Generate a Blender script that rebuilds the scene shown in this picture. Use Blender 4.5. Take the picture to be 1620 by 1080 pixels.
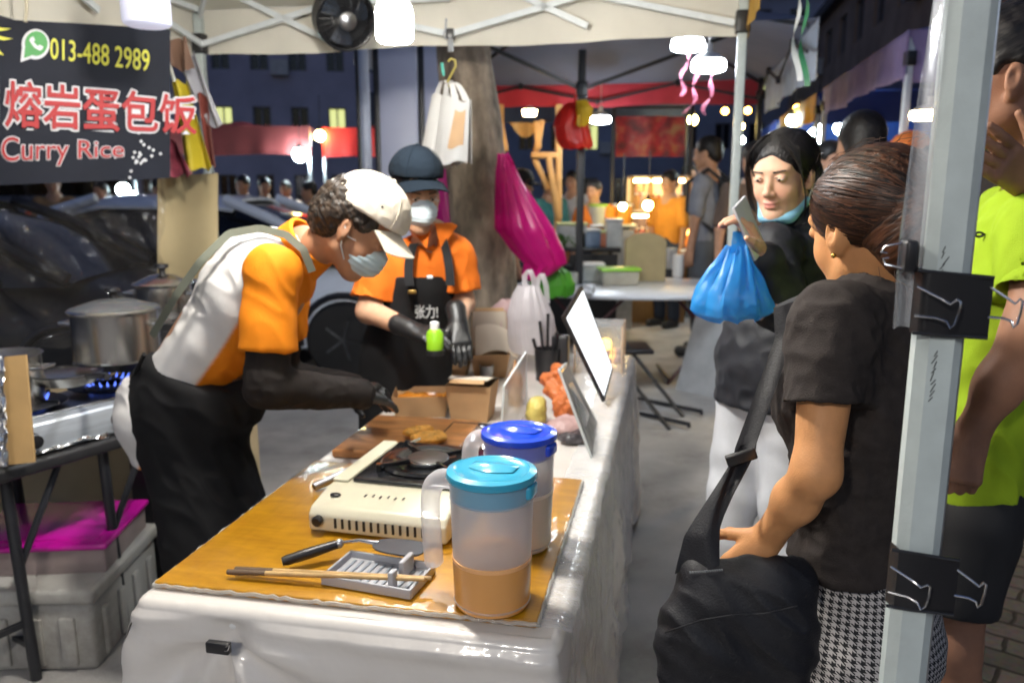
import bpy, bmesh, math, random
import numpy as np
from mathutils import Vector, Matrix

for o in list(bpy.data.objects): bpy.data.objects.remove(o)
SC = bpy.context.scene
COL = SC.collection
R_ = math.radians
random.seed(7)

# ------------------------------------------------------------------ camera
CAM_H = 1.52
FPX = 1260.0                      # focal length in pixels of the 1620 px wide photograph (28 mm on full frame)
PITCH = math.atan(240 / FPX)
cam_d = bpy.data.cameras.new('camera'); cam = bpy.data.objects.new('camera', cam_d); COL.objects.link(cam)
cam.location = (0, 0, CAM_H); cam.rotation_euler = (math.pi/2 - PITCH, 0, 0)
cam_d.sensor_width = 36; cam_d.lens = 28; cam_d.clip_start = 0.05; cam_d.clip_end = 400
cam_d.dof.use_dof = True; cam_d.dof.focus_distance = 1.15; cam_d.dof.aperture_fstop = 4.6
SC.camera = cam

# ------------------------------------------------------------------ world: night sky just after dusk
w = bpy.data.worlds.new('World'); SC.world = w; w.use_nodes = True
nt = w.node_tree; bg = nt.nodes['Background']
sky = nt.nodes.new('ShaderNodeTexSky'); sky.sky_type = 'NISHITA'; sky.sun_disc = False
sky.sun_elevation = R_(-2.5); sky.sun_rotation = R_(190)
mixc = nt.nodes.new('ShaderNodeMix'); mixc.data_type = 'RGBA'; mixc.blend_type = 'MULTIPLY'; mixc.inputs[0].default_value = 1
mixc.inputs[7].default_value = (.55, .75, 1.25, 1)
nt.links.new(sky.outputs[0], mixc.inputs[6]); nt.links.new(mixc.outputs[2], bg.inputs[0]); bg.inputs[1].default_value = 0.75
SC.view_settings.view_transform = 'Standard'; SC.view_settings.look = 'None'
SC.view_settings.exposure = 0.7; SC.view_settings.gamma = 1.0
cy = SC.cycles
cy.max_bounces = 6; cy.diffuse_bounces = 3; cy.glossy_bounces = 3; cy.transmission_bounces = 6
cy.transparent_max_bounces = 16; cy.caustics_reflective = False; cy.caustics_refractive = False
cy.sample_clamp_indirect = 2.5; cy.sample_clamp_direct = 0; cy.blur_glossy = 0.6
cy.use_denoising = True

# ------------------------------------------------------------------ picture ray -> place in the world
def ray(x, y):
    u = (x-810)/FPX; v = (y-540)/FPX; c, s = math.cos(PITCH), math.sin(PITCH)
    return np.array((u, c - v*s, -s - v*c))
def q(x, y, d):                    # the point d metres ahead
    r = ray(x, y); return r*(d/r[1]) + np.array((0, 0, CAM_H))
def g(x, y, z):                    # the point at height z
    r = ray(x, y); return r*((z-CAM_H)/r[2]) + np.array((0, 0, CAM_H))
def onplane(x, y, p0, n):
    r = ray(x, y); o = np.array((0, 0, CAM_H)); return o + r*(np.dot(np.asarray(p0)-o, n)/np.dot(r, n))
def V(*a): return np.array(a, float)
def nrm(v):
    v = np.asarray(v, float); return v/np.linalg.norm(v)

# ------------------------------------------------------------------ materials
MATS = {}
def srgb(r, g_, b):
    f = lambda c: (c/255/12.92 if c/255 <= .04045 else ((c/255+.055)/1.055)**2.4)
    return (f(r), f(g_), f(b))
def M(name, col, rough=.5, metal=0., var=.12, vs=9., bump=0., bs=60., coat=0., stretch=(1, 1, 1), emit=0., ecol=None,
      spec=.5, attr=None, see=0., transl=0., sheen=0., dirt=0., sss=0.):
    """procedural surface: colour with slow noise variation, optional fine bump, thin see-through or translucent share"""
    if name in MATS: return MATS[name]
    m = bpy.data.materials.new(name); m.use_nodes = True; MATS[name] = m
    t = m.node_tree; N = t.nodes.new; L = t.links.new
    b = t.nodes['Principled BSDF']; out = t.nodes['Material Output']
    b.inputs['Roughness'].default_value = rough; b.inputs['Metallic'].default_value = metal
    b.inputs['Specular IOR Level'].default_value = spec
    b.inputs['Coat Weight'].default_value = coat; b.inputs['Coat Roughness'].default_value = .08
    if sheen: b.inputs['Sheen Weight'].default_value = sheen
    if sss:
        b.inputs['Subsurface Weight'].default_value = sss; b.inputs['Subsurface Radius'].default_value = (.012, .005, .003)
        b.inputs['Subsurface Scale'].default_value = 1.
    tc = N('ShaderNodeTexCoord'); mp = N('ShaderNodeMapping'); mp.inputs['Scale'].default_value = stretch
    L(tc.outputs['Object'], mp.inputs['Vector'])
    nz = N('ShaderNodeTexNoise'); nz.inputs['Scale'].default_value = vs; nz.inputs['Detail'].default_value = 5
    L(mp.outputs[0], nz.inputs['Vector'])
    mr = N('ShaderNodeMapRange'); mr.inputs['From Min'].default_value = .3; mr.inputs['From Max'].default_value = .7
    mr.inputs['To Min'].default_value = max(.02, 1-var); mr.inputs['To Max'].default_value = 1+var
    L(nz.outputs['Fac'], mr.inputs['Value'])
    hs = N('ShaderNodeMix'); hs.data_type = 'RGBA'; hs.blend_type = 'MULTIPLY'; hs.inputs[0].default_value = 1
    cb = N('ShaderNodeCombineColor')
    for i in range(3): L(mr.outputs[0], cb.inputs[i])
    if attr:
        at = N('ShaderNodeAttribute'); at.attribute_name = attr; L(at.outputs['Color'], hs.inputs[6])
    else:
        hs.inputs[6].default_value = (*col, 1)
    L(cb.outputs[0], hs.inputs[7])
    csock = hs.outputs[2]
    if dirt:
        n2 = N('ShaderNodeTexNoise'); n2.inputs['Scale'].default_value = 2.3; n2.inputs['Detail'].default_value = 9; n2.inputs['Roughness'].default_value = .7
        L(tc.outputs['Object'], n2.inputs['Vector'])
        m2 = N('ShaderNodeMapRange'); m2.inputs['From Min'].default_value = .5; m2.inputs['From Max'].default_value = .72
        m2.inputs['To Min'].default_value = 0; m2.inputs['To Max'].default_value = dirt; L(n2.outputs['Fac'], m2.inputs['Value'])
        dm = N('ShaderNodeMix'); dm.data_type = 'RGBA'; dm.inputs[7].default_value = (.07, .05, .035, 1)
        L(m2.outputs[0], dm.inputs[0]); L(csock, dm.inputs[6]); csock = dm.outputs[2]
    L(csock, b.inputs['Base Color'])
    nrm_sock = None
    if bump:
        bn = N('ShaderNodeTexNoise'); bn.inputs['Scale'].default_value = bs; bn.inputs['Detail'].default_value = 3
        L(mp.outputs[0], bn.inputs['Vector'])
        bp = N('ShaderNodeBump'); bp.inputs['Strength'].default_value = min(1, bump); bp.inputs['Distance'].default_value = .004*max(1, bump)
        L(bn.outputs['Fac'], bp.inputs['Height']); nrm_sock = bp.outputs[0]
        L(nrm_sock, b.inputs['Normal']); L(nrm_sock, b.inputs['Coat Normal'])
    if emit:
        b.inputs['Emission Color'].default_value = (*(ecol or col), 1); b.inputs['Emission Strength'].default_value = emit
    sh = b.outputs[0]
    if transl:
        tr = N('ShaderNodeBsdfTranslucent'); L(csock, tr.inputs['Color'])
        mx = N('ShaderNodeMixShader'); mx.inputs[0].default_value = transl
        L(sh, mx.inputs[1]); L(tr.outputs[0], mx.inputs[2]); sh = mx.outputs[0]
    if see:
        tr = N('ShaderNodeBsdfTransparent')
        lw = N('ShaderNodeLayerWeight'); lw.inputs['Blend'].default_value = .25
        if nrm_sock: L(nrm_sock, lw.inputs['Normal'])
        mm = N('ShaderNodeMath'); mm.operation = 'MULTIPLY_ADD'; mm.inputs[1].default_value = -.75*see; mm.inputs[2].default_value = see
        L(lw.outputs['Facing'], mm.inputs[0])
        mx = N('ShaderNodeMixShader'); L(mm.outputs[0], mx.inputs[0])
        L(sh, mx.inputs[1]); L(tr.outputs[0], mx.inputs[2]); sh = mx.outputs[0]
    L(sh, out.inputs['Surface'])
    return m

# ------------------------------------------------------------------ objects
def tag(o, label=None, cat=None, group=None, kind=None):
    if label: o['label'] = label
    if cat: o['category'] = cat
    if group: o['group'] = group
    if kind: o['kind'] = kind
    return o
def root(name, loc, label, cat, group=None, rz=0.):
    o = bpy.data.objects.new(name, None); COL.objects.link(o); o.empty_display_size = .05
    o.location = tuple(float(c) for c in loc); o.rotation_euler = (0, 0, rz)
    return tag(o, label, cat, group)
def link(name, me, parent=None):
    o = bpy.data.objects.new(name, me); COL.objects.link(o)
    if parent is not None: o.parent = parent
    return o
def top(o):
    while o.parent: o = o.parent
    return o
def dup(src, loc, rz=None, label=None, scale=None):
    r = src.copy(); COL.objects.link(r); r.location = tuple(float(c) for c in loc)
    if rz is not None: r.rotation_euler = (0, 0, rz)
    if scale: r.scale = scale if not isinstance(scale, (int, float)) else (scale,)*3
    if label: r['label'] = label
    for ch in list(src.children):
        c = ch.copy(); COL.objects.link(c); c.parent = r
        for gch in list(ch.children):
            d = gch.copy(); COL.objects.link(d); d.parent = c
    return r

class B:
    """collects shapes; .obj() links them as one mesh object"""
    def __init__(s): s.v = []; s.f = []; s.off = None
    def add(s, v, f):
        n = len(s.v); s.v += [tuple(map(float, p)) for p in v]; s.f += [tuple(i+n for i in q_) for q_ in f]; return s
    def box(s, c, size, rz=0., bev=0., M3=None):
        bm = bmesh.new(); bmesh.ops.create_cube(bm, size=1)
        for v in bm.verts: v.co = Vector((v.co.x*size[0], v.co.y*size[1], v.co.z*size[2]))
        if bev: bmesh.ops.bevel(bm, geom=bm.edges[:], offset=bev, segments=3, affect='EDGES', profile=.5)
        bm.verts.index_update()
        rot = M3 if M3 is not None else Matrix.Rotation(rz, 3, 'Z')
        s.add([Vector(c) + rot @ v.co for v in bm.verts], [[v.index for v in f.verts] for f in bm.faces]); bm.free(); return s
    def bar(s, a, b, w_, t_, side=(0, 0, 1), bev=0.):
        a, b = Vector(a), Vector(b); d = (b-a); L_ = d.length; d.normalize(); sd = Vector(side)
        if abs(d.dot(sd)) > .98: sd = Vector((1, 0, 0)) if abs(d.x) < .9 else Vector((0, 1, 0))
        n = d.cross(sd).normalized(); sd = n.cross(d).normalized()
        m3 = Matrix((n, sd, d)).transposed()
        return s.box((a+b)/2, (w_, t_, L_), M3=m3, bev=bev)
    def tube(s, pts, r, seg=10, cap=True):
        pts = [Vector(tuple(map(float, p))) for p in pts]; n = len(pts)
        rs = r if isinstance(r, (list, tuple)) else [r]*n
        base = []; prev = None
        for i, p in enumerate(pts):
            d = (pts[min(i+1, n-1)] - pts[max(i-1, 0)]).normalized()
            if prev is None:
                a = d.cross(Vector((0, 0, 1)))
                if a.length < .05: a = d.cross(Vector((1, 0, 0)))
            else: a = prev - d*prev.dot(d)
            a.normalize(); prev = a; b_ = d.cross(a)
            base.append([p + (a*math.cos(2*math.pi*k/seg) + b_*math.sin(2*math.pi*k/seg))*rs[i] for k in range(seg)])
        vs = [v for ring in base for v in ring]
        fs = [(i*seg+k, i*seg+(k+1) % seg, (i+1)*seg+(k+1) % seg, (i+1)*seg+k) for i in range(n-1) for k in range(seg)]
        if cap: fs += [tuple(reversed(range(seg))), tuple((n-1)*seg+k for k in range(seg))]
        return s.add(vs, fs)
    def lathe(s, prof, c=(0, 0, 0), seg=32, ax=None, sx=1., sy=1.):
        """profile of (r, z); ax: 3x3 matrix"""
        vs = []; fs = []; n = len(prof)
        for r, z in prof:
            for k in range(seg):
                p = Vector((r*math.cos(2*math.pi*k/seg)*sx, r*math.sin(2*math.pi*k/seg)*sy, z))
                if ax is not None: p = ax @ p
                vs.append(Vector(c)+p)
        for i in range(n-1):
            for k in range(seg):
                fs.append((i*seg+k, i*seg+(k+1) % seg, (i+1)*seg+(k+1) % seg, (i+1)*seg+k))
        if prof[0][0] > 1e-5: fs.append(tuple(reversed(range(seg))))
        if prof[-1][0] > 1e-5: fs.append(tuple((n-1)*seg+k for k in range(seg)))
        return s.add(vs, fs)
    def grid(s, fn, nu, nv, thick=0.):
        """fn(u, v) -> point for u, v in 0..1; thick gives the sheet a back face"""
        P = np.array([[fn(i/nu, j/nv) for j in range(nv+1)] for i in range(nu+1)], float)
        W = nv+1; idx = lambda i, j: i*W+j
        fs = [(idx(i, j), idx(i+1, j), idx(i+1, j+1), idx(i, j+1)) for i in range(nu) for j in range(nv)]
        if not thick: return s.add(P.reshape(-1, 3), fs)
        du = np.gradient(P, axis=0); dv = np.gradient(P, axis=1); n = np.cross(du, dv)
        n /= np.maximum(1e-9, np.linalg.norm(n, axis=2, keepdims=True))
        Q = P - n*thick; K = (nu+1)*W
        fs2 = [tuple(reversed([a+K for a in f])) for f in fs]
        rim = []
        for i in range(nu):
            rim += [(idx(i+1, 0), idx(i, 0), idx(i, 0)+K, idx(i+1, 0)+K), (idx(i, nv), idx(i+1, nv), idx(i+1, nv)+K, idx(i, nv)+K)]
        for j in range(nv):
            rim += [(idx(0, j), idx(0, j+1), idx(0, j+1)+K, idx(0, j)+K), (idx(nu, j+1), idx(nu, j), idx(nu, j)+K, idx(nu, j+1)+K)]
        return s.add(np.concatenate([P.reshape(-1, 3), Q.reshape(-1, 3)]), fs+fs2+rim)
    def prism(s, poly, thick, o, ux, uy):
        """outline poly (x, y) in the frame o, ux, uy, extruded by thick along ux x uy"""
        o, ux, uy = V(*o), V(*ux), V(*uy); n = np.cross(ux, uy); n /= np.linalg.norm(n); k = len(poly)
        a = [o+ux*x+uy*y for x, y in poly]; b_ = [p+n*thick for p in a]
        return s.add(a+b_, [tuple(reversed(range(k))), tuple(range(k, 2*k))] + [(i, (i+1) % k, (i+1) % k+k, i+k) for i in range(k)])
    def sphere(s, c, r, seg=16, ring=10):
        rr = r if isinstance(r, (tuple, list)) else (r, r, r)
        pr = [(math.sin(math.pi*i/ring), -math.cos(math.pi*i/ring)) for i in range(ring+1)]
        vs = [V(*c)+V(a*math.cos(2*math.pi*k/seg)*rr[0], a*math.sin(2*math.pi*k/seg)*rr[1], z*rr[2]) for a, z in pr for k in range(seg)]
        return s.add(vs, [(i*seg+k, i*seg+(k+1) % seg, (i+1)*seg+(k+1) % seg, (i+1)*seg+k) for i in range(ring) for k in range(seg)])
    def mesh(s, name, mats, smooth=True, off=None, ang=40):
        me = bpy.data.meshes.new(name)
        v = s.v if off is None else [(p[0]-off[0], p[1]-off[1], p[2]-off[2]) for p in s.v]
        me.from_pydata(v, [], s.f); me.validate()
        bm = bmesh.new(); bm.from_mesh(me); bmesh.ops.remove_doubles(bm, verts=bm.verts, dist=1e-6)
        bmesh.ops.recalc_face_normals(bm, faces=bm.faces)
        bm.to_mesh(me); bm.free()
        for m in (mats if isinstance(mats, (list, tuple)) else [mats]): me.materials.append(m)
        if smooth:
            me.polygons.foreach_set('use_smooth', [True]*len(me.polygons)); me.set_sharp_from_angle(angle=R_(ang))
        return me
    def obj(s, name, mat, parent=None, smooth=True, world=False, ang=40):
        off = None
        if world and parent is not None: off = tuple(top(parent).location)
        return link(name, s.mesh(name, mat, smooth, off, ang), parent)

# ------------------------------------------------------------------ lettering
def text_layout(body, offset=0., shear=0.):
    """outlines of the lettering, each outer contour filled with its own holes so that overlapping strokes stay solid"""
    from mathutils.geometry import tessellate_polygon, interpolate_bezier
    cu = bpy.data.curves.new('lettering', 'FONT'); cu.body = body; cu.size = 1
    o = bpy.data.objects.new('lettering', cu); COL.objects.link(o)
    dg = bpy.context.evaluated_depsgraph_get(); c = o.to_curve(dg); loops = []
    for sp in c.splines:
        pts = []; bp = sp.bezier_points; n = len(bp)
        for i in range(n):
            a_, b_ = bp[i], bp[(i+1) % n]; seg = interpolate_bezier(a_.co, a_.handle_right, b_.handle_left, b_.co, 5)
            pts += [(p.x, p.y) for p in seg[:-1]]
        P = [pts[0]]
        for p in pts[1:]:
            if math.hypot(p[0]-P[-1][0], p[1]-P[-1][1]) > 1e-4: P.append(p)
        if math.hypot(P[0][0]-P[-1][0], P[0][1]-P[-1][1]) < 1e-4: P.pop()
        if len(P) > 2: loops.append(np.array(P))
    o.to_curve_clear(); bpy.data.objects.remove(o); bpy.data.curves.remove(cu)
    area = lambda P: .5*float(np.sum(P[:, 0]*np.roll(P[:, 1], -1)-np.roll(P[:, 0], -1)*P[:, 1]))
    ar = [area(P) for P in loops]; sgn = 1 if ar[int(np.argmax(np.abs(ar)))] > 0 else -1
    def off(P):
        if not offset: return P
        e = np.roll(P, -1, 0)-P; n = np.stack([e[:, 1], -e[:, 0]], 1)*sgn; n /= np.maximum(1e-9, np.linalg.norm(n, axis=1, keepdims=True))
        m = n+np.roll(n, 1, 0); l = np.linalg.norm(m, axis=1, keepdims=True); m = m/np.maximum(.8, l)
        return P+m*offset*np.minimum(1.25, 1/np.maximum(.5, l/2))
    def inside(p, P):
        x, y = p; c_ = False; j = len(P)-1
        for i in range(len(P)):
            if (P[i][1] > y) != (P[j][1] > y) and x < (P[j][0]-P[i][0])*(y-P[i][1])/(P[j][1]-P[i][1])+P[i][0]: c_ = not c_
            j = i
        return c_
    outer = [i for i in range(len(loops)) if ar[i]*sgn > 0]; holes = [i for i in range(len(loops)) if ar[i]*sgn < 0]; own = {i: [] for i in outer}
    for h in holes:
        c_ = [i for i in outer if inside(loops[h][0], loops[i])]
        if c_: own[min(c_, key=lambda i: abs(ar[i]))].append(h)
    V_ = []; F_ = []
    for i in outer:
        H_ = [off(loops[h]) for h in own[i] if abs(ar[h]) > .0004 and (not offset or abs(ar[h]) > offset*.12)]
        Ls = [off(loops[i])]+H_; k = len(V_)
        tri = tessellate_polygon([[Vector((*p, 0)) for p in L_] for L_ in Ls]); V_ += [(*p, 0.) for L_ in Ls for p in L_]
        F_ += [tuple(t_+k for t_ in t) for t in tri]
    return np.array(V_), F_
def text_mesh(b, body, mapf, offset=0., shear=0., ref=None):
    """adds lettering to builder b; mapf(x01, y01) -> point; ref: (v) whose box is taken as 0..1"""
    v, f = text_layout(body, offset)
    r = ref if ref is not None else v
    lo, hi = r[:, :2].min(0), r[:, :2].max(0)
    b.add([mapf((p[0]-lo[0])/(hi[0]-lo[0]), (p[1]-lo[1])/(hi[1]-lo[1])) for p in v], f)
    return v
# ------------------------------------------------------------------ sculpting: smooth unions of tapered limbs, meshed by surface nets
_rng = np.random.RandomState(3)
_LAT = _rng.rand(32, 32, 32)
def vnoise(p):
    p = np.asarray(p, float); i = np.floor(p).astype(int); f = p-i; f = f*f*(3-2*f); r = 0
    for dx in (0, 1):
        for dy in (0, 1):
            for dz in (0, 1):
                wgt = (f[:, 0] if dx else 1-f[:, 0])*(f[:, 1] if dy else 1-f[:, 1])*(f[:, 2] if dz else 1-f[:, 2])
                r = r + wgt*_LAT[(i[:, 0]+dx) % 32, (i[:, 1]+dy) % 32, (i[:, 2]+dz) % 32]
    return r*2-1

class S:
    def __init__(s): s.ops = []
    def cone(s, a, b, ra, rb=None, k=.02, flat=None, fac=1., mode='u'):
        a, b = V(*a), V(*b); rb = ra if rb is None else rb; r = max(ra, rb)*(1 if fac >= 1 else 1/fac)
        s.ops.append((mode, 'c', (a, b, ra, rb, None if flat is None else nrm(flat), fac), k, np.minimum(a, b)-r, np.maximum(a, b)+r)); return s
    def chain(s, pts, rs, k=.02, **kw):
        for i in range(len(pts)-1): s.cone(pts[i], pts[i+1], rs[i], rs[i+1], k, **kw)
        return s
    def ell(s, c, rad, ax=None, k=.02, mode='u'):
        """ax: three orthonormal axes as rows"""
        c = V(*c); ax = np.eye(3) if ax is None else np.asarray(ax); rm = max(rad)
        s.ops.append((mode, 'e', (c, V(*rad), ax), k, c-rm, c+rm)); return s
    def ball(s, c, r, k=.02, mode='u'): return s.ell(c, (r, r, r), None, k, mode)
    def box(s, c, half, ax=None, r=.01, k=.01, mode='u'):
        c = V(*c); ax = np.eye(3) if ax is None else np.asarray(ax); rm = float(np.linalg.norm(half))
        s.ops.append((mode, 'b', (c, V(*half), ax, r), k, c-rm, c+rm)); return s
    def cut(s, p, n, k=.004):
        """removes what lies on the side n points to"""
        s.ops.append(('p', 'p', (V(*p), nrm(n)), k, None, None)); return s
    def mesh(s, h):
        us = [o for o in s.ops if o[0] == 'u']
        lo = np.min([o[4] for o in us], 0)-3*h; hi = np.max([o[5] for o in us], 0)+3*h
        n = np.ceil((hi-lo)/h).astype(int)+1
        X = [(lo[i]+h*np.arange(n[i])).astype(np.float32) for i in range(3)]
        D = np.full(tuple(n), 1., np.float32)
        for mode, kind, a, k, blo, bhi in s.ops:
            if kind == 'p':
                p0, nn = a
                d = ((X[0]-p0[0])*nn[0])[:, None, None]+((X[1]-p0[1])*nn[1])[None, :, None]+((X[2]-p0[2])*nn[2])[None, None, :]
                D = smax(D, d, k); continue
            m = k+2.5*h
            i0 = np.clip(np.floor((blo-m-lo)/h).astype(int), 0, n-1); i1 = np.clip(np.ceil((bhi+m-lo)/h).astype(int)+1, 1, n)
            if np.any(i1 <= i0): continue
            x = X[0][i0[0]:i1[0], None, None]; y = X[1][None, i0[1]:i1[1], None]; z = X[2][None, None, i0[2]:i1[2]]
            if kind == 'c':
                A, Bq, ra, rb, fl, fac = a; ba = Bq-A; l2 = max(1e-9, float(ba @ ba))
                px, py, pz = x-A[0], y-A[1], z-A[2]
                t = np.clip((px*ba[0]+py*ba[1]+pz*ba[2])/l2, 0, 1)
                qx, qy, qz = px-t*ba[0], py-t*ba[1], pz-t*ba[2]
                d2 = qx*qx+qy*qy+qz*qz
                if fl is not None:
                    c_ = qx*fl[0]+qy*fl[1]+qz*fl[2]; d2 = d2+c_*c_*(fac*fac-1)
                d = np.sqrt(d2)-(ra+(rb-ra)*t)
                if fac > 1.3: d = d/math.sqrt(fac)
            elif kind == 'e':
                c, rad, ax = a; px, py, pz = x-c[0], y-c[1], z-c[2]; k0 = 0; k1 = 0
                for i in range(3):
                    e = (px*ax[i][0]+py*ax[i][1]+pz*ax[i][2])/rad[i]; k0 = k0+e*e; k1 = k1+(e/rad[i])**2
                k0 = np.sqrt(k0); d = k0*(k0-1)/np.maximum(1e-6, np.sqrt(k1))
                d = np.where(k0 < .05, -min(rad), d)
            else:
                c, half, ax, r = a; px, py, pz = x-c[0], y-c[1], z-c[2]
                e = [np.abs(px*ax[i][0]+py*ax[i][1]+pz*ax[i][2])-(half[i]-r) for i in range(3)]
                d = np.sqrt(sum(np.maximum(w_, 0)**2 for w_ in e))+np.minimum(np.maximum(np.maximum(e[0], e[1]), e[2]), 0)-r
            d = d.astype(np.float32)
            sl = (slice(i0[0], i1[0]), slice(i0[1], i1[1]), slice(i0[2], i1[2])); c_ = D[sl]
            if mode == 'u': D[sl] = smin(c_, d, k)
            elif mode == 's': D[sl] = smax(c_, -d, k)
        return nets(D, lo, h)
def smin(a, b, k):
    if k <= 0: return np.minimum(a, b)
    hh = np.maximum(k-np.abs(a-b), 0)/k; return np.minimum(a, b)-hh*hh*k*.25
def smax(a, b, k):
    if k <= 0: return np.maximum(a, b)
    hh = np.maximum(k-np.abs(a-b), 0)/k; return np.maximum(a, b)+hh*hh*k*.25
def nets(D, lo, h):
    Sg = D < 0; n = np.array(D.shape); cnt = np.zeros(tuple(n-1), np.int8)
    cor = [(a, b, c) for a in (0, 1) for b in (0, 1) for c in (0, 1)]
    for a, b, c in cor: cnt += Sg[a:n[0]-1+a, b:n[1]-1+b, c:n[2]-1+c]
    I = np.argwhere((cnt > 0) & (cnt < 8)); idm = np.full(tuple(n-1), -1, np.int64); idm[tuple(I.T)] = np.arange(len(I))
    cv = np.stack([D[I[:, 0]+a, I[:, 1]+b, I[:, 2]+c] for a, b, c in cor], 1)
    P = np.zeros((len(I), 3)); K = np.zeros(len(I))
    for i in range(8):
        for j in range(i+1, 8):
            if sum(abs(cor[i][e]-cor[j][e]) for e in range(3)) != 1: continue
            x = (cv[:, i] < 0) != (cv[:, j] < 0); t = np.where(x, cv[:, i]/np.where(x, cv[:, i]-cv[:, j], 1), 0)
            P += x[:, None]*(np.array(cor[i])+t[:, None]*(np.array(cor[j])-np.array(cor[i]))); K += x
    P = lo+h*(I+P/K[:, None]); Fq = []
    for ax in range(3):
        u, v = (ax+1) % 3, (ax+2) % 3
        s0 = [slice(None)]*3; s1 = [slice(None)]*3; s0[ax] = slice(0, -1); s1[ax] = slice(1, None)
        e = np.argwhere(Sg[tuple(s0)] != Sg[tuple(s1)]); e = e[(e[:, u] > 0) & (e[:, v] > 0) & (e[:, u] < n[u]-1) & (e[:, v] < n[v]-1)]
        ins = Sg[tuple(e.T)]
        def cell(du, dv):
            c = e.copy(); c[:, u] -= du; c[:, v] -= dv; return idm[tuple(c.T)]
        f = np.stack([cell(1, 1), cell(0, 1), cell(0, 0), cell(1, 0)], 1); f[~ins] = f[~ins][:, ::-1]
        Fq.append(f)
    return P, np.concatenate(Fq)
def vnormals(P, Fq):
    n = np.cross(P[Fq[:, 2]]-P[Fq[:, 0]], P[Fq[:, 3]]-P[Fq[:, 1]]); N = np.zeros_like(P)
    for i in range(4): np.add.at(N, Fq[:, i], n)
    return N/np.maximum(1e-12, np.linalg.norm(N, axis=1, keepdims=True))
def relax(P, Fq, it=2, lam=.5):
    E_ = np.concatenate([Fq[:, [i, (i+1) % 4]] for i in range(4)])
    for _ in range(it):
        A = np.zeros_like(P); c = np.zeros(len(P)); np.add.at(A, E_[:, 0], P[E_[:, 1]]); np.add.at(A, E_[:, 1], P[E_[:, 0]])
        np.add.at(c, E_[:, 0], 1); np.add.at(c, E_[:, 1], 1); P = P+lam*(A/np.maximum(1, c)[:, None]-P)
    return P
def folds(P, Fq, amp, terms):
    """pushes cloth in and out along its normals; terms: (direction scale matrix rows), each row = frequency vector"""
    N = vnormals(P, Fq); d = np.zeros(len(P))
    for i, (wgt, rows) in enumerate(terms):
        n = vnoise(P @ np.asarray(rows, float).T+17.3)
        d += wgt*(n if i == 0 else 1.5*(.35-np.abs(n)))
    return P+N*(amp*d)[:, None]
def npmesh(name, parts, mats, parent=None, world=True, cols=None, attrs=None):
    """parts: list of (P, F); cols: function(P)->(n,3) colours; attrs: {name: function(P)->(n,3)}"""
    P = []; Fq = []; n = 0
    for p, f in parts: P.append(p); Fq.append(f+n); n += len(p)
    P = np.concatenate(P); Fq = np.concatenate(Fq); W = P.copy()
    if world and parent is not None: P = P-np.array(top(parent).location)
    me = bpy.data.meshes.new(name); me.vertices.add(len(P)); me.vertices.foreach_set('co', P.astype(np.float32).ravel())
    me.loops.add(len(Fq)*4); me.loops.foreach_set('vertex_index', Fq.astype(np.int32).ravel())
    me.polygons.add(len(Fq)); me.polygons.foreach_set('loop_start', np.arange(0, len(Fq)*4, 4, dtype=np.int32))
    me.polygons.foreach_set('use_smooth', np.ones(len(Fq), bool))
    me.update(calc_edges=True); me.validate()
    if cols is not None:
        a = me.color_attributes.new('tint', 'FLOAT_COLOR', 'POINT'); c = np.ones((len(P), 4), np.float32); c[:, :3] = cols(W)
        a.data.foreach_set('color', c.ravel())
    for k_, fn in (attrs or {}).items():
        a = me.attributes.new(k_, 'FLOAT_VECTOR', 'POINT'); a.data.foreach_set('vector', fn(W).astype(np.float32).ravel())
    for m in (mats if isinstance(mats, (list, tuple)) else [mats]): me.materials.append(m)
    return link(name, me, parent)

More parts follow.
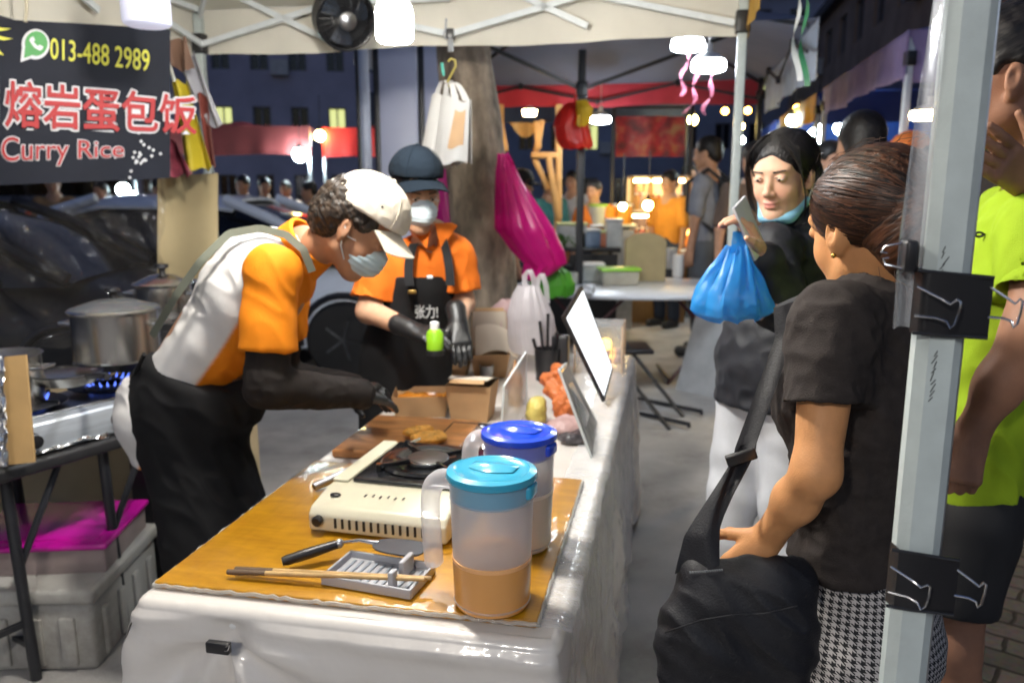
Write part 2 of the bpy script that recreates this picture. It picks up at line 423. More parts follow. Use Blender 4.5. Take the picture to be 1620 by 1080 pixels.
# ------------------------------------------------------------------ people
class Frame:
    """head or body frame: f forward, l left, u up"""
    def __init__(s, c, f, u, sc=1.):
        s.c = V(*c); s.f = nrm(f); u = nrm(u); s.l = nrm(np.cross(u, s.f)); s.u = np.cross(s.f, s.l); s.sc = sc
        s.ax = np.array([s.f, s.l, s.u])
    def __call__(s, f, l, u): return s.c+s.sc*(s.f*f+s.l*l+s.u*u)
    def loc(s, P): return ((P-s.c) @ s.ax.T)/s.sc
def head_skin(o, H, neck=None, nr=.052, ears=True):
    k = H.sc
    E = lambda f, l, u, rad, kk=.02, mode='u': o.ell(H(f, l, u), tuple(r*k for r in rad), H.ax, kk*k, mode)
    E(-.012, 0, .03, (.094, .073, .086)); E(.028, 0, -.032, (.062, .058, .086), .03)
    for s_ in (1, -1):
        o.cone(H(.0, s_*.046, -.062), H(.058, s_*.012, -.1), .02*k, .019*k, .03*k)
        E(.052, s_*.034, -.034, (.026, .024, .028), .02)
    E(.064, 0, -.101, (.022, .022, .017), .02)
    E(.07, 0, .025, (.02, .05, .012), .02)
    for s_ in (1, -1): E(.098, s_*.031, .001, (.016, .021, .011), .012, 's')
    o.cone(H(.086, 0, .004), H(.105, 0, -.033), .007*k, .0105*k, .012*k)
    for s_ in (1, -1): o.ball(H(.096, s_*.011, -.038), .0085*k, .008*k)
    E(.088, 0, -.0615, (.0105, .023, .0065), .006); E(.086, 0, -.0735, (.0105, .019, .0065), .006)
    for s_ in (1, -1):
        E(.078, s_*.03, .004, (.014, .016, .0115), .004)                 # lids
    if ears:
        for s_ in (1, -1):
            ax = np.array([nrm(H.f+.25*H.u), nrm(H.l-.35*s_*H.f), nrm(H.u-.2*H.f)])
            o.ell(H(-.012, s_*.075, -.006), (.019*k, .012*k, .033*k), ax, .008*k)
            o.ell(H(-.004, s_*.0915, -.004), (.010*k, .009*k, .018*k), ax, .005*k, 's')
            o.ell(H(-.004, s_*.077, -.012), (.006*k, .008*k, .009*k), ax, .004*k)
            o.ball(H(-.002, s_*.074, -.036), .009*k, .006*k)
    if neck is not None:
        o.cone(H(-.028, 0, -.05), neck, nr*k*.98, nr*1.08*k, .03)
    return o
def hand(o, wrist, d, pn, th, curl=.5, sc=1., wr=.026, spread=0., lens=(.07, .079, .073, .057), tcurl=.3):
    """d along the fingers, pn the way the palm faces, th towards the thumb"""
    wrist = V(*wrist); d = nrm(d); pn = nrm(V(*pn)-d*np.dot(pn, d)); t = nrm(np.cross(d, pn)); t = t if np.dot(t, th) > 0 else -t
    pe = wrist+d*.086*sc
    o.cone(wrist, wrist+d*.03*sc, wr*sc, .029*sc, .015, flat=pn, fac=1.35)
    for a in (-.024, -.008, .008, .025):
        o.cone(wrist+d*.022*sc+t*a*.6*sc, pe+t*a*sc-pn*.002, .0155*sc, .0125*sc, .012)
    for i, a in enumerate((.028, .0095, -.009, -.0265)):
        p = pe+t*a*sc; L_ = lens[i]*sc; cd = nrm(d+t*a*spread*8); ang = 0
        for j, (fr, r0, r1) in enumerate(((.44, .0098, .009), (.31, .009, .0083), (.25, .0083, .007))):
            ang += curl*(.55, .95, .6)[j]*(1+.12*(i-1)); e = p+(cd*math.cos(ang)+pn*math.sin(ang))*L_*fr
            o.cone(p, e, r0*sc, r1*sc, .0025); p = e
    p = wrist+d*.022*sc+t*.024*sc; td = nrm(d*.62+t*.7+pn*.25)
    for j, (L_, r0, r1) in enumerate(((.042, .0145, .0115), (.032, .011, .0098), (.026, .0095, .0075))):
        e = p+nrm(td+(d*.5-t*.35+pn*.5)*tcurl*j)*L_*sc; o.cone(p, e, r0*sc, r1*sc, .006); p = e
    return o
# ================================================================== SETTING
C = dict(
    concrete=M('concrete', (.4, .385, .37), .75, var=.22, vs=3.2, bump=.5, bs=120, dirt=.45),
    asphalt=M('asphalt', (.05, .05, .052), .8, var=.3, vs=5, bump=.6, bs=200),
    cream=M('cream_canvas', (.84, .81, .7), .7, var=.06, vs=3, transl=.3),
    cream2=M('cream_valance', (.82, .78, .68), .7, var=.07, vs=4, transl=.15),
    ochre=M('ochre_canvas', (.55, .33, .06), .7, transl=.3),
    greycanvas=M('grey_blue_canvas', (.17, .2, .29), .7, var=.12, vs=2, transl=.12),
    redcanvas=M('red_canvas', (.5, .03, .05), .6, var=.2, vs=2),
    redlit=M('bright_red_canvas', (.65, .03, .03), .6, var=.2, vs=2, transl=.3),
    maroon=M('maroon_canvas', (.2, .035, .035), .7, var=.2, vs=2, transl=.2),
    navycanvas=M('navy_canvas', (.03, .06, .26), .7, var=.15, vs=2, transl=.15),
    bluecanvas=M('blue_canvas', (.03, .12, .6), .6, var=.2, vs=2, transl=.3),
    purple=M('purple_canvas', (.26, .2, .38), .7, var=.15),
    whitepaint=M('white_paint_metal', (.72, .76, .77), .38, var=.06, vs=20, coat=.2),
    postpaint=M('post_paint', (.49, .55, .54), .4, var=.07, vs=30, bump=.08, bs=200, coat=.15, dirt=.12),
    blackmetal=M('black_metal', (.015, .016, .02), .4, var=.15),
    steel=M('steel', (.6, .6, .6), .22, metal=1, var=.1, vs=20),
    dsteel=M('dull_steel', (.45, .46, .48), .38, metal=1, var=.15, vs=14, bump=.1, bs=90),
    blackplastic=M('black_plastic', (.012, .012, .014), .35, var=.15),
    white=M('white_plastic', (.78, .78, .77), .35, var=.04),
    lampwhite=M('lamp_diffuser', (.9, .95, 1), .4, emit=190, ecol=(.95, .98, 1.)),
    lampstrong=M('lamp_diffuser_bright', (.9, .95, 1), .4, emit=310, ecol=(1., .95, .87)), lampmid=M('lamp_diffuser_mid', (.9, .95, 1), .4, emit=200, ecol=(1., .94, .85)),
    lamppair=M('lamp_diffuser_pair', (.9, .95, 1), .4, emit=55, ecol=(.84, .93, 1.)),
    lampsoft=M('lamp_diffuser_dim', (.4, .4, .5), .4, emit=.35, ecol=(.8, .82, 1.)),
    lampfar=M('lamp_diffuser_cool', (.9, .95, 1), .4, emit=160, ecol=(.8, .92, 1.)),
    lampwarm=M('lamp_diffuser_warm', (1, .85, .5), .4, emit=110, ecol=(1., .72, .3)),
    bulborange=M('bulb_orange', (1, .5, .1), .4, emit=40, ecol=(1., .42, .06)),
    bulbyellow=M('bulb_yellow', (1, .8, .3), .4, emit=60, ecol=(1., .75, .25)),
    bulbcool=M('bulb_cool', (.8, 1, 1), .4, emit=110, ecol=(.75, .97, 1.)),
    bark=M('bark', (.25, .2, .15), .85, var=.7, vs=11, bump=4, bs=22, stretch=(1, 1, .45), dirt=.75),
)
def paver_material():
    m = bpy.data.materials.new('interlocking_pavers'); m.use_nodes = True; t = m.node_tree; N = t.nodes.new; L = t.links.new
    b = t.nodes['Principled BSDF']; b.inputs['Roughness'].default_value = .7
    tc = N('ShaderNodeTexCoord'); mp = N('ShaderNodeMapping'); mp.inputs['Rotation'].default_value = (0, 0, R_(38)); L(tc.outputs['Object'], mp.inputs[0])
    nz = N('ShaderNodeTexNoise'); nz.inputs['Scale'].default_value = 12; L(mp.outputs[0], nz.inputs['Vector'])
    ad = N('ShaderNodeMix'); ad.data_type = 'RGBA'; ad.blend_type = 'ADD'; ad.inputs[0].default_value = .025; L(mp.outputs[0], ad.inputs[6]); L(nz.outputs['Color'], ad.inputs[7])
    br = N('ShaderNodeTexBrick'); br.inputs['Scale'].default_value = 4.6; br.inputs['Mortar Size'].default_value = .035; br.inputs['Mortar Smooth'].default_value = .35
    br.inputs['Color1'].default_value = (.16, .135, .12, 1); br.inputs['Color2'].default_value = (.1, .088, .08, 1); br.inputs['Mortar'].default_value = (.02, .018, .017, 1)
    br.inputs['Brick Width'].default_value = .85; br.inputs['Row Height'].default_value = .5
    L(ad.outputs[2], br.inputs['Vector'])
    n2 = N('ShaderNodeTexNoise'); n2.inputs['Scale'].default_value = 40; n2.inputs['Detail'].default_value = 6; L(tc.outputs['Object'], n2.inputs['Vector'])
    mx = N('ShaderNodeMix'); mx.data_type = 'RGBA'; mx.blend_type = 'OVERLAY'; mx.inputs[0].default_value = .6; L(br.outputs['Color'], mx.inputs[6]); L(n2.outputs['Color'], mx.inputs[7])
    L(mx.outputs[2], b.inputs['Base Color'])
    bp = N('ShaderNodeBump'); bp.inputs['Strength'].default_value = 1; bp.inputs['Distance'].default_value = .012; L(br.outputs['Fac'], bp.inputs['Height']); bp.invert = True
    L(bp.outputs[0], b.inputs['Normal']); return m

tag(B().add([(-150, -60, -.004), (150, -60, -.004), (150, 200, -.004), (-150, 200, -.004)], [(0, 1, 2, 3)]).obj('ground', C['asphalt']), kind='structure')
tag(B().add([(-3.2, -3, 0), (.35, -3, 0), (2.85, 9.5, 0), (-1.5, 9.5, 0)], [(0, 1, 2, 3)]).obj('pavement', C['concrete']), kind='structure')
tag(B().add([(.354, -3, 0), (8, -3, 0), (10, 9.5, 0), (2.854, 9.5, 0)], [(0, 1, 2, 3)]).obj('street', paver_material()), kind='structure')

def canopy(name, label, cs, ze, zp, val, mats, group=None, legs=(0, 1, 2, 3), legm=None, legw=.04, truss=None, cat='canopy tent', sag=.06, skiproof=()):
    """pop-up tent: corners cs [(x, y)] in order round, eave and peak height, val = list of (bottom z, material) or None per side"""
    roofm, framem = mats; cx = sum(c[0] for c in cs)/4; cyy = sum(c[1] for c in cs)/4
    r = root(name, (cs[0][0], cs[0][1], 0), label, cat, group)
    b = B()
    for i in range(4):
        a, c_ = V(*cs[i], ze), V(*cs[(i+1) % 4], ze); pk = V(cx, cyy, zp)
        def fn(u, v, a=a, c_=c_, pk=pk):
            p = (a*(1-u)+c_*u)*(1-v)+pk*v; p[2] -= sag*math.sin(math.pi*u)*(1-v)*.3+sag*math.sin(math.pi*v)*.8; return p
        b.grid(fn, 12, 10)
    b.obj('roof', roofm, r, world=True)
    for i in range(4):
        if val[i] is None: continue
        zb, vm = val[i]; a, c_ = V(*cs[i], ze-.005), V(*cs[(i+1) % 4], ze-.005); n = nrm(np.cross(c_-a, (0, 0, 1)))
        ln = np.linalg.norm(c_-a)
        def fn(u, v, a=a, c_=c_, n=n, zb=zb, ln=ln, i=i):
            p = a*(1-u)+c_*u; p[2] = ze+.01-(ze+.01-zb+.012*math.sin(u*ln*4+i))*v
            return p+n*(.004+v*(.022*math.sin(u*ln*7+i*2)+.012*math.sin(u*ln*17)))
        B().grid(fn, 60, 4, .002).obj('valance', vm, r, world=True)
    for i in legs:
        x, y = cs[i]
        ix, iy = x+(cx-x)*.02, y+(cyy-y)*.02
        L_ = B(); L_.box((ix, iy, ze*.5+.02), (legw, legw, ze-.04), bev=.004); lo_ = L_.obj('leg', legm or framem, r, world=True)
        ft = B(); ft.box((ix, iy, .01), (legw*2.2, legw*2.2, .012), bev=.002); ft.obj('foot', C['dsteel'], lo_, world=True)
        B().box((ix, iy, ze-.16), (legw*1.55, legw*1.55, .09), bev=.006).obj('slider', C['blackplastic'], lo_, world=True)
    for i in (truss or ()):
        a, c_ = V(*cs[i], 0), V(*cs[(i+1) % 4], 0); a = a+(V(cx, cyy, 0)-a)*.03; c_ = c_+(V(cx, cyy, 0)-c_)*.03
        t = B(); k = 4
        for j in range(k):
            p0 = a+(c_-a)*j/k; p1 = a+(c_-a)*(j+1)/k; h0, h1 = (ze-.2, ze-.03) if j % 2 == 0 else (ze-.03, ze-.2)
            t.bar((p0[0], p0[1], h0), (p1[0], p1[1], h1), .012, .026)
        t.obj('truss', framem, r, world=True)
        for j in (1, 2, 3):
            p0 = a+(c_-a)*j/k; B().box((p0[0], p0[1], ze-.03 if j % 2 else ze-.2), (.035, .035, .06), bev=.004).obj('truss_joint', C['blackplastic'], r, world=True)
    rb = B()
    for x, y in cs: rb.bar((x+(cx-x)*.03, y+(cyy-y)*.03, ze-.04), (cx, cyy, zp-.08), .014, .028)
    rb.obj('rafter', framem, r, world=True)
    return r
# our stall's tent; its near right leg is the big post in front
NR, FR, FL = np.array((.412, .785)), np.array((1.075, 3.86)), np.array((-1.65, 4.42)); NL = FL+NR-FR
tent = root('canopy_tent', (FR[0], FR[1], 0), 'cream pop-up tent with white scissor frame over the curry rice stall', 'canopy tent')
ZE, ZP = 2.44, 3.15
PA = R_(-12)
def build_tent():
    cs = [NR, FR, FL, NL]; cx, cyy = np.mean(cs, 0); b = B()
    for i in range(4):
        a, c_ = V(*cs[i], ZE), V(*cs[(i+1) % 4], ZE); pk = V(cx, cyy, ZP)
        def fn(u, v, a=a, c_=c_, pk=pk):
            p = (a*(1-u)+c_*u)*(1-v)+pk*v; p[2] -= .05*math.sin(math.pi*v)+.01*math.sin(u*23)*(1-v)*v*4; return p
        b.grid(fn, 24, 12, .001)
    b.obj('roof', C['cream'], tent, world=True)
    for i, (zb, m) in {0: (2.2, 'ochre'), 1: (2.215, 'cream2'), 2: (2.16, 'cream2')}.items():
        a, c_ = V(*cs[i], ZE), V(*cs[(i+1) % 4], ZE); n = nrm(np.cross(c_-a, (0, 0, 1))); ln = np.linalg.norm(c_-a)
        u0 = .8 if i == 0 else 0.                                   # the aisle side is rolled up but for its far end
        def fn(u, v):
            u = u0+(1-u0)*u; p = a*(1-u)+c_*u; p[2] = ZE+.012-(ZE+.012-zb)*v+.006*math.sin(u*ln*5)*v
            return p+n*(.006+v*(.012*math.sin(u*ln*6+i)+.008*math.sin(u*ln*19)))
        B().grid(fn, 70, 6, .0015).obj('valance', C[m], tent, world=True)
    for c_, wd in ((FR, .042), (FL, .042), (NL, .042)):
        x, y = c_+(np.array((cx, cyy))-c_)*.012
        lg = B().box((x, y, 1.22), (wd, wd, 2.4), bev=.006, rz=R_(-11)).obj('leg', C['postpaint'], tent, world=True)
        B().box((x, y, 2.27), (.066, .066, .1), bev=.008, rz=R_(-11)).obj('slider', C['blackplastic'], lg, world=True)
        B().box((x, y, .01), (.11, .11, .014), bev=.003, rz=R_(-11)).obj('foot', C['whitepaint'], lg, world=True)
    for i in (1, 2):
        a, c_ = V(*cs[i], 0), V(*cs[(i+1) % 4], 0); m = V(cx, cyy, 0); a = a+(m-a)*.04; c_ = c_+(m-c_)*.04
        t = B()
        for j in range(4):
            p0 = a+(c_-a)*j/4; p1 = a+(c_-a)*(j+1)/4; h0, h1 = (2.26, 2.415) if j % 2 == 0 else (2.415, 2.26)
            t.bar((*p0[:2], h0), (*p1[:2], h1), .014, .028)
            t.bar((p0[0], p0[1], h1+.012), (p1[0], p1[1], h0+.17), .014, .028)
            if j: B().box((p0[0], p0[1], 2.42 if j % 2 else 2.26), (.04, .04, .05), bev=.006).obj('truss_joint', C['blackplastic'], tent, world=True)
        t.obj('truss', C['whitepaint'], tent, world=True)
    rb = B()
    for x, y in cs: rb.bar((x+(cx-x)*.04, y+(cyy-y)*.04, 2.4), (cx, cyy, ZP-.09), .016, .03)
    rb.obj('rafter', C['whitepaint'], tent, world=True)
    # big near post: aluminium tube with chamfered corners and a groove strip
    p0 = q(1487, 480, .8); wd, dp, ch = .043, .038, .010; pl = []
    for sx, sy in ((-1, -1), (1, -1), (1, 1), (-1, 1)):
        e = [(sx*wd/2, sy*(dp/2-ch)), (sx*(wd/2-ch), sy*dp/2)]
        pl += e if sx*sy > 0 else e[::-1]
    b = B().prism(pl, 2.36, (p0[0], p0[1], .02), (math.cos(PA), math.sin(PA), 0), (-math.sin(PA), math.cos(PA), 0))
    pst = b.obj('post', C['postpaint'], tent, world=True, ang=25)
    ux = V(math.cos(PA), math.sin(PA), 0); uy = V(-math.sin(PA), math.cos(PA), 0)
    s_ = B().box(V(p0[0], p0[1], 1.19)+ux*(wd/2+.001), (.004, .012, 2.3), rz=PA, bev=.001); s_.obj('edge_strip', C['dsteel'], pst, world=True)
    B().box((p0[0], p0[1], 2.27), (.085, .085, .12), rz=PA, bev=.01).obj('slider', C['blackplastic'], pst, world=True)
    B().box((p0[0], p0[1], .01), (.12, .12, .016), rz=PA, bev=.003).obj('foot', C['whitepaint'], pst, world=True)
    rr = random.Random(4)
    for yb, n in ((395, 6), (560, 9)):                                  # scratched pen marks
        mk = B()
        for k in range(n):
            c0 = p0-uy*(dp/2+.0006); zz = q(1480, yb+k*9, .78)[2]
            o = V(c0[0], c0[1], zz)+ux*(rr.uniform(-.002, .002)-.006); d = ux*rr.uniform(.001, .003)+V(0, 0, rr.uniform(.002, .005))
            mk.bar(o-d, o+d, .0008, .0006)
        mk.obj('pen_mark', C['blackplastic'], pst, world=True)
    return p0, ux, uy
POST, PUX, PUY = build_tent()

# binder clips on the post
def binder_clip(px, py, wd, ht, label, name='binder_clip', small=False, off=0.):
    z0 = q(px, py, .78)[2]; r = root(name, (POST[0], POST[1], z0), label, 'binder clip', 'binder clips on the near post')
    ux, uy = PUX, PUY
    if small:
        c0 = -ux*.034+V(0, 0, 0)
        B().box(c0, (.012, .03, .032), rz=PA, bev=.003).obj('clamp', C['blackplastic'], r)
        for s_ in (1, -1):
            p = c0-ux*.006+uy*.004*s_
            hp = [p+V(0, 0, .012*s_), p-ux*.016+V(0, 0, .009*s_), p-ux*.018+V(0, 0, .003*s_), p-ux*.013+V(0, 0, .002*s_)]
            B().tube(hp, .0011, 8).obj('wire_handle', C['steel'], r)
        return
    b = B()
    def fn(u, v):                                                        # springy plate bent round the front of the post
        a = -wd*.62+u*wd*1.22; z_ = (v-.5)*ht*(1-.06*u); p = ux*a-uy*(.0225+.004*math.sin(math.pi*u))+V(0, 0, z_-.004*u)
        if a < -.024: p = -ux*(.024+.25*(-.024-a)) - uy*.0228+uy*(-.024-a)*.95+V(0, 0, z_)
        return p
    b.grid(fn, 24, 8, .0012); pl = b.obj('clamp', C['blackplastic'], r)
    for s_ in (1, -1): B().tube([-ux*.03-uy*.0245+V(0, 0, s_*ht*.47), ux*wd*.58-uy*.0255+V(0, 0, s_*ht*.45-.004)], .0018, 8).obj('rolled_edge', C['blackplastic'], pl)
    for sx, x0, x1 in ((1, -.031, .004), (2, wd*.56, wd*.56+.027)):
        if sx == 1: P_ = lambda a, z_, out: ux*a-uy*(.031+out)+V(0, 0, z_)
        else: P_ = lambda a, z_, out: ux*a-uy*(.024+out*.3)+V(0, 0, z_)
        e = x1-x0
        pts = [P_(x0, .016, .0), P_(x0+e*.55, .006, .006), P_(x0+e*.8, .001, .011), P_(x0+e*.93, .006, .014), P_(x0+e*1.02, .004, .0145),
               P_(x0+e*1.0, -.006, .0145), P_(x0+e*.93, -.018, .0145), P_(x0+e*.82, -.022, .014), P_(x0+e*.74, -.016, .012), P_(x0+e*.5, -.0135, .006), P_(x0, -.013, 0)]
        B().tube(pts, .0013, 8).obj('wire_handle', C['steel'], r)
binder_clip(1487, 478, .066, .066, 'large black binder clip clamped on the white post beside the dark tee shoulder')
binder_clip(1448, 915, .062, .068, 'large black binder clip low on the white post beside the houndstooth trousers')
binder_clip(1440, 408, .03, .03, 'small black binder clip with wire handle above the big one on the white post', small=True)
# clear sheet rolled against the post
def clear_roll():
    r = B()
    def fn(u, v):
        z = 1.6+.15*(1-v)-.22*v; a = -.022-.02*u*(.2+.8*min(1, v*1.3)); p = POST+PUX*a-PUY*(-.004+.012*math.sin(u*4+v*3))
        return V(p[0], p[1], z)
    r.grid(fn, 10, 30, .001)
    tag(r.obj('clear_sheet', M('clear_sheet', (.5, .52, .56), .15, see=.85, bump=.5, bs=14)), 'clear plastic weather sheet gathered against the left of the white post', 'plastic sheet')
clear_roll()

# second tent behind, its own frame black
tent2 = canopy('canopy_tent', 'grey blue pop-up tent with black frame and red rear valance behind the tree', [(2.0, 5.5), (2.55, 8.4), (-.75, 9.0), (-1.1, 5.9)], 2.62, 3.3,
               [(2.26, M('pale_valance', (.55, .6, .7), .6, transl=.3)), (2.38, C['redcanvas']), (2.4, C['greycanvas']), None], (C['greycanvas'], C['blackmetal']), legs=(1, 2), truss=(0, 1), legw=.05)
pp = q(918, 300, 6.6); lg = B().box((pp[0], pp[1], 1.3), (.06, .06, 2.6), bev=.006).obj('leg', C['blackmetal'], tent2, world=True)
B().box((pp[0], pp[1], 2.3), (.09, .09, .12), bev=.01).obj('slider', C['blackplastic'], lg, world=True)
for sx in (-1.1, 1.2): B().bar((pp[0], pp[1], 2.3), (pp[0]+sx, pp[1]+.2*sx, 2.75), .02, .03).obj('brace', C['blackmetal'], tent2, world=True)

# blue tents down the street on the right, and red ones across the car park
for k, (vm, rm, lb) in enumerate((('purple', 'navycanvas', 'nearest blue tent of the street row with lettered purple valance'),
                                  ('ochre', 'navycanvas', 'dark blue tent with a yellow valance strip, second in the street row'),
                                  ('bluecanvas', 'bluecanvas', 'bright blue tent at the far end of the street row'))):
    o = np.array((2.5+.66*k, 5.3+3.3*k)); d = np.array((.197, .98))*3.05; a = np.array((3.0, -.55))
    canopy('canopy_tent', lb, [o, o+d, o+d+a, o+a], 2.5, 3.15, [(2.24, C[vm]), None, None, (2.2, C[vm] if k != 1 else C['navycanvas'])], (C[rm], C['whitepaint']), 'tents along the street', legs=(0, 1), truss=(0, 3))
canopy('canopy_tent', 'maroon stall tent across the car park behind the parked cars', [(-2.95, 12), (-3.3, 15), (-5.9, 15), (-5.6, 12)], 2.42, 2.62, [None, None, None, (2.02, C['maroon'])], (C['maroon'], C['dsteel']), 'red tents across the car park', legs=(0, 3))
canopy('canopy_tent', 'bright red stall tent with lit gold lettering across the car park', [(-.9, 12.3), (-1.2, 15), (-2.9, 15), (-2.85, 12.3)], 2.42, 2.62, [None, None, None, (2.0, C['redlit'])], (C['redlit'], C['dsteel']), 'red tents across the car park', legs=(0, 3))
canopy('canopy_tent', 'red stall tent behind the clear sheet and black banner', [(-5.7, 12), (-6, 15), (-9.2, 15), (-9, 12)], 2.42, 2.62, [None, None, None, (2.05, C['redcanvas'])], (C['redcanvas'], C['dsteel']), 'red tents across the car park', legs=(0, 3))

# ------------------------------------------------------------------ buildings
def building(name, label, o, ux, uy, size, floors, bays, wallm, lit=(), seed=1, zoff=0.):
    """block with real window reveals on its front face; o = front left corner, ux along, uy back"""
    ux, uy = V(*ux, 0), V(*uy, 0); W_, D_, H_ = size; r = root(name, o, label, 'building')
    wall = B(); M3 = None
    P = lambda a, d, z: V(0, 0, 0)+ux*a+uy*d+V(0, 0, z)
    fh = H_/floors; bw = W_/bays
    def quadbox(a0, a1, d0, d1, z0, z1, b):
        v = [P(a, d, z) for z in (z0, z1) for a, d in ((a0, d0), (a1, d0), (a1, d1), (a0, d1))]
        b.add(v, [(3, 2, 1, 0), (4, 5, 6, 7), (0, 1, 5, 4), (1, 2, 6, 5), (2, 3, 7, 6), (3, 0, 4, 7)])
    quadbox(0, W_, .3, D_, 0, H_, wall)
    for f in range(floors):
        z = f*fh; quadbox(0, W_, 0, .3, z, z+fh*.3, wall); quadbox(0, W_, 0, .3, z+fh*.78, z+fh, wall)
        for i in range(bays): quadbox(i*bw, i*bw+bw*.26, 0, .3, z+fh*.3, z+fh*.78, wall); quadbox(i*bw+bw*.74, (i+1)*bw, 0, .3, z+fh*.3, z+fh*.78, wall)
    wall.obj('wall', wallm, r, smooth=False)
    rf = B(); quadbox(-.3, W_+.3, -.3, D_, H_, H_+.35, rf); rf.obj('roof', M('roof_edge', (.1, .095, .1), .8), r, smooth=False)
    dark = M('dark_window', (.01, .012, .02), .15); litm = M('lit_window', (.9, .85, .4), .5, emit=.55, ecol=(.85, .9, .35)); fr = M('window_frame', (.2, .2, .22), .5)
    for f in range(floors):
        for i in range(bays):
            a0, a1, z0, z1 = i*bw+bw*.26, i*bw+bw*.74, f*fh+fh*.3, f*fh+fh*.78
            wf = B()
            for (b0, b1, y0, y1) in ((a0, a1, z0, z0+.06), (a0, a1, z1-.06, z1), (a0, a0+.06, z0, z1), (a1-.06, a1, z0, z1), ((a0+a1)/2-.03, (a0+a1)/2+.03, z0, z1)):
                quadbox(b0, b1, .1, .17, y0, y1, wf)
            w_ = wf.obj('window', fr, r, smooth=False); pn = B(); quadbox(a0, a1, .2, .22, z0, z1, pn)
            pn.obj('pane', litm if (f, i) in lit else dark, w_, smooth=False)
            if (f*7+i*3+seed) % 5 == 0:
                ac = B(); quadbox(a1+.1, a1+.8, -.32, -.02, z0-.2, z0+.4, ac); ac.obj('air_conditioner', M('ac_unit', (.5, .5, .48), .6), r, smooth=False)
    return r
building('apartment_block', 'dark apartment block with two lit windows beyond the red stalls', (-15.5, 33, 0), (.985, .17), (-.17, .985), (10.6, 8, 8.2), 3, 7, M('dark_render', (.4, .38, .46), .85, var=.12, vs=1), lit=((1, 5), (1, 2)), seed=2)
building('shop_row', 'long dark brown shop building rising along the right of the street', (6.0, 2, 0), (.197, .98), (.98, -.197), (58, 8, 8.0), 3, 22, M('brown_render', (.36, .26, .2), .85, var=.2, vs=1, transl=0), seed=3)

building('apartment_block', 'far slate apartment block beyond the grey tent, windows mostly dark', (-3.5, 44, 0), (.99, -.1), (.1, .99), (24, 8, 11), 4, 14, M('slate_render', (.3, .32, .4), .85, var=.12, vs=1), lit=((1, 4), (2, 9), (0, 7)), seed=1)
# ------------------------------------------------------------------ tree
def tree_trunk():
    r = root('tree', (q(772, 520, 4.7)[0], 4.7, 0), 'thick grey tree trunk leaning beside the masked woman in orange', 'tree')
    px = [(800, 760, 62), (788, 560, 54), (772, 500, 49), (766, 400, 47), (758, 300, 46), (748, 200, 44), (738, 120, 41), (731, 60, 39), (722, -60, 37), (714, -180, 35)]
    ctr = [q(x, y, 4.7) for x, y, _ in px]; ctr[0][2] = -.05; rad = [w_/FPX*4.7 for _, _, w_ in px]
    seg = 40; ring = 90; zs = [c[2] for c in ctr]
    def fn(u, v):
        z = zs[0]+(zs[-1]-zs[0])*v; x = np.interp(z, zs, [c[0] for c in ctr]); rr = np.interp(z, zs, rad)
        a = 2*math.pi*u; n = vnoise(np.array([[math.cos(a)*1.6+z*.6, math.sin(a)*1.6, z*1.3], [math.cos(a)*5, math.sin(a)*5, z*2.5], [math.cos(a)*11, math.sin(a)*11, z*9]]))
        rr *= 1+.07*n[0]+.05*n[1]+.022*n[2]
        return V(x+rr*math.cos(a), 4.7+rr*math.sin(a), z)
    B().grid(fn, seg, ring).obj('trunk', C['bark'], r, world=True, ang=180)
    lim = B(); t0 = ctr[-1]
    ends = []
    for dx, dy, dz in ((-1.2, .4, 1.3), (1.1, -.2, 1.5), (.2, 1.1, 1.7)):
        e = t0+V(dx, dy, dz); lim.tube([t0-V(0, 0, .2), t0+V(dx*.35, dy*.35, dz*.5), e], [.12, .085, .04], 10); ends.append(e)
    lim.obj('limb', C['bark'], r, world=True)
    rr = np.random.RandomState(5); n = 2600; lv = []; lf = []
    ctrs = np.array(ends+[t0+V(0, .3, 2.4), t0+V(-.6, -.3, 1.8), t0+V(.8, .7, 1.2)])
    for i in range(n):
        c = ctrs[rr.randint(len(ctrs))]; d = rr.normal(size=3); p = c+d/np.linalg.norm(d)*rr.rand()**.4*V(1.1, 1.1, .7)
        if p[2] < 3.5: continue
        a, b_ = nrm(rr.normal(size=3))*.07, nrm(rr.normal(size=3))*.04; k = len(lv)
        lv += [p-a, p+b_, p+a, p-b_]; lf.append((k, k+1, k+2, k+3))
    B().add(lv, lf).obj('crown', M('leaves', (.05, .09, .03), .6, var=.4, vs=2, transl=.3), r, world=True)
tree_trunk()

# pale pylon with dark edges and a pipe in front
def pylon():
    a = q(640, 300, 5.6); r = root('sign_pylon', (a[0], a[1], 0), 'pale lavender pylon with dark edge strips behind the tree trunk', 'pylon')
    k = 5.6/FPX; hh = 3.4
    def slab(x0, x1, y0, y1, name, m):
        B().box(((x0+x1)/2-a[0], (y0+y1)/2-a[1], hh/2), (x1-x0, y1-y0, hh), bev=.006).obj(name, m, r)
    X = lambda px: q(px, 300, 5.6)[0]
    slab(X(606), X(664), 5.55, 5.85, 'panel', M('pylon_panel', (.5, .53, .68), .4, var=.06, vs=2))
    slab(X(674), X(722), 5.6, 5.85, 'panel', MATS['pylon_panel'])
    slab(X(664)+.002, X(674)-.002, 5.62, 5.8, 'edge_strip', C['blackmetal']); slab(X(596), X(606)-.002, 5.58, 5.8, 'edge_strip', C['blackmetal'])
    slab(X(572), X(579), 5.5, 5.56, 'edge_strip', C['blackmetal'])
    B().tube([(X(588)-a[0], -.15, 0), (X(588)-a[0], -.15, hh)], .035, 16).obj('pipe', M('pipe_paint', (.45, .5, .62), .35), r)
pylon()

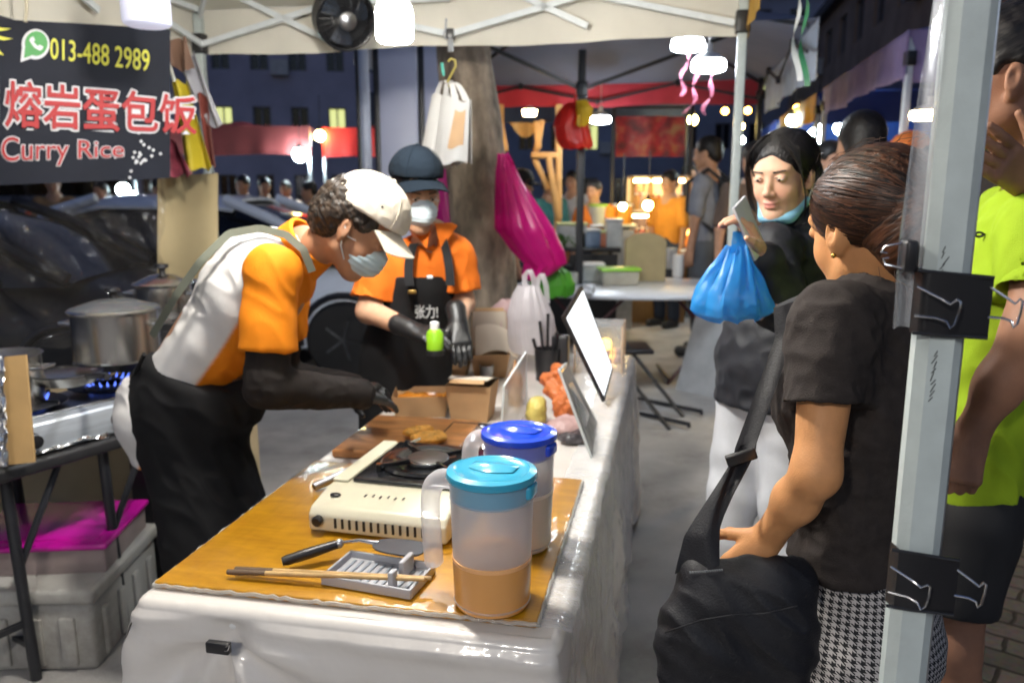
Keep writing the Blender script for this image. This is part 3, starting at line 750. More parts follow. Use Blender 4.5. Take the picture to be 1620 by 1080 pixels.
# ------------------------------------------------------------------ parked cars
def car(name, label, loc, rz, paint, scale=1.):
    """side-on hatchback, x forward, y to the far side, built from a lengthwise profile"""
    r = root(name, loc, label, 'car', 'parked cars', rz)
    W_ = 1.7
    def section(x):                       # lower body top height and half width
        t = x/4.1
        top_ = np.interp(x, [0, .08, .5, .95, 1.25, 3.3, 3.85, 4.1], [.55, .8, .92, .98, .97, .93, .78, .52]); hw = W_/2*np.interp(t, [0, .05, .2, .8, .95, 1], [.78, .9, 1, 1, .9, .76]); return top_, hw
    nx, na = 60, 20
    def fn(u, v):
        x = 4.1*u; tp, hw = section(x); a = math.pi*v; n = 4.
        c, s_ = math.cos(a), math.sin(a); yy = math.copysign(abs(c)**(2/n), c)*hw; zz = .24+(tp-.24)*abs(s_)**(2/n)
        wheel = min(abs(x-.75), abs(x-3.32))
        if wheel < .36 and v < .2 or wheel < .36 and v > .8:
            pass
        return (x-2.05, yy, zz)
    B().grid(fn, nx, na).obj('body', paint, r, ang=60)
    def fc(u, v):                         # glasshouse
        x = .35+2.95*u; hgt = np.interp(x, [.35, .8, 1.2, 2.2, 2.75, 3.3], [.95, 1.36, 1.46, 1.45, 1.28, .94]); hw = np.interp(x, [.35, 1, 2.3, 3.3], [.7, .74, .74, .72])
        a = math.pi*v; c, s_ = math.cos(a), math.sin(a); f_ = .93 if hgt > 1.2 else 1
        yy = math.copysign(abs(c)**.45, c)*hw*(1-.16*abs(s_)); return (x-2.05, yy, .9+(hgt-.9)*abs(s_)**.5)
    B().grid(fc, 40, 20).obj('window', M('car_glass', (.005, .006, .008), .1, spec=.35), r, ang=60)
    rf = B()
    def fr(u, v):
        x = .85+1.5*u; hgt = np.interp(x, [.8, 1.2, 2.2, 2.4], [1.365, 1.465, 1.455, 1.43]); y = (v-.5)*1.22; return (x-2.05, y, hgt+.015-.09*(2*v-1)**4)
    rf.grid(fr, 16, 14, .03).obj('roof', paint, r)
    for s_ in (-1, 1):
        for pts in ([(.38, .70, .95), (.8, .66, 1.33), (1.2, .62, 1.45)], [(3.28, .71, .95), (2.72, .67, 1.27), (2.3, .62, 1.44)], [(1.85, .745, .95), (1.8, .66, 1.44)]):
            B().tube([(x-2.05, s_*y, z) for x, y, z in pts], [.045]*len(pts), 8).obj('pillar', paint, r)
        for x in (.75, 3.32):
            w_ = B().lathe([(.16, -.1), (.29, -.1), (.315, -.07), (.315, .07), (.29, .1), (.16, .1)], (x-2.05, s_*.8, .31), 32, Matrix.Rotation(math.pi/2, 3, 'X')).obj('wheel', M('tyre', (.012, .012, .013), .7), r)
            rim = B().lathe([(.02, -.06), (.05, -.085), (.18, -.075), (.2, -.06), (.2, .06), (.18, .075), (.05, .085), (.02, .06)], (x-2.05, s_*.8, .31), 32, Matrix.Rotation(math.pi/2, 3, 'X'))
            for k in range(5):
                a = k*2*math.pi/5; rim.bar((x-2.05, s_*.885, .31), (x-2.05+.17*math.cos(a), s_*.885, .31+.17*math.sin(a)), .03, .02)
            rim.obj('rim', C['dsteel'], w_)
            B().tube([(x-2.05+.365*math.cos(a), s_*.845, .31+.365*math.sin(a)) for a in np.linspace(-.15, math.pi+.15, 16)], .028, 8).obj('wheel_arch', C['blackplastic'], r)
        B().sphere((4.0-2.05, s_*.55, .68), (.1, .16, .09)).obj('headlight', M('headlight', (.7, .72, .75), .1), r)
        B().sphere((.06-2.05, s_*.6, .78), (.06, .1, .13)).obj('tail_light', M('tail_light', (.35, .01, .01), .2), r)
        B().sphere((2.75-2.05, s_*.86, .98), (.07, .09, .07)).obj('mirror', paint, r)
        for x in (1.5, 2.35): B().box((x-2.05, s_*.852, .8), (.15, .02, .03), bev=.006).obj('door_handle', paint, r)
    return r
car('parked_car', 'silver blue hatchback parked behind the bending man in the white cap', (-2.6, 7.35, 0), R_(-3), M('silver_paint', (.72, .78, .88), .35, metal=.0, var=.04, coat=.6))
car('parked_car', 'black car parked behind the clear plastic sheet at left', (-4.15, 5.75, 0), R_(4), M('black_paint', (.008, .008, .01), .4, var=.1, coat=.12, spec=.3))
# ================================================================== LAMPS
def bulb_lamp(p, rad, ht, mat_, label, cable=.4, tapes=0, group='lamps hung under the tents', cap=True):
    """LED lamp with its white cap and cable; p = centre of the diffuser"""
    r = root('led_lamp', p, label, 'lamp', group)
    B().lathe([(.001, -ht/2), (rad*.8, -ht/2), (rad*.95, -ht/2+.006), (rad, -ht/2+.016), (rad, ht/2-.012), (rad*.93, ht/2)], (0, 0, 0), 28).obj('diffuser', mat_, r)
    b = B(); b.lathe([(rad*.95, ht/2), (rad*.97, ht/2+.008), (rad*.6, ht/2+.035), (.022, ht/2+.05), (.02, ht/2+.1), (.001, ht/2+.1)], (0, 0, 0), 24); b.obj('cap', C['white'], r)
    B().tube([(0, 0, ht/2+.09), (.004, .004, ht/2+.1+cable*.5), (0, 0, ht/2+.1+cable)], .0035, 6).obj('cable', C['white'], r)
    return r
bulb_lamp(q(624, 40, 2.4), .053, .093, C['lampwhite'], 'bright white drum lamp hanging beside the black fan', .45)
bulb_lamp(q(230, 4, 2.75), .076, .15, C['lampsoft'], 'dimly glowing pale lavender drum lamp hanging over the black banner', .3)  # diffuser has a faint glow of its own
# unseen lamps added outside the view to light the near table and figures
bulb_lamp(V(-.45, 1.75, 2.3), .072, .125, C['lampstrong'], 'unseen added drum lamp under the cream tent above the near table end', .3)  # added above the view to light the table from overhead
bulb_lamp(V(-1.0, -1.3, 2.5), .09, .15, C['lampmid'], 'unseen added drum lamp behind the camera, lighting the table front', .3)  # added behind the camera to light the cloth front
bulb_lamp(V(1.9, -1.5, 2.6), .09, .15, C['lamppair'], 'unseen added drum lamp behind right over the paved street, lighting the post', .3)  # added behind right to light the post and the green tee
for px, py, d, lb in ((1088, 72, 5.2, 'upper left round lamp of the pair with ribbons under the grey tent'), (1121, 105, 5.0, 'lower right round lamp of the pair with ribbons under the grey tent'), (950, 190, 8.2, 'small round lamp beside the yellow bag under the red valance')):
    bulb_lamp(q(px, py, d), .1 if d < 6 else .1, .06, C['lamppair'], lb, .25)
bulb_lamp(q(1470, 183, 5.6), .12, .05, C['lampwarm'], 'warm flat lamp under the nearest blue tent', .3)
k = 0
for px, py, d, rr, m, lb in (
    (1147, 176, 13, .05, 'bulborange', 'left small orange bulb above the grey backpack'), (1183, 175, 13, .05, 'bulborange', 'right small orange bulb above the grey backpack'),
    (1284, 170, 11, .075, 'bulbyellow', 'round yellow bulb over the street crowd'), (1262, 173, 11, .06, 'bulborange', 'orange bulb left of the yellow one over the crowd'),
    (1252, 191, 10, .06, 'bulbcool', 'cool white bulb below the orange one over the crowd'), (1290, 216, 10, .1, 'bulbcool', 'largest cool white lamp behind the young woman'),
    (1292, 201, 10, .045, 'bulbcool', 'tiny cool bulb just above the largest one'), (1331, 202, 9, .08, 'bulbcool', 'cool white lamp left of the tied black hair'),
    (1352, 186, 9, .07, 'bulborange', 'orange lamp right above the tied black hair'), (1096, 190, 10, .06, 'bulbyellow', 'yellow bulb right of the red food banner'),
    (506, 215, 12.2, .08, 'bulbyellow', 'golden lamp in front of the bright red stall tent'), (474, 245, 11.8, .1, 'bulbcool', 'cool white lamp under the red stall tents'),
    (195, 300, 11.5, .09, 'bulbcool', 'cool white lamp under the black banner'), (209, 310, 11.5, .06, 'bulbcool', 'second cool lamp right under the black banner'),
    (1172, 200, 12, .05, 'bulbyellow', 'yellow bulb behind the far tent leg'), (1173, 222, 12, .05, 'bulbcool', 'cool bulb low behind the far tent leg'),
    (985, 327, 8.4, .04, 'bulbyellow', 'warm bulb over the lit food stall left'), (1025, 325, 8.4, .05, 'bulbyellow', 'warm bulb over the lit food stall right')):
    p = q(px, py, d); r = root('light_bulb', p, lb, 'bulb', 'bare bulbs in the background')
    B().sphere((0, 0, 0), rr, 12, 8).obj('glass', C[m], r); B().tube([(0, 0, rr*.9), (0, 0, rr+.05)], rr*.45, 8).obj('socket', C['blackplastic'], r)
    B().tube([(0, 0, rr+.05), (.01, 0, rr+.5)], .006, 5).obj('cable', C['blackplastic'], r)
def ribbon_strip(px0, py0, px1, py1, d, label, wob):
    a, c_ = q(px0, py0, d), q(px1, py1, d); m = M('ribbon', (.42, .13, .2), .5, var=.5, vs=14, transl=.4)
    def fn(u, v):
        p = a+(c_-a)*v; p[0] += .03*math.sin(v*9+wob)*v+(u-.5)*.028*math.cos(v*7+wob); p[1] += (u-.5)*.028*math.sin(v*7+wob); return p
    tag(B().grid(fn, 2, 24).obj('ribbon', m), label, 'ribbon', 'ribbons tied under the pair of lamps')
ribbon_strip(1090, 82, 1074, 152, 5.15, 'short white and pink ribbon left under the pair of lamps', 0)
ribbon_strip(1104, 112, 1090, 180, 4.95, 'middle pink ribbon hanging under the lower lamp', 2)
ribbon_strip(1128, 112, 1117, 182, 4.95, 'right pink ribbon hanging under the lower lamp', 3.4)

# green and white plastic streamer by the tent corner
a = q(1262, -20, 3.0)
def fn(u, v):
    p = q(1260, -20+148*v, 3.0); w_ = .03*(1-.35*v); an = 1.2*math.sin(v*5)+.6; return p+V(math.cos(an)*w_*(u-.5), math.sin(an)*w_*(u-.5), 0)+V(.012*math.sin(v*8), 0, 0)
st = root('plastic_streamer', q(1260, 0, 3.0), 'green and white plastic streamer hanging at the right end of the cream tent', 'streamer')
B().grid(fn, 4, 30).obj('white_strip', M('streamer_white', (.75, .78, .8), .25, transl=.4), st, world=True)
B().grid(lambda u, v: fn(u, v)+V(.024, -.01, -.02*v), 4, 30).obj('green_strip', M('streamer_green', (.05, .25, .12), .3, transl=.4), st, world=True)

# black clip fan
def fan():
    c = q(545, 30, 3.9); r = root('clip_fan', c, 'black round clip fan hanging under the cream tent edge', 'fan')
    ax = nrm(V(.45, -.8, -.38)); z = ax; x = nrm(np.cross((0, 0, 1), z)); y = np.cross(z, x); M3 = Matrix((Vector(x), Vector(y), Vector(z))).transposed(); Rr = .135
    b = B(); b.lathe([(Rr, -.05), (Rr+.006, -.045), (Rr+.006, .03), (Rr, .035), (Rr-.008, .03), (Rr-.008, -.045)], (0, 0, 0), 36, M3); b.obj('housing', C['blackplastic'], r)
    g_ = B()
    for k in range(28):
        a_ = k*2*math.pi/28; p0 = x*math.cos(a_)*.04+y*math.sin(a_)*.04+z*.055; p1 = x*math.cos(a_+.5)*Rr+y*math.sin(a_+.5)*Rr+z*.03; g_.tube([p0, (p0+p1)/2+z*.012, p1], .0018, 5)
    for rr in (.06, .085, .11):
        g_.tube([x*math.cos(t)*rr+y*math.sin(t)*rr+z*(.062-(rr-.04)*.2) for t in np.linspace(0, 2*math.pi, 30)], .0014, 5)
    g_.obj('grille', C['blackplastic'], r)
    B().lathe([(.001, .07), (.03, .066), (.042, .055), (.042, .045), (.001, .045)], (0, 0, 0), 20, M3).obj('hub_cover', C['dsteel'], r)
    for k in range(3):
        a0 = k*2*math.pi/3; bl = B(); bl.grid(lambda u, v: (x*math.cos(a0+.9*u)+y*math.sin(a0+.9*u))*(.03+.085*v)+z*(.0+.03*(u-.5)), 8, 6, .002); bl.obj('blade', M('fan_blade', (.03, .04, .06), .3), r)
    m = B(); m.lathe([(.001, -.12), (.045, -.115), (.05, -.05), (.05, -.02), (.001, -.02)], (0, 0, 0), 20, M3); m.obj('motor', C['blackplastic'], r)
    B().tube([-z*.09, -z*.1+V(0, 0, .1), V(0, .12, .2)], .013, 10).obj('arm', C['blackplastic'], r)
    B().box((0, .13, .215), (.05, .05, .07), bev=.008).obj('clip', C['blackplastic'], r)
    B().lathe([(.004, -.02), (.022, -.02), (.026, 0), (.022, .02), (.004, .02)], x*.15+z*.01, 14, Matrix.Rotation(math.pi/2, 3, 'Y')).obj('knob', C['steel'], r)
fan()

# ================================================================== BANNER with clear sheet below
BN0 = q(-60, 160, 2.95); BNx = q(270, 160, 3.35)-BN0; BNx[2] = 0; BNn = nrm(np.cross(BNx, (0, 0, 1)))
if BNn[1] > 0: BNn = -BNn
def bpt(px, py, out=0.):
    p = onplane(px, py, BN0, BNn); s = np.dot(p-BN0, nrm(BNx)); return p+BNn*(out+.008*math.sin(s*5.5)+.003*math.sin(s*11+p[2]*4)+.008*math.sin(p[2]*3.1))
def banner():
    r = root('banner', bpt(120, 290), 'black curry rice banner with red Chinese lettering tied under the tent at left', 'banner')
    def fn(u, v):
        x = -75+345*u; yt = 31+15*(x/262); yb = 293-11*max(0, x/270); return bpt(x, yb+(yt-yb)*v)
    B().grid(fn, 60, 24, .0015).obj('cloth', M('banner_black', (.007, .009, .018), .6, var=.2, vs=5, spec=.18, bump=.15, bs=20), r, world=True)
    red = M('banner_red', (.36, .012, .015), .6, var=.05); yel = M('banner_yellow', (.62, .6, .03), .5, var=.05); whi = M('banner_white', (.62, .63, .66), .5, var=.05)
    def quad(x0, x1, yt0, yb0, yt1, yb1, out): return lambda u, v: bpt(x0+(x1-x0)*u, (yb0+(yb1-yb0)*u)+((yt0+(yt1-yt0)*u)-(yb0+(yb1-yb0)*u))*v, out)
    y = B(); text_mesh(y, '013-488 2989', quad(79, 236, 61, 94, 80, 114, .008), offset=.006, shear=0); y.obj('phone_number', yel, r, world=True, smooth=False)
    for nm, m, off, out in (('lettering_outline', whi, .062, .006), ('lettering', red, .019, .013)):
        b = B(); e = .0
        v0 = text_layout('熔岩蛋包饭', .02)[0]
        text_mesh(b, '熔岩蛋包饭', quad(7, 312, 126, 203, 152, 214, out), offset=off, ref=v0)
        v0 = text_layout('日', .02)[0]; text_mesh(b, '日', quad(-62, -5, 122, 203, 125, 203, out), offset=off, ref=v0)
        v0 = text_layout('Curry Rice', .01)[0]
        f_ = quad(2, 196, 216, 268, 224, 256, out); text_mesh(b, 'Curry Rice', f_, offset=off*.8-.012, ref=v0)
        b.obj(nm, m, r, world=True, smooth=False)
    # round green chat emblem with a handset
    def disc(cx, cy, rr, out, tail=True):
        pl = []
        for k in range(40):
            t = 2*math.pi*k/40; R2 = rr*(1.28 if (tail and 20 < k < 24 and False) else 1); pl.append((cx+R2*math.cos(t), cy-R2*1.08*math.sin(t)))
        b = B(); b.add([bpt(*p, out) for p in pl], [tuple(range(40))])
        if tail: b.add([bpt(cx-rr*.98, cy+rr*.3, out), bpt(cx-rr*.35, cy+rr*1.02, out), bpt(cx-rr*1.08, cy+rr*1.28, out)], [(0, 1, 2)])
        return b
    disc(56, 71, 22, .004).obj('emblem_ring', whi, r, world=True, smooth=False); disc(57, 70, 18, .006, True).obj('emblem_disc', M('emblem_green', (.03, .25, .04), .5), r, world=True, smooth=False)
    hs = B(); pl = [(-9, -9), (-5, -11), (-2, -5), (-4.5, -2.5), (2.5, 4.5), (5, 2), (11, 5), (9, 9.5), (5, 11), (-3, 6.5), (-8, 0), (-11, -5)]
    hs.add([bpt(57+x_, 70+y_, .008) for x_, y_ in pl], [tuple(range(len(pl)))]); hs.obj('emblem_handset', whi, r, world=True, smooth=False)
    lf = B()
    for k, (x0, y0, x1, y1, w0) in enumerate(((-20, 40, 18, 46, 6), (-20, 52, 20, 62, 7), (-16, 62, 6, 88, 9))):     # yellow leaf marks at the edge
        lf.grid(lambda u, v: bpt(x0+(x1-x0)*u+0, y0+(y1-y0)*u+4*math.sin(u*3.1)+w0*(v-.5)*math.sin(math.pi*min(1, .25+u*.75)), .005), 10, 2)
    lf.obj('leaf_mark', yel, r, world=True, smooth=False)
    dt = B(); rr = random.Random(2)
    for k in range(22):
        x0, y0 = 226+rr.gauss(0, 12), 252+rr.gauss(0, 13)
        if 240 > y0 and x0 < 215: continue
        dt.grid(lambda u, v: bpt(x0+3.4*(u-.5)+2*(v-.5), y0+3.6*(v-.5)-2*(u-.5), .005), 1, 1)
    dt.obj('petal_mark', whi, r, world=True, smooth=False)
    for px in (40, 258):
        B().tube([bpt(px, 36, .004), bpt(px+2, 10, .0), bpt(px-1, -25, -.01)], .006, 6).obj('tie', M('tie_cord', (.6, .55, .42), .7), r, world=True)
    return r
banner()
# the banner's bunched end by the left tent leg
def bunched_end():
    r = root('bunched_cloth', q(300, 275, 3.75), 'bunched yellow and white cloth end tied by the left tent leg', 'cloth')
    def strip(top, bot, wt, wb, ph, n, m, d):
        def fn(u, v):
            x = top[0]+(bot[0]-top[0])*v+(u-.5)*(wt+(wb-wt)*v); y = top[1]+(bot[1]-top[1])*v; p = q(x, y, d)
            return p+V(0, .03*math.sin(u*9+ph+v*2), .008*math.sin(u*14))
        B().grid(fn, 24, 18, .002).obj(n, m, r, world=True)
    strip((283, 130), (315, 268), 22, 48, 0, 'yellow_fold', M('cloth_yellow', (.62, .5, .03), .6, transl=.2), 3.7)
    strip((290, 85), (342, 200), 40, 22, 1.4, 'white_fold', M('cloth_white', (.42, .42, .46), .6), 3.8)
    strip((278, 62), (290, 110), 40, 30, 2.2, 'brown_fold', M('cloth_brown', (.16, .09, .06), .7), 3.68)
    strip((318, 150), (336, 262), 16, 12, .3, 'red_brown_fold', M('cloth_rust', (.18, .04, .03), .7), 3.78)
    strip((268, 222), (285, 278), 18, 46, .8, 'printed_corner', M('cloth_print', (.2, .03, .05), .6, var=.5, vs=30), 3.66)
    B().tube([q(266, 48, 3.5), q(264, 90, 3.62), q(276, 128, 3.66), q(266, 100, 3.64)], .007, 6).obj('cord', M('cord_white', (.6, .6, .55), .7), r, world=True)
bunched_end()
def fn(u, v):
    x = 249+96*u+(-2+4*v)*0; y = 278-4*u+(440-278+6*u)*v; return q(x, y, 3.9+.03*math.sin(u*5)+.02*math.sin(v*6))
tag(B().grid(fn, 20, 20, .003).obj('hanging_sheet', M('kraft_sheet', (.5, .4, .22), .75, var=.08, vs=3, bump=.3, bs=15)), 'beige paper sheet hanging under the banner beside the left tent leg', 'sheet')
def fn(u, v):
    x = -70+330*u; y = 284+265*v; p = q(x, y, 3.15+.45*u+.05*v); n = vnoise(np.array([[u*7, v*5, 1], [u*16-v*14, v*4, 3]]))
    return p+V(0, .05*n[0]+.022*n[1]+.02*math.sin(u*30-v*16)*.6, .012*n[0])
tag(B().grid(fn, 120, 80).obj('clear_tarp', M('clear_vinyl', (.13, .12, .11), .12, see=.88, bump=7, bs=8, spec=1., coat=1)), 'wrinkled clear plastic sheet hanging below the black banner', 'plastic sheet')
def fn(u, v):
    x = -2.7+1.55*u; return V(x, 3.2+.25*u+.015*math.sin(u*21), .02+.72*v)
tag(B().grid(fn, 40, 8, .003).obj('side_tarp', M('beige_tarp', (.42, .33, .2), .75, var=.15, vs=3, bump=.3, bs=20)), 'beige tarpaulin along the ground behind the stove table', 'tarpaulin')

# ================================================================== hook with paper bags
def hook_bags():
    c = q(710, 170, 3.35)
    h = root('hook', q(712, 70, 3.35), 'metal hook chain hanging from the tent frame before the tree', 'hook')
    B().tube([q(706, 30, 3.35), q(705, 45, 3.35), q(702, 55, 3.35), q(706, 62, 3.35)], .004, 8).obj('wire', C['dsteel'], h, world=True)
    B().tube([q(712, 62, 3.35), q(713, 82, 3.35)], .012, 8).obj('swivel', C['dsteel'], h, world=True)
    P = [(713, 86), (721, 96), (722, 106), (714, 120), (708, 132), (710, 138)]
    B().tube([q(709, 98, 3.35), q(713, 93, 3.35), q(720, 96, 3.35), q(721, 105, 3.35), q(714, 118, 3.35), q(708, 130, 3.35), q(711, 137, 3.35)], .0042, 8).obj('s_hook', M('brass', (.55, .45, .12), .35, metal=.7), h, world=True)
    B().tube([q(699, 100, 3.36), q(702, 120, 3.36)], .006, 8).obj('green_clip', M('green_plastic', (.05, .25, .2), .4), h, world=True)
    for k, (x0, y0, x1, y1, w_, d, lb) in enumerate(((698, 150, 684, 258, 42, 3.46, 'left white paper bag of the bundle hung on the hook'), (712, 152, 704, 264, 44, 3.38, 'middle white paper bag of the bundle hung on the hook'), (729, 160, 724, 258, 40, 3.28, 'right front paper bag of the bundle with a torn tan side'))):
        r = root('paper_bag', q(x1, y1, d), lb, 'paper bag', 'bundle of paper bags on the hook'); kk = d/FPX; a = q(x0, y0, d); e = q(x1, y1, d); w3 = w_*kk*.5
        cr = V(*((.8, -.6, 0), (.72, -.69, 0), (.95, -.3, 0))[k]); pm = C['white'] if False else M('white_paper', (.6, .58, .55), .8, var=.06, vs=5, bump=.2, bs=20, transl=.2)
        def side(o1):
            def fn(u, v):
                p = a+(e-a)*v; ww = w3*(.8+.2*v)
                return p+cr*(u-.5)*2*ww+V(.3, .9, 0)*(o1*.02*(1+math.sin(u*3.14))*(.4+v))+V(0, 0, .008*math.sin(u*7+v*3))
            return fn
        b = B(); b.grid(side(-1), 10, 14, .0015); b.grid(side(1), 10, 14, .0015)
        bd = b.obj('body', pm, r, world=True)
        if k == 2:
            t = B(); t.grid(lambda u, v: side(-1)(.35+.5*u-.18*v*(1-u), .15+.6*v)+V(-.1, -.4, 0)*.01, 8, 8); t.obj('torn_side', M('tan_paper', (.48, .3, .16), .8), r, world=True)
        for s_ in (-1, 1):
            hn = B(); o = a+cr*s_*w3*.45
            hn.grid(lambda u, v: o+(q(709, 135, 3.35)-o)*v+cr*(u-.5)*(.03-.015*v)+V(0, 0, .035*math.sin(3.14*v)), 3, 10, .001); hn.obj('handle', pm, r, world=True)
        if k < 2: B().grid(lambda u, v: side(-1)(.72+.1*u, v*.98)+V(-.1, -.4, 0)*.008, 2, 8).obj('dark_gusset', M('gusset', (.2, .18, .17), .8), r, world=True)
hook_bags()

# big plastic bags on the tree and the poles
def sack(name, label, cat, top_, pts, d, mat_, thick=.1, amp=.012, knots=True, group=None, pleat=.07):
    """hanging bag: pts = list of (px, py, half width px) from the top down"""
    r = root(name, q(pts[-1][0], pts[-1][1], d), label, cat, group); n = len(pts); t = np.linspace(0, 1, n)
    def fn(u, v):
        x = np.interp(v, t, [p[0] for p in pts]); y = np.interp(v, t, [p[1] for p in pts]); w_ = np.interp(v, t, [p[2] for p in pts])
        a = 2*math.pi*u; k = d/FPX; p = q(x+w_*math.cos(a), y, d)
        nn = vnoise(np.array([[math.cos(a)*3, math.sin(a)*3, v*2.2], [math.cos(a)*7, math.sin(a)*7, v*3]]))
        th = min(thick, w_*k*.8); w_ = w_*(1+pleat*math.sin(11*a+3*nn[0])*(1-v)**.7+pleat*.5*math.sin(5*a+6*v))
        return p+V(math.cos(a)*amp*nn[0]*2, math.sin(a)*th+amp*nn[1], amp*nn[0])
    b = B().grid(fn, 48, 30); b.obj('bag_body', mat_, r, world=True, ang=180)
    if top_ is not None:
        B().tube([q(*top_, d), q(pts[0][0], pts[0][1]+2, d)], .012, 8).obj('knot', mat_, r, world=True)
    return r
mag = M('magenta_plastic', (.8, .012, .3), .3, var=.12, vs=6, transl=.35, bump=.4, bs=12)
sack('plastic_bag', 'large magenta plastic bag hanging right of the tree trunk', 'plastic bag', None, [(800, 246, 6), (806, 275, 16), (818, 320, 30), (832, 365, 45), (850, 398, 38), (862, 420, 26), (846, 440, 14)], 4.45, mag, .13, .02, pleat=.1)
sack('plastic_bag', 'dark magenta bag hanging left of the tree behind the black cap', 'plastic bag', None, [(702, 262, 14), (704, 290, 22), (712, 330, 26), (722, 380, 26), (728, 420, 20)], 4.95, M('dark_magenta_plastic', (.36, .01, .17), .35, var=.12, vs=6, transl=.3), .14)
sack('plastic_bag', 'red plastic bag tied on the black tent pole', 'plastic bag', (911, 150), [(910, 162, 8), (906, 178, 22), (904, 200, 27), (908, 222, 26), (912, 235, 22)], 6.45, M('red_plastic', (.7, .03, .02), .35, var=.15, transl=.4), .1)
sack('plastic_bag', 'small yellow bag tied beside the red bag on the black pole', 'plastic bag', None, [(922, 160, 8), (926, 172, 12), (925, 185, 10), (920, 200, 5)], 6.3, M('yellow_plastic', (.75, .5, .02), .4, transl=.4), .06)
sack('plastic_bag', 'green bag standing behind the white bag at the tree foot', 'plastic bag', None, [(868, 415, 16), (872, 430, 30), (874, 450, 34), (872, 468, 30)], 4.6, M('green_bag', (.1, .42, .04), .4, transl=.3), .15)
# ================================================================== THE COUNTER TABLE
AY = R_(11.3); TO = V(-.73, 1.40, 0); TU = V(math.cos(AY), -math.sin(AY), 0); TV = V(math.sin(AY), math.cos(AY), 0)
TW, TL, TH = .83, 2.5, .75
def T(u, v, z=TH): return TO+TU*u+TV*v+V(0, 0, z)
def on(px, py, z=TH): return g(px, py, z)
def uv(p): d = np.asarray(p)-TO; return float(np.dot(d, TU)), float(np.dot(d, TV))
def table():
    r = root('folding_table', T(0, 0, 0), 'long folding table standing under the white vinyl cloth', 'table', rz=-AY)
    B().box((TW/2, TL/2, TH-.03), (TW-.03, TL-.03, .04), bev=.012).obj('tabletop', C['white'], r)
    for x in (.1, TW-.1):
        for y in (.2, TL-.2): B().tube([(x, y, 0), (x, y, TH-.05)], .016, 12).obj('leg', C['dsteel'], r)
    # cloth: top sheet and a skirt with folds
    rad = .022
    per = [(0, 0), (TW, 0), (TW, TL), (0, TL)]
    N = 460; ring = []
    tot = 2*(TW+TL); corner = .035
    def perim(s):
        s %= tot
        if s < TW: return V(s, 0), V(0, -1)
        s -= TW
        if s < TL: return V(TW, s), V(1, 0)
        s -= TL
        if s < TW: return V(TW-s, TL), V(0, 1)
        s -= TW; return V(0, TL-s), V(-1, 0)
    def pn(s):
        p = 0; n = 0
        for k in (-1.5, -.5, .5, 1.5): a, c_ = perim(s+k*.018); p = p+a/4; n = n+c_/4
        return p, n/np.linalg.norm(n)
    SC0 = .205                                                            # the clip on the near edge
    def fn(u, v):
        s = u*tot; p, n = pn(s)
        if v < .12:
            a = v/.12*math.pi/2; p2 = p+n*(math.sin(a)*rad-rad); z = TH+.003-rad+math.cos(a)*rad; return (p2[0], p2[1], z)
        d = (v-.12)/.88*(TH-rad-.03); near = s < TW or s > tot-.02
        nz = vnoise(np.array([[s*3.1, d*.9, 1], [s*9, d*1.5, 5], [s*14, d*6, 9]]))
        o = .012*d/.5+((.012 if s < TW else .04)*nz[0]+.014*nz[1])*min(1, d/.35)+.004*nz[2]
        cd = min(abs(s), abs(s-TW), abs(s-TW-TL), abs(s-tot)); o += .028*math.exp(-(cd/.07)**2)*min(1, d/.25)
        if s > tot-.15 or s < .08: o += .02*math.exp(-((min(s, tot-s))/.08)**2)*min(1, d/.1)
        if s < TW:
            dx, dz = s-SC0, d-.03; rr = math.hypot(dx, dz); th = math.atan2(dz, dx)
            o += .012*math.exp(-((d-.012)/.02)**2)*(1-math.exp(-(dx/.12)**2))            # overhung band above the clip line
            o -= .022*math.exp(-(rr/.03)**2)
            if dz > -.01: o += .02*math.sin(th*6.5+.6)*math.exp(-((rr-.12)/.16)**2)*min(1, rr/.05)*max(0, math.sin(th))**.3
        rg = vnoise(np.array([[s*6+d*5, d*3-s*2, 4.2], [s*15-d*11, d*9, 7.7]])); o += (.015*(.35-abs(rg[0]))+.010*(.35-abs(rg[1])))*min(1, d/.06)
        return (p[0]+n[0]*o, p[1]+n[1]*o, TH-rad-d+.003)
    b = B(); b.grid(fn, N, 64)
    b.grid(lambda u, v: (rad+u*(TW-2*rad), rad+v*(TL-2*rad), TH+.003+.0012*vnoise(np.array([[u*9, v*22, 0]]))[0]), 16, 48)
    cl = b.obj('tablecloth', M('white_vinyl', (.69, .65, .6), .34, var=.05, vs=4, bump=1.3, bs=11, coat=.45, spec=.5, dirt=.12), None, ang=180)
    cl.location = r.location; cl.rotation_euler = r.rotation_euler
    tag(cl, 'white vinyl cloth covering the long table and hanging to the ground', 'tablecloth')
    c0 = B(); c0.box((SC0, -.034, TH-.075), (.05, .016, .02), bev=.004).obj if False else None
    ck = root('binder_clip', T(SC0, -.036, TH-.05), 'black clip pinching the white cloth at the near table edge', 'clip', rz=-AY)
    B().box((0, 0, 0), (.046, .014, .022), bev=.003).obj('clamp', C['blackplastic'], ck)
    B().tube([(.02, -.008, .008), (.03, -.012, .014), (.026, -.012, .004), (.018, -.009, 0)], .0012, 6).obj('wire_handle', C['steel'], ck)
table()
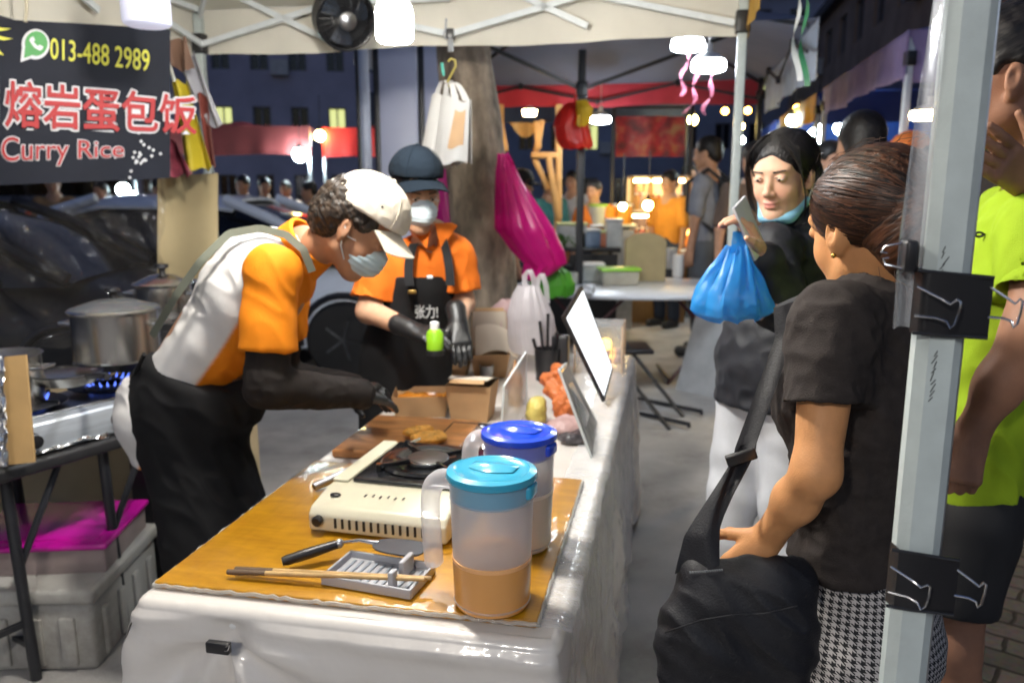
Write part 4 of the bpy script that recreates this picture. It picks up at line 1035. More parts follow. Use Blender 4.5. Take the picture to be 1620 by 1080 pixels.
def crinkle_cover():
    """clear glossy plastic over the aisle side of the table"""
    def fn(u, v):
        s = .05+u*(TL-.1); n = vnoise(np.array([[s*11, v*6, 2], [s*26, v*19, 4], [s*5, v*2, 8]]))
        if v < .25: t = v/.25; uu = TW-.1+.095*t; z = TH+.007+.003*abs(n[1])
        else: t = (v-.25)/.75; uu = TW+.012+.028*t+.03*n[2]*t+.014*n[0]*t; z = TH+.002-.6*t
        return T(uu+.004*n[1], s, z)
    tag(B().grid(fn, 220, 40).obj('clear_cover', M('clear_gloss', (.8, .8, .82), .1, see=.88, bump=1.6, bs=30, spec=.7), ang=180), 'crinkled clear plastic cover over the aisle side of the white tablecloth', 'plastic cover')
crinkle_cover()

# ochre board wrapped in film
def board():
    r = root('wrapped_board', T(.4, .41, TH), 'ochre wooden board wrapped in clear film on the near table end', 'board', rz=-AY)
    wm = bpy.data.materials.new('ochre_wood'); wm.use_nodes = True; t = wm.node_tree; N_ = t.nodes.new; L = t.links.new; b = t.nodes['Principled BSDF']
    tc = N_('ShaderNodeTexCoord'); mp = N_('ShaderNodeMapping'); mp.inputs['Scale'].default_value = (2.2, 9, 4); mp.inputs['Rotation'].default_value = (0, 0, R_(8)); L(tc.outputs['Object'], mp.inputs[0])
    nz = N_('ShaderNodeTexNoise'); nz.inputs['Scale'].default_value = 3; nz.inputs['Detail'].default_value = 8; nz.inputs['Roughness'].default_value = .65; nz.inputs['Distortion'].default_value = .5; L(mp.outputs[0], nz.inputs[0])
    cr = N_('ShaderNodeValToRGB'); cr.color_ramp.elements[0].position = .25; cr.color_ramp.elements[0].color = (.3, .12, .003, 1); cr.color_ramp.elements[1].position = .75; cr.color_ramp.elements[1].color = (.56, .28, .008, 1)
    L(nz.outputs['Fac'], cr.inputs[0]); L(cr.outputs[0], b.inputs['Base Color']); b.inputs['Roughness'].default_value = .35; b.inputs['Coat Weight'].default_value = .5; b.inputs['Coat Roughness'].default_value = .09
    m2 = N_('ShaderNodeMapping'); m2.inputs['Scale'].default_value = (1, .3, 1); m2.inputs['Rotation'].default_value = (0, 0, R_(-30)); L(tc.outputs['Object'], m2.inputs[0])
    vo = N_('ShaderNodeTexVoronoi'); vo.inputs['Scale'].default_value = 26; L(m2.outputs[0], vo.inputs[0]); n2 = N_('ShaderNodeTexNoise'); n2.inputs['Scale'].default_value = 34; n2.inputs['Detail'].default_value = 4; L(m2.outputs[0], n2.inputs[0])
    ad = N_('ShaderNodeMath'); ad.operation = 'ADD'; L(vo.outputs['Distance'], ad.inputs[0]); L(n2.outputs['Fac'], ad.inputs[1])
    bp = N_('ShaderNodeBump'); bp.inputs['Strength'].default_value = .75; bp.inputs['Distance'].default_value = .006; L(ad.outputs[0], bp.inputs['Height']); L(bp.outputs[0], b.inputs['Coat Normal'])
    MATS['ochre_wood'] = wm
    W_, L_ = .76, .725
    B().box((0, 0, .011), (W_, L_, .014), bev=.004).obj('board', wm, r)
    ed = B()
    pts = lambda a, b_, n: [V(*a)+(V(*b_)-V(*a))*i/n+V(0, 0, .0025*random.uniform(-1, 1)) for i in range(n+1)]
    for a, b_ in (((-W_/2, -L_/2-.001, .012), (W_/2, -L_/2-.001, .012)), ((W_/2+.001, -L_/2, .012), (W_/2+.001, L_/2, .012)), ((-W_/2-.001, -L_/2, .012), (-W_/2-.001, L_/2, .012))):
        ed.tube(pts(a, b_, 60), .004, 6)
    ed.obj('film_edge', M('film', (.7, .7, .66), .15, see=.6, bump=1, bs=70), r)
board()
ZB = TH+.019

# ---------------------------------------------------------------- gas stove on the board
def stove():
    p = T(.392, .522, ZB); r = root('gas_stove', p, 'cream portable gas stove on the wrapped board', 'gas stove', rz=-AY-R_(3)); cm = M('cream_enamel', (.7, .66, .5), .3, var=.04, vs=6, coat=.4, dirt=.15)
    W_, D_ = .325, .43
    prof = [(-D_/2, .006), (-D_/2-.002, .045), (-D_/2+.012, .062), (-D_/2+.09, .078), (D_/2-.01, .082), (D_/2, .074), (D_/2, .006)]
    bm = bmesh.new(); vs = [[bm.verts.new((sx*W_/2*(1 if z < .06 else .985), y, z)) for y, z in prof] for sx in (-1, 1)]
    bm.faces.new(vs[0]); bm.faces.new(vs[1][::-1]); n = len(prof)
    for i in range(n): bm.faces.new((vs[0][i], vs[1][i], vs[1][(i+1) % n], vs[0][(i+1) % n]))
    bmesh.ops.recalc_face_normals(bm, faces=bm.faces); bmesh.ops.bevel(bm, geom=bm.edges[:], offset=.007, segments=3, affect='EDGES', profile=.5)
    b = B(); bm.verts.index_update(); b.add([v.co[:] for v in bm.verts], [[v.index for v in f.verts] for f in bm.faces]); bm.free(); body = b.obj('body', cm, r, ang=50)
    sl = B()
    for k in range(13): sl.box((-.095+k*.017, -D_/2-.0015, .03), (.005, .006, .022))
    sl.obj('vent_slot', C['blackplastic'], body, smooth=False)
    B().lathe([(.001, 0), (.012, 0), (.012, .012), (.009, .015), (.001, .015)], (-.135, -D_/2-.002, .034), 18, Matrix.Rotation(math.pi/2, 3, 'X')).obj('knob', C['blackplastic'], r)
    kk = B(); kk.sphere((-.12, -D_/2+.052, .0735), (.013, .009, .004), 14, 6)
    for k in range(6): kk.box((-.05+k*.018, -D_/2+.06+.004*(k % 2), .0748), (.003, .012, .0012))
    kk.obj('printed_mark', C['blackplastic'], r)
    # drip pan and grate
    bl = M('black_enamel', (.012, .012, .013), .18, coat=.6, var=.2, vs=20)
    B().box((.025, .05, .0835), (.27, .29, .012), bev=.005).obj('drip_pan', bl, r)
    gt = B(); c = V(.025, .05, .09)
    gt.lathe([(.11, 0), (.117, .004), (.112, .01), (.08, .007), (.072, .002)], c, 36)
    for k in range(4):
        a = math.pi/4+k*math.pi/2; d = V(math.cos(a), math.sin(a), 0); gt.bar(c+d*.05+V(0, 0, .012), c+d*.13+V(0, 0, .014), .008, .012, bev=.002); gt.bar(c+d*.128+V(0, 0, .02), c+d*.128-V(0, 0, .004), .01, .012)
    gt.obj('pan_support', bl, r)
    bu = B(); bu.lathe([(.04, .0), (.052, .004), (.052, .012), (.044, .016), (.03, .013), (.03, .009), (.012, .009), (.01, .014), (.001, .015)], c, 32); bu.obj('burner', C['steel'], r)
    B().lathe([(.046, .0165), (.05, .014), (.046, .012)], c, 32).obj('burner_ring', M('burner_cap', (.09, .08, .075), .4, metal=.6), r)
    B().box((-.138, .05, .082), (.04, .3, .008), bev=.003).obj('cartridge_cover', cm, r)
    return r
stove()

# ---------------------------------------------------------------- pitchers
frost = M('frosted_plastic', (.8, .78, .8), .3, see=.66, transl=.45, var=.03, spec=.4)
def pitcher(p, rz, lid, lidname, label, fill, fcol, sc=1.):
    r = root('pitcher', p, label, 'pitcher', 'lidded pitchers', rz); r.scale = (sc,)*3
    H_ = .205; R0, R1 = .058, .064
    b = B(); b.lathe([(.001, .004), (R0-.004, .004), (R0, .012), (R0+(R1-R0)*.5, H_*.5), (R1, H_-.004), (R1, H_), (R1-.0025, H_), (R1-.003, H_-.004), (R0-.003, .014), (.001, .009)], (0, 0, 0), 48)
    body = b.obj('body', frost, r, ang=50)
    hp = [(-.058, 0, H_-.012), (-.085, 0, H_-.01), (-.103, 0, H_-.028), (-.104, 0, H_-.075), (-.1, 0, .06), (-.097, 0, .045)]
    h = B(); hp2 = []
    P = np.array(hp, float)
    for i in range(25):
        t = i/24*(len(P)-1); j = min(int(t), len(P)-2); hp2.append(P[j]+(P[j+1]-P[j])*(t-j))
    for _ in range(6): hp2 = [hp2[0]]+[(hp2[i-1]+hp2[i]*2+hp2[i+1])/4 for i in range(1, 24)]+[hp2[-1]]
    h.tube(hp2, [.0155]*22+[.015, .013, .009], 14); h.obj('handle', frost, r)
    fh = .012+(H_-.02)*fill; rr = R0+(R1-R0)*fill+.0006
    B().lathe([(.001, .011), (R0-.0015, .0045), (R0+.0006, .0125), (rr, fh), (.001, fh)], (0, 0, 0), 40).obj('drink', M('drink_'+lidname, fcol, .25, var=.03), r)
    B().lathe([(rr-.0005, fh-.003), (rr+.0008, fh-.001), (rr+.0008, fh+.004), (rr-.001, fh+.005)], (0, 0, 0), 40).obj('foam_line', M('foam_'+lidname, tuple(min(1, c*1.15+.08) for c in fcol), .5), r)
    for hz in (.012, H_*.86): B().lathe([(R0+(R1-R0)*hz/H_+.0002, hz-.002), (R0+(R1-R0)*hz/H_+.0014, hz), (R0+(R1-R0)*hz/H_+.0002, hz+.002)], (0, 0, 0), 48).obj('moulded_ring', frost, body)
    lm = M('lid_'+lidname, lid, .22, var=.03, coat=.3)
    l = B(); l.lathe([(R1-.003, H_-.03), (R1-.0025, H_+.001), (R1+.004, H_+.001), (R1+.006, H_+.005), (R1+.004, H_+.012), (R1-.006, H_+.015), (R1-.012, H_+.011), (.03, H_+.013), (.001, H_+.014)], (0, 0, 0), 48)
    lid_ = l.obj('lid', lm, r, ang=50)
    gr = B(); gr.grid(lambda u, v: (-.036+.072*u, -.006+.03*v-.016*abs(2*u-1)**2*0-.012*math.sin(math.pi*u)*(1-v), H_+.0145+.007*math.sin(math.pi*v)*math.sin(math.pi*u)**.5), 16, 6); gr.obj('grip', lm, lid_)
    B().box((R1-.006, 0, H_-.012), (.022, .036, .022), bev=.006).obj('spout', lm, lid_)
    return r
pitcher(T(.688, .096, ZB), R_(-20), (.04, .36, .55), 'aqua', 'frosted pitcher with aqua lid nearest the camera, one third full of milky tea', .36, (.72, .34, .1), 1.19)
pitcher(T(.69, .348, ZB), R_(-28), (.01, .06, .62), 'deep_blue', 'frosted pitcher with deep blue lid behind the aqua one', .52, (.7, .6, .5), 1.17)

# ---------------------------------------------------------------- spatula, rest, chopsticks, tube
def spatula():
    p = on(560, 860, ZB+.03); r = root('spatula', p, 'black nylon spatula lying across the grey rest', 'spatula')
    A, Bq = on(446, 888, ZB+.018), on(540, 858, ZB+.035)
    o = on(632, 866, ZB+.036); ux = nrm(on(690, 872, ZB+.036)-on(580, 856, ZB+.036)); uy = nrm(np.cross((0, 0, 1), ux)); pl = []; C_ = o-ux*.048+V(0, 0, .003)
    B().tube([A, A+(Bq-A)*.08, A+(Bq-A)*.5, Bq], [.0085, .0105, .0115, .009], 12).obj('handle', C['blackplastic'], r, world=True)
    B().sphere(A+(Bq-A)*.96, .0105).obj('handle_band', C['dsteel'], r, world=True)
    B().tube([Bq, Bq+(C_-Bq)*.5+V(0, 0, .006), C_], [.004, .0035, .006], 10).obj('neck', C['steel'], r, world=True)
    for k in range(28):
        t = 2*math.pi*k/28; pl.append((.057*math.copysign(abs(math.cos(t))**.7, math.cos(t)), .034*math.copysign(abs(math.sin(t))**.75, math.sin(t))*(1+.15*math.cos(t))))
    b = B().prism(pl, .0035, o, ux, uy); b.obj('blade', M('nylon_grey', (.045, .05, .06), .38, var=.1), r, world=True, ang=30)
spatula()
def rest():
    p = on(600, 915, ZB); r = root('utensil_rest', p, 'grey plastic utensil rest with slotted tray', 'utensil rest', rz=-AY-R_(7)); m = M('grey_plastic', (.42, .42, .44), .45, var=.05)
    b = B(); b.box((0, 0, .004), (.19, .115, .006), bev=.002)
    for s_ in (-1, 1): b.box((0, s_*.056, .011), (.19, .005, .02), bev=.002); b.box((s_*.0935, 0, .011), (.005, .11, .02), bev=.002)
    b.obj('tray', m, r)
    sl = B()
    for k in range(10): sl.box((-.075+k*.0165, 0, .0085), (.006, .085, .003), bev=.001)
    sl.obj('rib', M('grey_rib', (.25, .28, .32), .5), r)
    up = B(); up.box((.05, -.04, .024), (.012, .022, .042), bev=.004); up.box((.05, .02, .024), (.012, .05, .042), bev=.004); up.obj('prop', m, r)
rest()
a0, a1 = on(360, 904, ZB+.012), on(672, 916, ZB+.03)
for k, (dy, lb) in enumerate(((0, 'long wooden chopstick with dark tip lying on the grey rest'), (.011, 'second long wooden chopstick beside the dark tipped one'))):
    r = root('chopstick', a0, lb, 'chopstick', 'cooking chopsticks on the rest'); o = V(.012*k, dy, 0)
    B().tube([a0+o, a0+o+(a1-a0)*.2], [.0055, .0052], 10).obj('tip', M('burnt_wood', (.12, .075, .045), .7), r, world=True)
    B().tube([a0+o+(a1-a0)*.2, a1+o-V(0, .006*k, 0)], [.0052, .004], 10).obj('shaft', M('bamboo', (.5, .32, .13), .55, var=.2, vs=30, stretch=(1, 1, 1)), r, world=True)
a, b_ = on(497, 770, ZB+.012), on(607, 720, ZB+.05)
r = root('tongs', a, 'steel tube handled tongs left of the gas stove', 'tongs')
B().tube([a, b_], .011, 16).obj('handle', C['dsteel'], r, world=True); B().tube([b_, b_+nrm(b_-a)*.12], [.008, .004], 10).obj('arm', C['steel'], r, world=True); B().lathe([(.0, 0), (.0095, 0)], (0, 0, 0)); 
B().tube([a-nrm(b_-a)*.001, a+nrm(b_-a)*.002], .0085, 14).obj('end_plug', C['blackplastic'], r, world=True)

# ---------------------------------------------------------------- middle of the table
def slab(name, label, cat, u, v, su, sv, h, m, rz=0., z=TH+.004, bev=.006):
    r = root(name, T(u, v, z), label, cat, rz=-AY+rz); B().box((0, 0, h/2), (su, sv, h), bev=bev).obj('slab', m, r); return r
wood = M('chopping_wood', (.36, .15, .045), .45, var=.4, vs=9, stretch=(1, 5, 1), coat=.3, dirt=.3)
r = root('chopping_board', T(.22, 1.03, TH+.004), 'brown wooden chopping board behind the gas stove', 'chopping board', rz=-AY); B().box((0, 0, .012), (.36, .38, .024), bev=.007).obj('board', wood, r)
for k, (u, v, s_, lb) in enumerate(((.30, .95, 1., 'golden fried cutlet at the right edge of the chopping board'), (.25, 1.0, .8, 'smaller fried cutlet on the chopping board'), (.47, 1.08, .9, 'yellow fritter left of the blue lidded pitcher'))):
    o = S(); c = T(u, v, TH+.045 if k < 2 else TH+.03); o.ell(c, (.055*s_, .035*s_, .016), None, .01); o.ell(c+V(.02, .015, .002), (.035*s_, .03*s_, .016), None, .01); P, F_ = o.mesh(.004); P = folds(P, F_, .004, [(1, np.eye(3)*70), (.6, np.eye(3)*160)])
    tag(npmesh('fried_cutlet', [(P, F_)], M('fried_crumb', (.52, .24, .03), .7, var=.35, vs=60, bump=1, bs=200)), lb, 'fried food', 'fried cutlets')
# dark rimmed tray with ice like pieces of foil
r = root('baking_tray', T(.40, 1.03, TH+.004), 'dark rimmed tray with crumpled foil beside the chopping board', 'tray', rz=-AY)
b = B(); b.box((0, 0, .003), (.17, .3, .004), bev=.001)
for s_ in (-1, 1): b.box((s_*.086, 0, .014), (.004, .3, .024), bev=.001); b.box((0, s_*.15, .014), (.17, .004, .024), bev=.001)
b.obj('pan', C['blackmetal'], r)
B().grid(lambda u, v: (-.08+.16*u, -.14+.28*v, .012+.012*abs(vnoise(np.array([[u*9, v*14, 3]]))[0])), 30, 44).obj('foil', M('foil', (.75, .75, .75), .22, metal=1, var=.1), r, smooth=False)

kraft = M('kraft_board', (.43, .26, .125), .75, var=.08, vs=12); kraftin = M('kraft_inside', (.6, .52, .42), .75, var=.05)
def kraft_box(p, rz, w0, d0, h, label, lid=None, group='kraft takeaway boxes', food=None, flare=1.25):
    """tapered takeaway box, walls with thickness; lid = hinge side angle in degrees"""
    r = root('takeaway_box', p, label, 'takeaway box', group, rz); w1, d1 = w0*flare, d0*flare
    def wall(a0, b0, a1, b1): return lambda u, v: V(*a0)*(1-u)*(1-v)+V(*b0)*u*(1-v)+V(*a1)*(1-u)*v+V(*b1)*u*v
    c0 = [(-w0/2, -d0/2, 0), (w0/2, -d0/2, 0), (w0/2, d0/2, 0), (-w0/2, d0/2, 0)]; c1 = [(-w1/2, -d1/2, h), (w1/2, -d1/2, h), (w1/2, d1/2, h), (-w1/2, d1/2, h)]
    b = B()
    for i in range(4): b.grid(wall(c0[i], c0[(i+1) % 4], c1[i], c1[(i+1) % 4]), 4, 4, .0015)
    b.add([V(*c)+V(0, 0, .001) for c in c0], [(0, 1, 2, 3)]); b.obj('carton', kraft, r, ang=20)
    B().add([V(*c0[i])*.0+V(c0[i][0]*.97, c0[i][1]*.97, .003) for i in range(4)], [(0, 1, 2, 3)]).obj('lining', kraftin, r)
    if lid is not None:
        an = R_(lid); hy = d1/2; cy_, sy_ = math.cos(an), math.sin(an)
        l = B(); l.grid(lambda u, v: ((u-.5)*w1*(1-.12*v), hy-(v*d1)*cy_, h+.001+v*d1*sy_+.006*math.sin(3.1*v)), 6, 8, .0015); lo_ = l.obj('lid', kraftin if lid < 60 else kraft, r, ang=20)
        B().grid(lambda u, v: ((u-.5)*w1*.96*(1-.12*v), hy-(v*d1)*cy_-.0022*sy_, h-.0014+v*d1*sy_+.006*math.sin(3.1*v)), 6, 8).obj('lid_lining', kraftin, lo_)
        f = B(); f.grid(lambda u, v: ((u-.5)*w1*.75, hy-(d1+.03*v)*cy_+.008*v, h+.001+(d1+.025*v)*sy_-.012*v), 4, 3, .0015); f.obj('tuck_flap', kraft, lo_)
    if food is not None:
        B().grid(lambda u, v: ((u-.5)*w1*.85, (v-.5)*d1*.85, h*.7+.01*vnoise(np.array([[u*8, v*8, 2]]))[0]), 14, 14).obj('food', food, r)
    return r
dark = M('sauce_dark', (.03, .02, .015), .35); rice = M('rice', (.55, .42, .25), .7, var=.3, vs=90, bump=1, bs=160); curry = M('curry', (.5, .18, .02), .3, var=.3, vs=30)
kraft_box(on(748, 660, TH+.004), -AY, .125, .105, .125, 'open kraft box with its pale lid tilted up, right of the gloved hand', 9, food=dark)
kraft_box(on(668, 652, TH+.004), -AY+R_(14), .165, .13, .075, 'shallow open kraft box being filled by the black glove', None, food=curry, flare=1.18)
kraft_box(on(712, 596, TH+.004), -AY+R_(5), .13, .13, .06, 'closed kraft box behind the open ones', 2, food=None)
kraft_box(on(690, 572, TH+.004), -AY+R_(-8), .17, .14, .06, 'pale topped kraft box under the green bottle', 3, food=None)
kraft_box(on(775, 592, TH+.004), -AY+R_(14), .13, .13, .1, 'tall kraft box with rounded lid standing open behind', 82, food=rice)
# paper sheet lid standing behind
def fn(u, v):
    x = 752+68*u; y = 566-50*v+20*u*v-12*math.sin(u*3.1); return q(x, y, 3.25+.06*u+.02*math.sin(u*5)+.05*v)
tag(B().grid(fn, 14, 10, .002).obj('box_lid', kraftin), 'loose pale box lid leaning before the white bag', 'box lid')
# small wrappers and metal cups
r = root('steel_cup', on(770, 600, TH+.004), 'small steel cup between the kraft boxes', 'cup'); B().lathe([(.001, .0), (.026, 0), (.03, .06), (.028, .06), (.024, .004), (.001, .004)], (0, 0, 0), 24).obj('body', C['dsteel'], r)
o = S(); c = on(690, 640, TH+.02)
for k in range(6): o.ell(c+V(.03*math.cos(k*2), .03*math.sin(k*2.3), .004*k), (.03, .02, .012), None, .012)
P, F_ = o.mesh(.005); P = folds(P, F_, .006, [(1, np.eye(3)*50)]); tag(npmesh('plastic_wrap', [(P, F_)], M('clear_wrap', (.6, .65, .62), .2, see=.35, bump=1, bs=50)), 'crumpled clear wrap between the two open kraft boxes', 'wrap')

# ---------------------------------------------------------------- sign holders and bright menu
acr = M('acrylic', (.72, .75, .77), .06, see=.82, spec=.6); acre = M('acrylic_edge', (.75, .8, .8), .15, see=.1)
def sign_panel(name, label, cat, corners, th, m, group=None, base=None, edge=True, face=None):
    """flat panel through 4 world corners (bottom near, bottom far, top far, top near)"""
    r = root(name, corners[0], label, cat, group); c = [V(*x) for x in corners]; n = nrm(np.cross(c[1]-c[0], c[3]-c[0]))
    f = lambda u, v, o: (c[0]*(1-u)+c[1]*u)*(1-v)+(c[3]*(1-u)+c[2]*u)*v+n*o
    pn_ = B().grid(lambda u, v: f(u, v, 0), 1, 1, th).obj('panel', m, r, world=True, smooth=False)
    if edge:
        e = B(); 
        for a, b_ in ((3, 2), (0, 3), (1, 2)): e.bar(c[a]-n*th/2, c[b_]-n*th/2, th*1.5, th*1.5)
        e.obj('edge', acre, pn_, world=True, smooth=False)
    if face is not None:
        for s_ in (1, -1):
            o = .0012 if s_ > 0 else -th-.0012
            B().grid(lambda u, v: f(.04+.92*u, .04+.92*v, o), 1, 1, 0).obj('face', face, r, world=True, smooth=False)
    if base: 
        m_ = (c[0]+c[1])/2; B().box((m_[0], m_[1], TH+.008), (.07, np.linalg.norm(c[1]-c[0]), .006), rz=-AY+base-R_(0), bev=.001).obj('base', acr, r, world=True)
    return r
def two(px0, py0, px1, py1, ztop_px0, ztop_px1, z=TH+.006):
    a, b_ = on(px0, py0, z), on(px1, py1, z); return [a, b_, q(ztop_px1[0], ztop_px1[1], b_[1]), q(ztop_px0[0], ztop_px0[1], a[1])]
sign_panel('sign_holder', 'small clear acrylic stand left of the orange gloves', 'sign holder', two(793, 690, 834, 655, (798, 612), (833, 557)), .004, acr, 'clear acrylic sign holders')
big = two(935, 722, 958, 640, (886, 588), (893, 497))
sign_panel('sign_holder', 'large clear acrylic stand leaning toward the aisle beside the bright menu', 'sign holder', two(937, 724, 945, 668, (886, 585), (897, 575)), .005, acr, 'clear acrylic sign holders', face=M('faded_print', (.42, .4, .39), .4, see=.45, var=.4, vs=18))
dn_ = on(957, 640, TH+.02)[1]; df_ = dn_+.22
mb = [q(957, 634, dn_), q(970, 585, df_), q(921, 452, df_), q(892, 500, dn_)]
lit = M('menu_glow', (.95, .97, 1), .4, emit=1.0, ecol=(.93, .97, 1))
sign_panel('menu_board', 'bright white lit menu board leaning over the aisle edge of the table', 'menu board', mb, .012, C['blackplastic'], face=lit, edge=False)
# clear display box with small warm toys
def display_box():
    p = T(.70, 2.18, TH+.005); r = root('display_box', p, 'clear acrylic display box with warm glow at the far table end', 'display box', rz=-AY); W_, D_, H_ = .2, .2, .2
    b = B()
    for c_, s_ in (((0, -D_/2, H_/2), (W_, .004, H_)), ((0, D_/2, H_/2), (W_, .004, H_)), ((-W_/2, 0, H_/2), (.004, D_-.01, H_)), ((W_/2, 0, H_/2), (.004, D_-.01, H_)), ((0, 0, H_), (W_-.01, D_-.01, .004))): b.box(c_, s_)
    b.obj('panel', acr, r, smooth=False)
    e = B()
    for x in (-1, 1):
        for y in (-1, 1): e.box((x*W_/2, y*D_/2, H_/2), (.006, .006, H_+.004))
    e.obj('edge', M('warm_edge', (.7, .5, .35), .3), r, smooth=False)
    B().lathe([(.001, .0), (.022, 0), (.024, .09), (.015, .1), (.001, .1)], (.02, .05, .02), 16).obj('glowing_tube', M('glow_yellow', (1, .6, .1), .4, emit=5, ecol=(1, .58, .08)), r)
    for x, y, c_ in ((.03, 0, (.6, .25, .12)), (.07, .05, (.6, .45, .4)), (.0, .06, (.25, .12, .1))):
        o = S(); o.ball((x, y, .03), .022, .01); o.ball((x, y, .065), .016, .008); o.ball((x-.012, y, .08), .006, .004); o.ball((x+.012, y, .08), .006, .004); P, F_ = o.mesh(.004)
        npmesh('figurine', [(P, F_)], M('figurine_%d' % int(x*1000), c_, .5), r, world=False)
display_box()
# orange gloves, pink pack, mustard bag, dark pot lid
def blob(name, label, cat, px, py, items, m, h=.005, amp=.005, fr=45, z=TH+.004, group=None):
    c = on(px, py, z); o = S()
    for dx, dy, dz, rx, ry, rz_ in items: o.ell(c+TU*dx+TV*dy+V(0, 0, dz), (rx, ry, rz_), None, .012)
    o.cut(c+V(0, 0, 0), (0, 0, -1)); P, F_ = o.mesh(h); P = folds(P, F_, amp, [(1, np.eye(3)*fr), (.5, np.eye(3)*fr*2.3)])
    return tag(npmesh(name, [(P, F_)], m), label, cat, group)
blob('vinyl_glove_pile', 'crumpled orange vinyl gloves stacked behind the lit menu board', 'gloves', 880, 660, [(0, .04, .09, .05, .06, .04), (.03, .0, .07, .045, .05, .05), (-.03, .05, .12, .03, .04, .03), (.04, -.03, .05, .05, .04, .045), (.0, .08, .15, .025, .03, .025)], M('orange_vinyl', (.7, .22, .07), .35, transl=.35, var=.15), amp=.012)
blob('wrapped_pack', 'pale pink wrapped pack under the orange gloves', 'pack', 892, 690, [(0, 0, .03, .055, .05, .03), (.02, .03, .035, .05, .05, .025)], M('pink_wrap', (.62, .42, .4), .35, transl=.3), amp=.005)
blob('snack_bag', 'mustard bag left of the pink pack', 'bag', 848, 672, [(0, 0, .04, .035, .035, .045), (.0, .02, .06, .03, .03, .035)], M('mustard_bag', (.5, .4, .1), .45), amp=.006)
blob('sauce_bowl', 'dark sauce packs behind the blue lid at the aisle edge', 'sauce packs', 905, 702, [(0, 0, .018, .045, .03, .018), (.02, .03, .018, .03, .03, .02)], M('dark_packs', (.06, .055, .06), .25, var=.6, vs=40), amp=.006)
def holder():
    p = on(865, 600, TH+.004); r = root('utensil_holder', p, 'black utensil holder with tongs and ladle handles', 'utensil holder', rz=-AY)
    b = B(); b.lathe([(.001, 0), (.045, 0), (.052, .13), (.049, .13), (.042, .006), (.001, .006)], (0, 0, 0), 24); b.obj('cup', C['blackplastic'], r)
    for dx, dy, h in ((-.02, .01, .24), (.025, .0, .2), (0, .02, .27), (-.035, -.01, .17)): B().tube([(dx*.4, dy*.4, .02), (dx*1.6, dy, h)], [.005, .007], 8).obj('handle', C['blackplastic'], r)
    q2 = B(); q2.box((.05, .04, .09), (.07, .05, .18), bev=.008); q2.obj('condiment_box', C['blackplastic'], r)
holder()
o2 = root('sauce_bottle', on(815, 640, TH+.004), 'pale orange squeeze bottle behind the small clear stand', 'bottle'); B().lathe([(.001, 0), (.026, 0), (.027, .1), (.02, .12), (.009, .13), (.005, .165), (.001, .165)], (0, 0, 0), 20).obj('body', M('squeeze', (.6, .33, .15), .4, transl=.2), o2)
# translucent bags
wb = M('white_film_bag', (.74, .7, .72), .3, see=.25, transl=.5, bump=.8, bs=12)
def tbag(label, pts, d, m, group=None, handles=None, thick=.09):
    r = sack('plastic_bag', label, 'plastic bag', None, pts, d, m, thick, .008, group=group)
    for h in handles or ():
        b = B(); P = [q(x, y, d) for x, y in h]
        n = len(P)
        def fn(u, v):
            t = v*(n-1); i = min(int(t), n-2); p = P[i]+(P[i+1]-P[i])*(t-i); return p+V((u-.5)*.022, .01*math.sin(v*7+u), 0)
        b.grid(fn, 4, 24); b.obj('handle', m, r, world=True, ang=180)
    return r
tbag('white translucent plastic bag standing behind the kraft boxes', [(838, 452, 16), (838, 470, 26), (840, 500, 36), (842, 530, 36), (842, 555, 32)], 3.3, wb, handles=([(830, 460), (830, 436), (838, 426), (844, 440), (846, 465)], [(848, 462), (852, 440), (858, 432), (864, 452), (866, 480)]))
tbag('pale pink plastic bag slumped left of the white one', [(808, 474, 10), (800, 490, 22), (796, 510, 24), (798, 528, 20)], 3.4, M('pink_film_bag', (.7, .5, .5), .35, see=.15, transl=.4))
r = root('spray_bottle', T(.60, 2.42, TH+.004), 'blue bottle beside the clear display box', 'bottle'); B().lathe([(.001, 0), (.033, 0), (.035, .1), (.02, .14), (.014, .2), (.001, .2)], (0, 0, 0), 20).obj('body', M('blue_bottle', (.03, .2, .7), .3, transl=.2), r); B().box((0, -.01, .215), (.03, .06, .035), bev=.008).obj('spray_head', C['white'], r)
# clear cup stack and tissue at the far corner
blob('tissue_pile', 'white tissue pile behind the lit menu board', 'tissues', 925, 470, [(0, 0, .03, .06, .05, .04), (.03, .03, .06, .04, .05, .04)], C['white'], amp=.012)

# ================================================================== STOVE TABLE AT LEFT
SA = on(0, 745, .72); SB = on(212, 684, .72)
def side_table():
    ux = nrm((SB-SA)*V(1, 1, 0)); uy = V(-ux[1], ux[0], 0); an = math.atan2(ux[1], ux[0]); o = SA-ux*1.0
    r = root('side_table', (o[0], o[1], 0), 'black edged folding table carrying the stove and pots', 'table', rz=an); L_ = float(np.linalg.norm(SB-SA))+1.0
    B().box((L_/2, .34, .70), (L_, .68, .045), bev=.014).obj('tabletop', M('black_table', (.02, .02, .022), .45), r)
    for x in (1.04, L_-.08-.0):
        for y in (.06, .62): 
            f = B(); f.tube([(x, y, .68), (x+.02, y, .0)], .017, 10); f.obj('leg', C['blackmetal'], r)
        B().bar((x+.016, .06, .12), (x+.016, .62, .12), .018, .018).obj('crossbar', C['blackmetal'], r)
        B().tube([(x+.01, .06, .38), (x+.17, .07, .67)], .011, 8).obj('brace', C['blackmetal'], r)
    B().bar((.1, .06, .2), (1.05, .06, .2), .014, .02).obj('stretcher', C['blackmetal'], r)
    return r, ux, uy, an
STB, SUX, SUY, SAN = side_table()
def st(px, py, z=.725): return on(px, py, z)
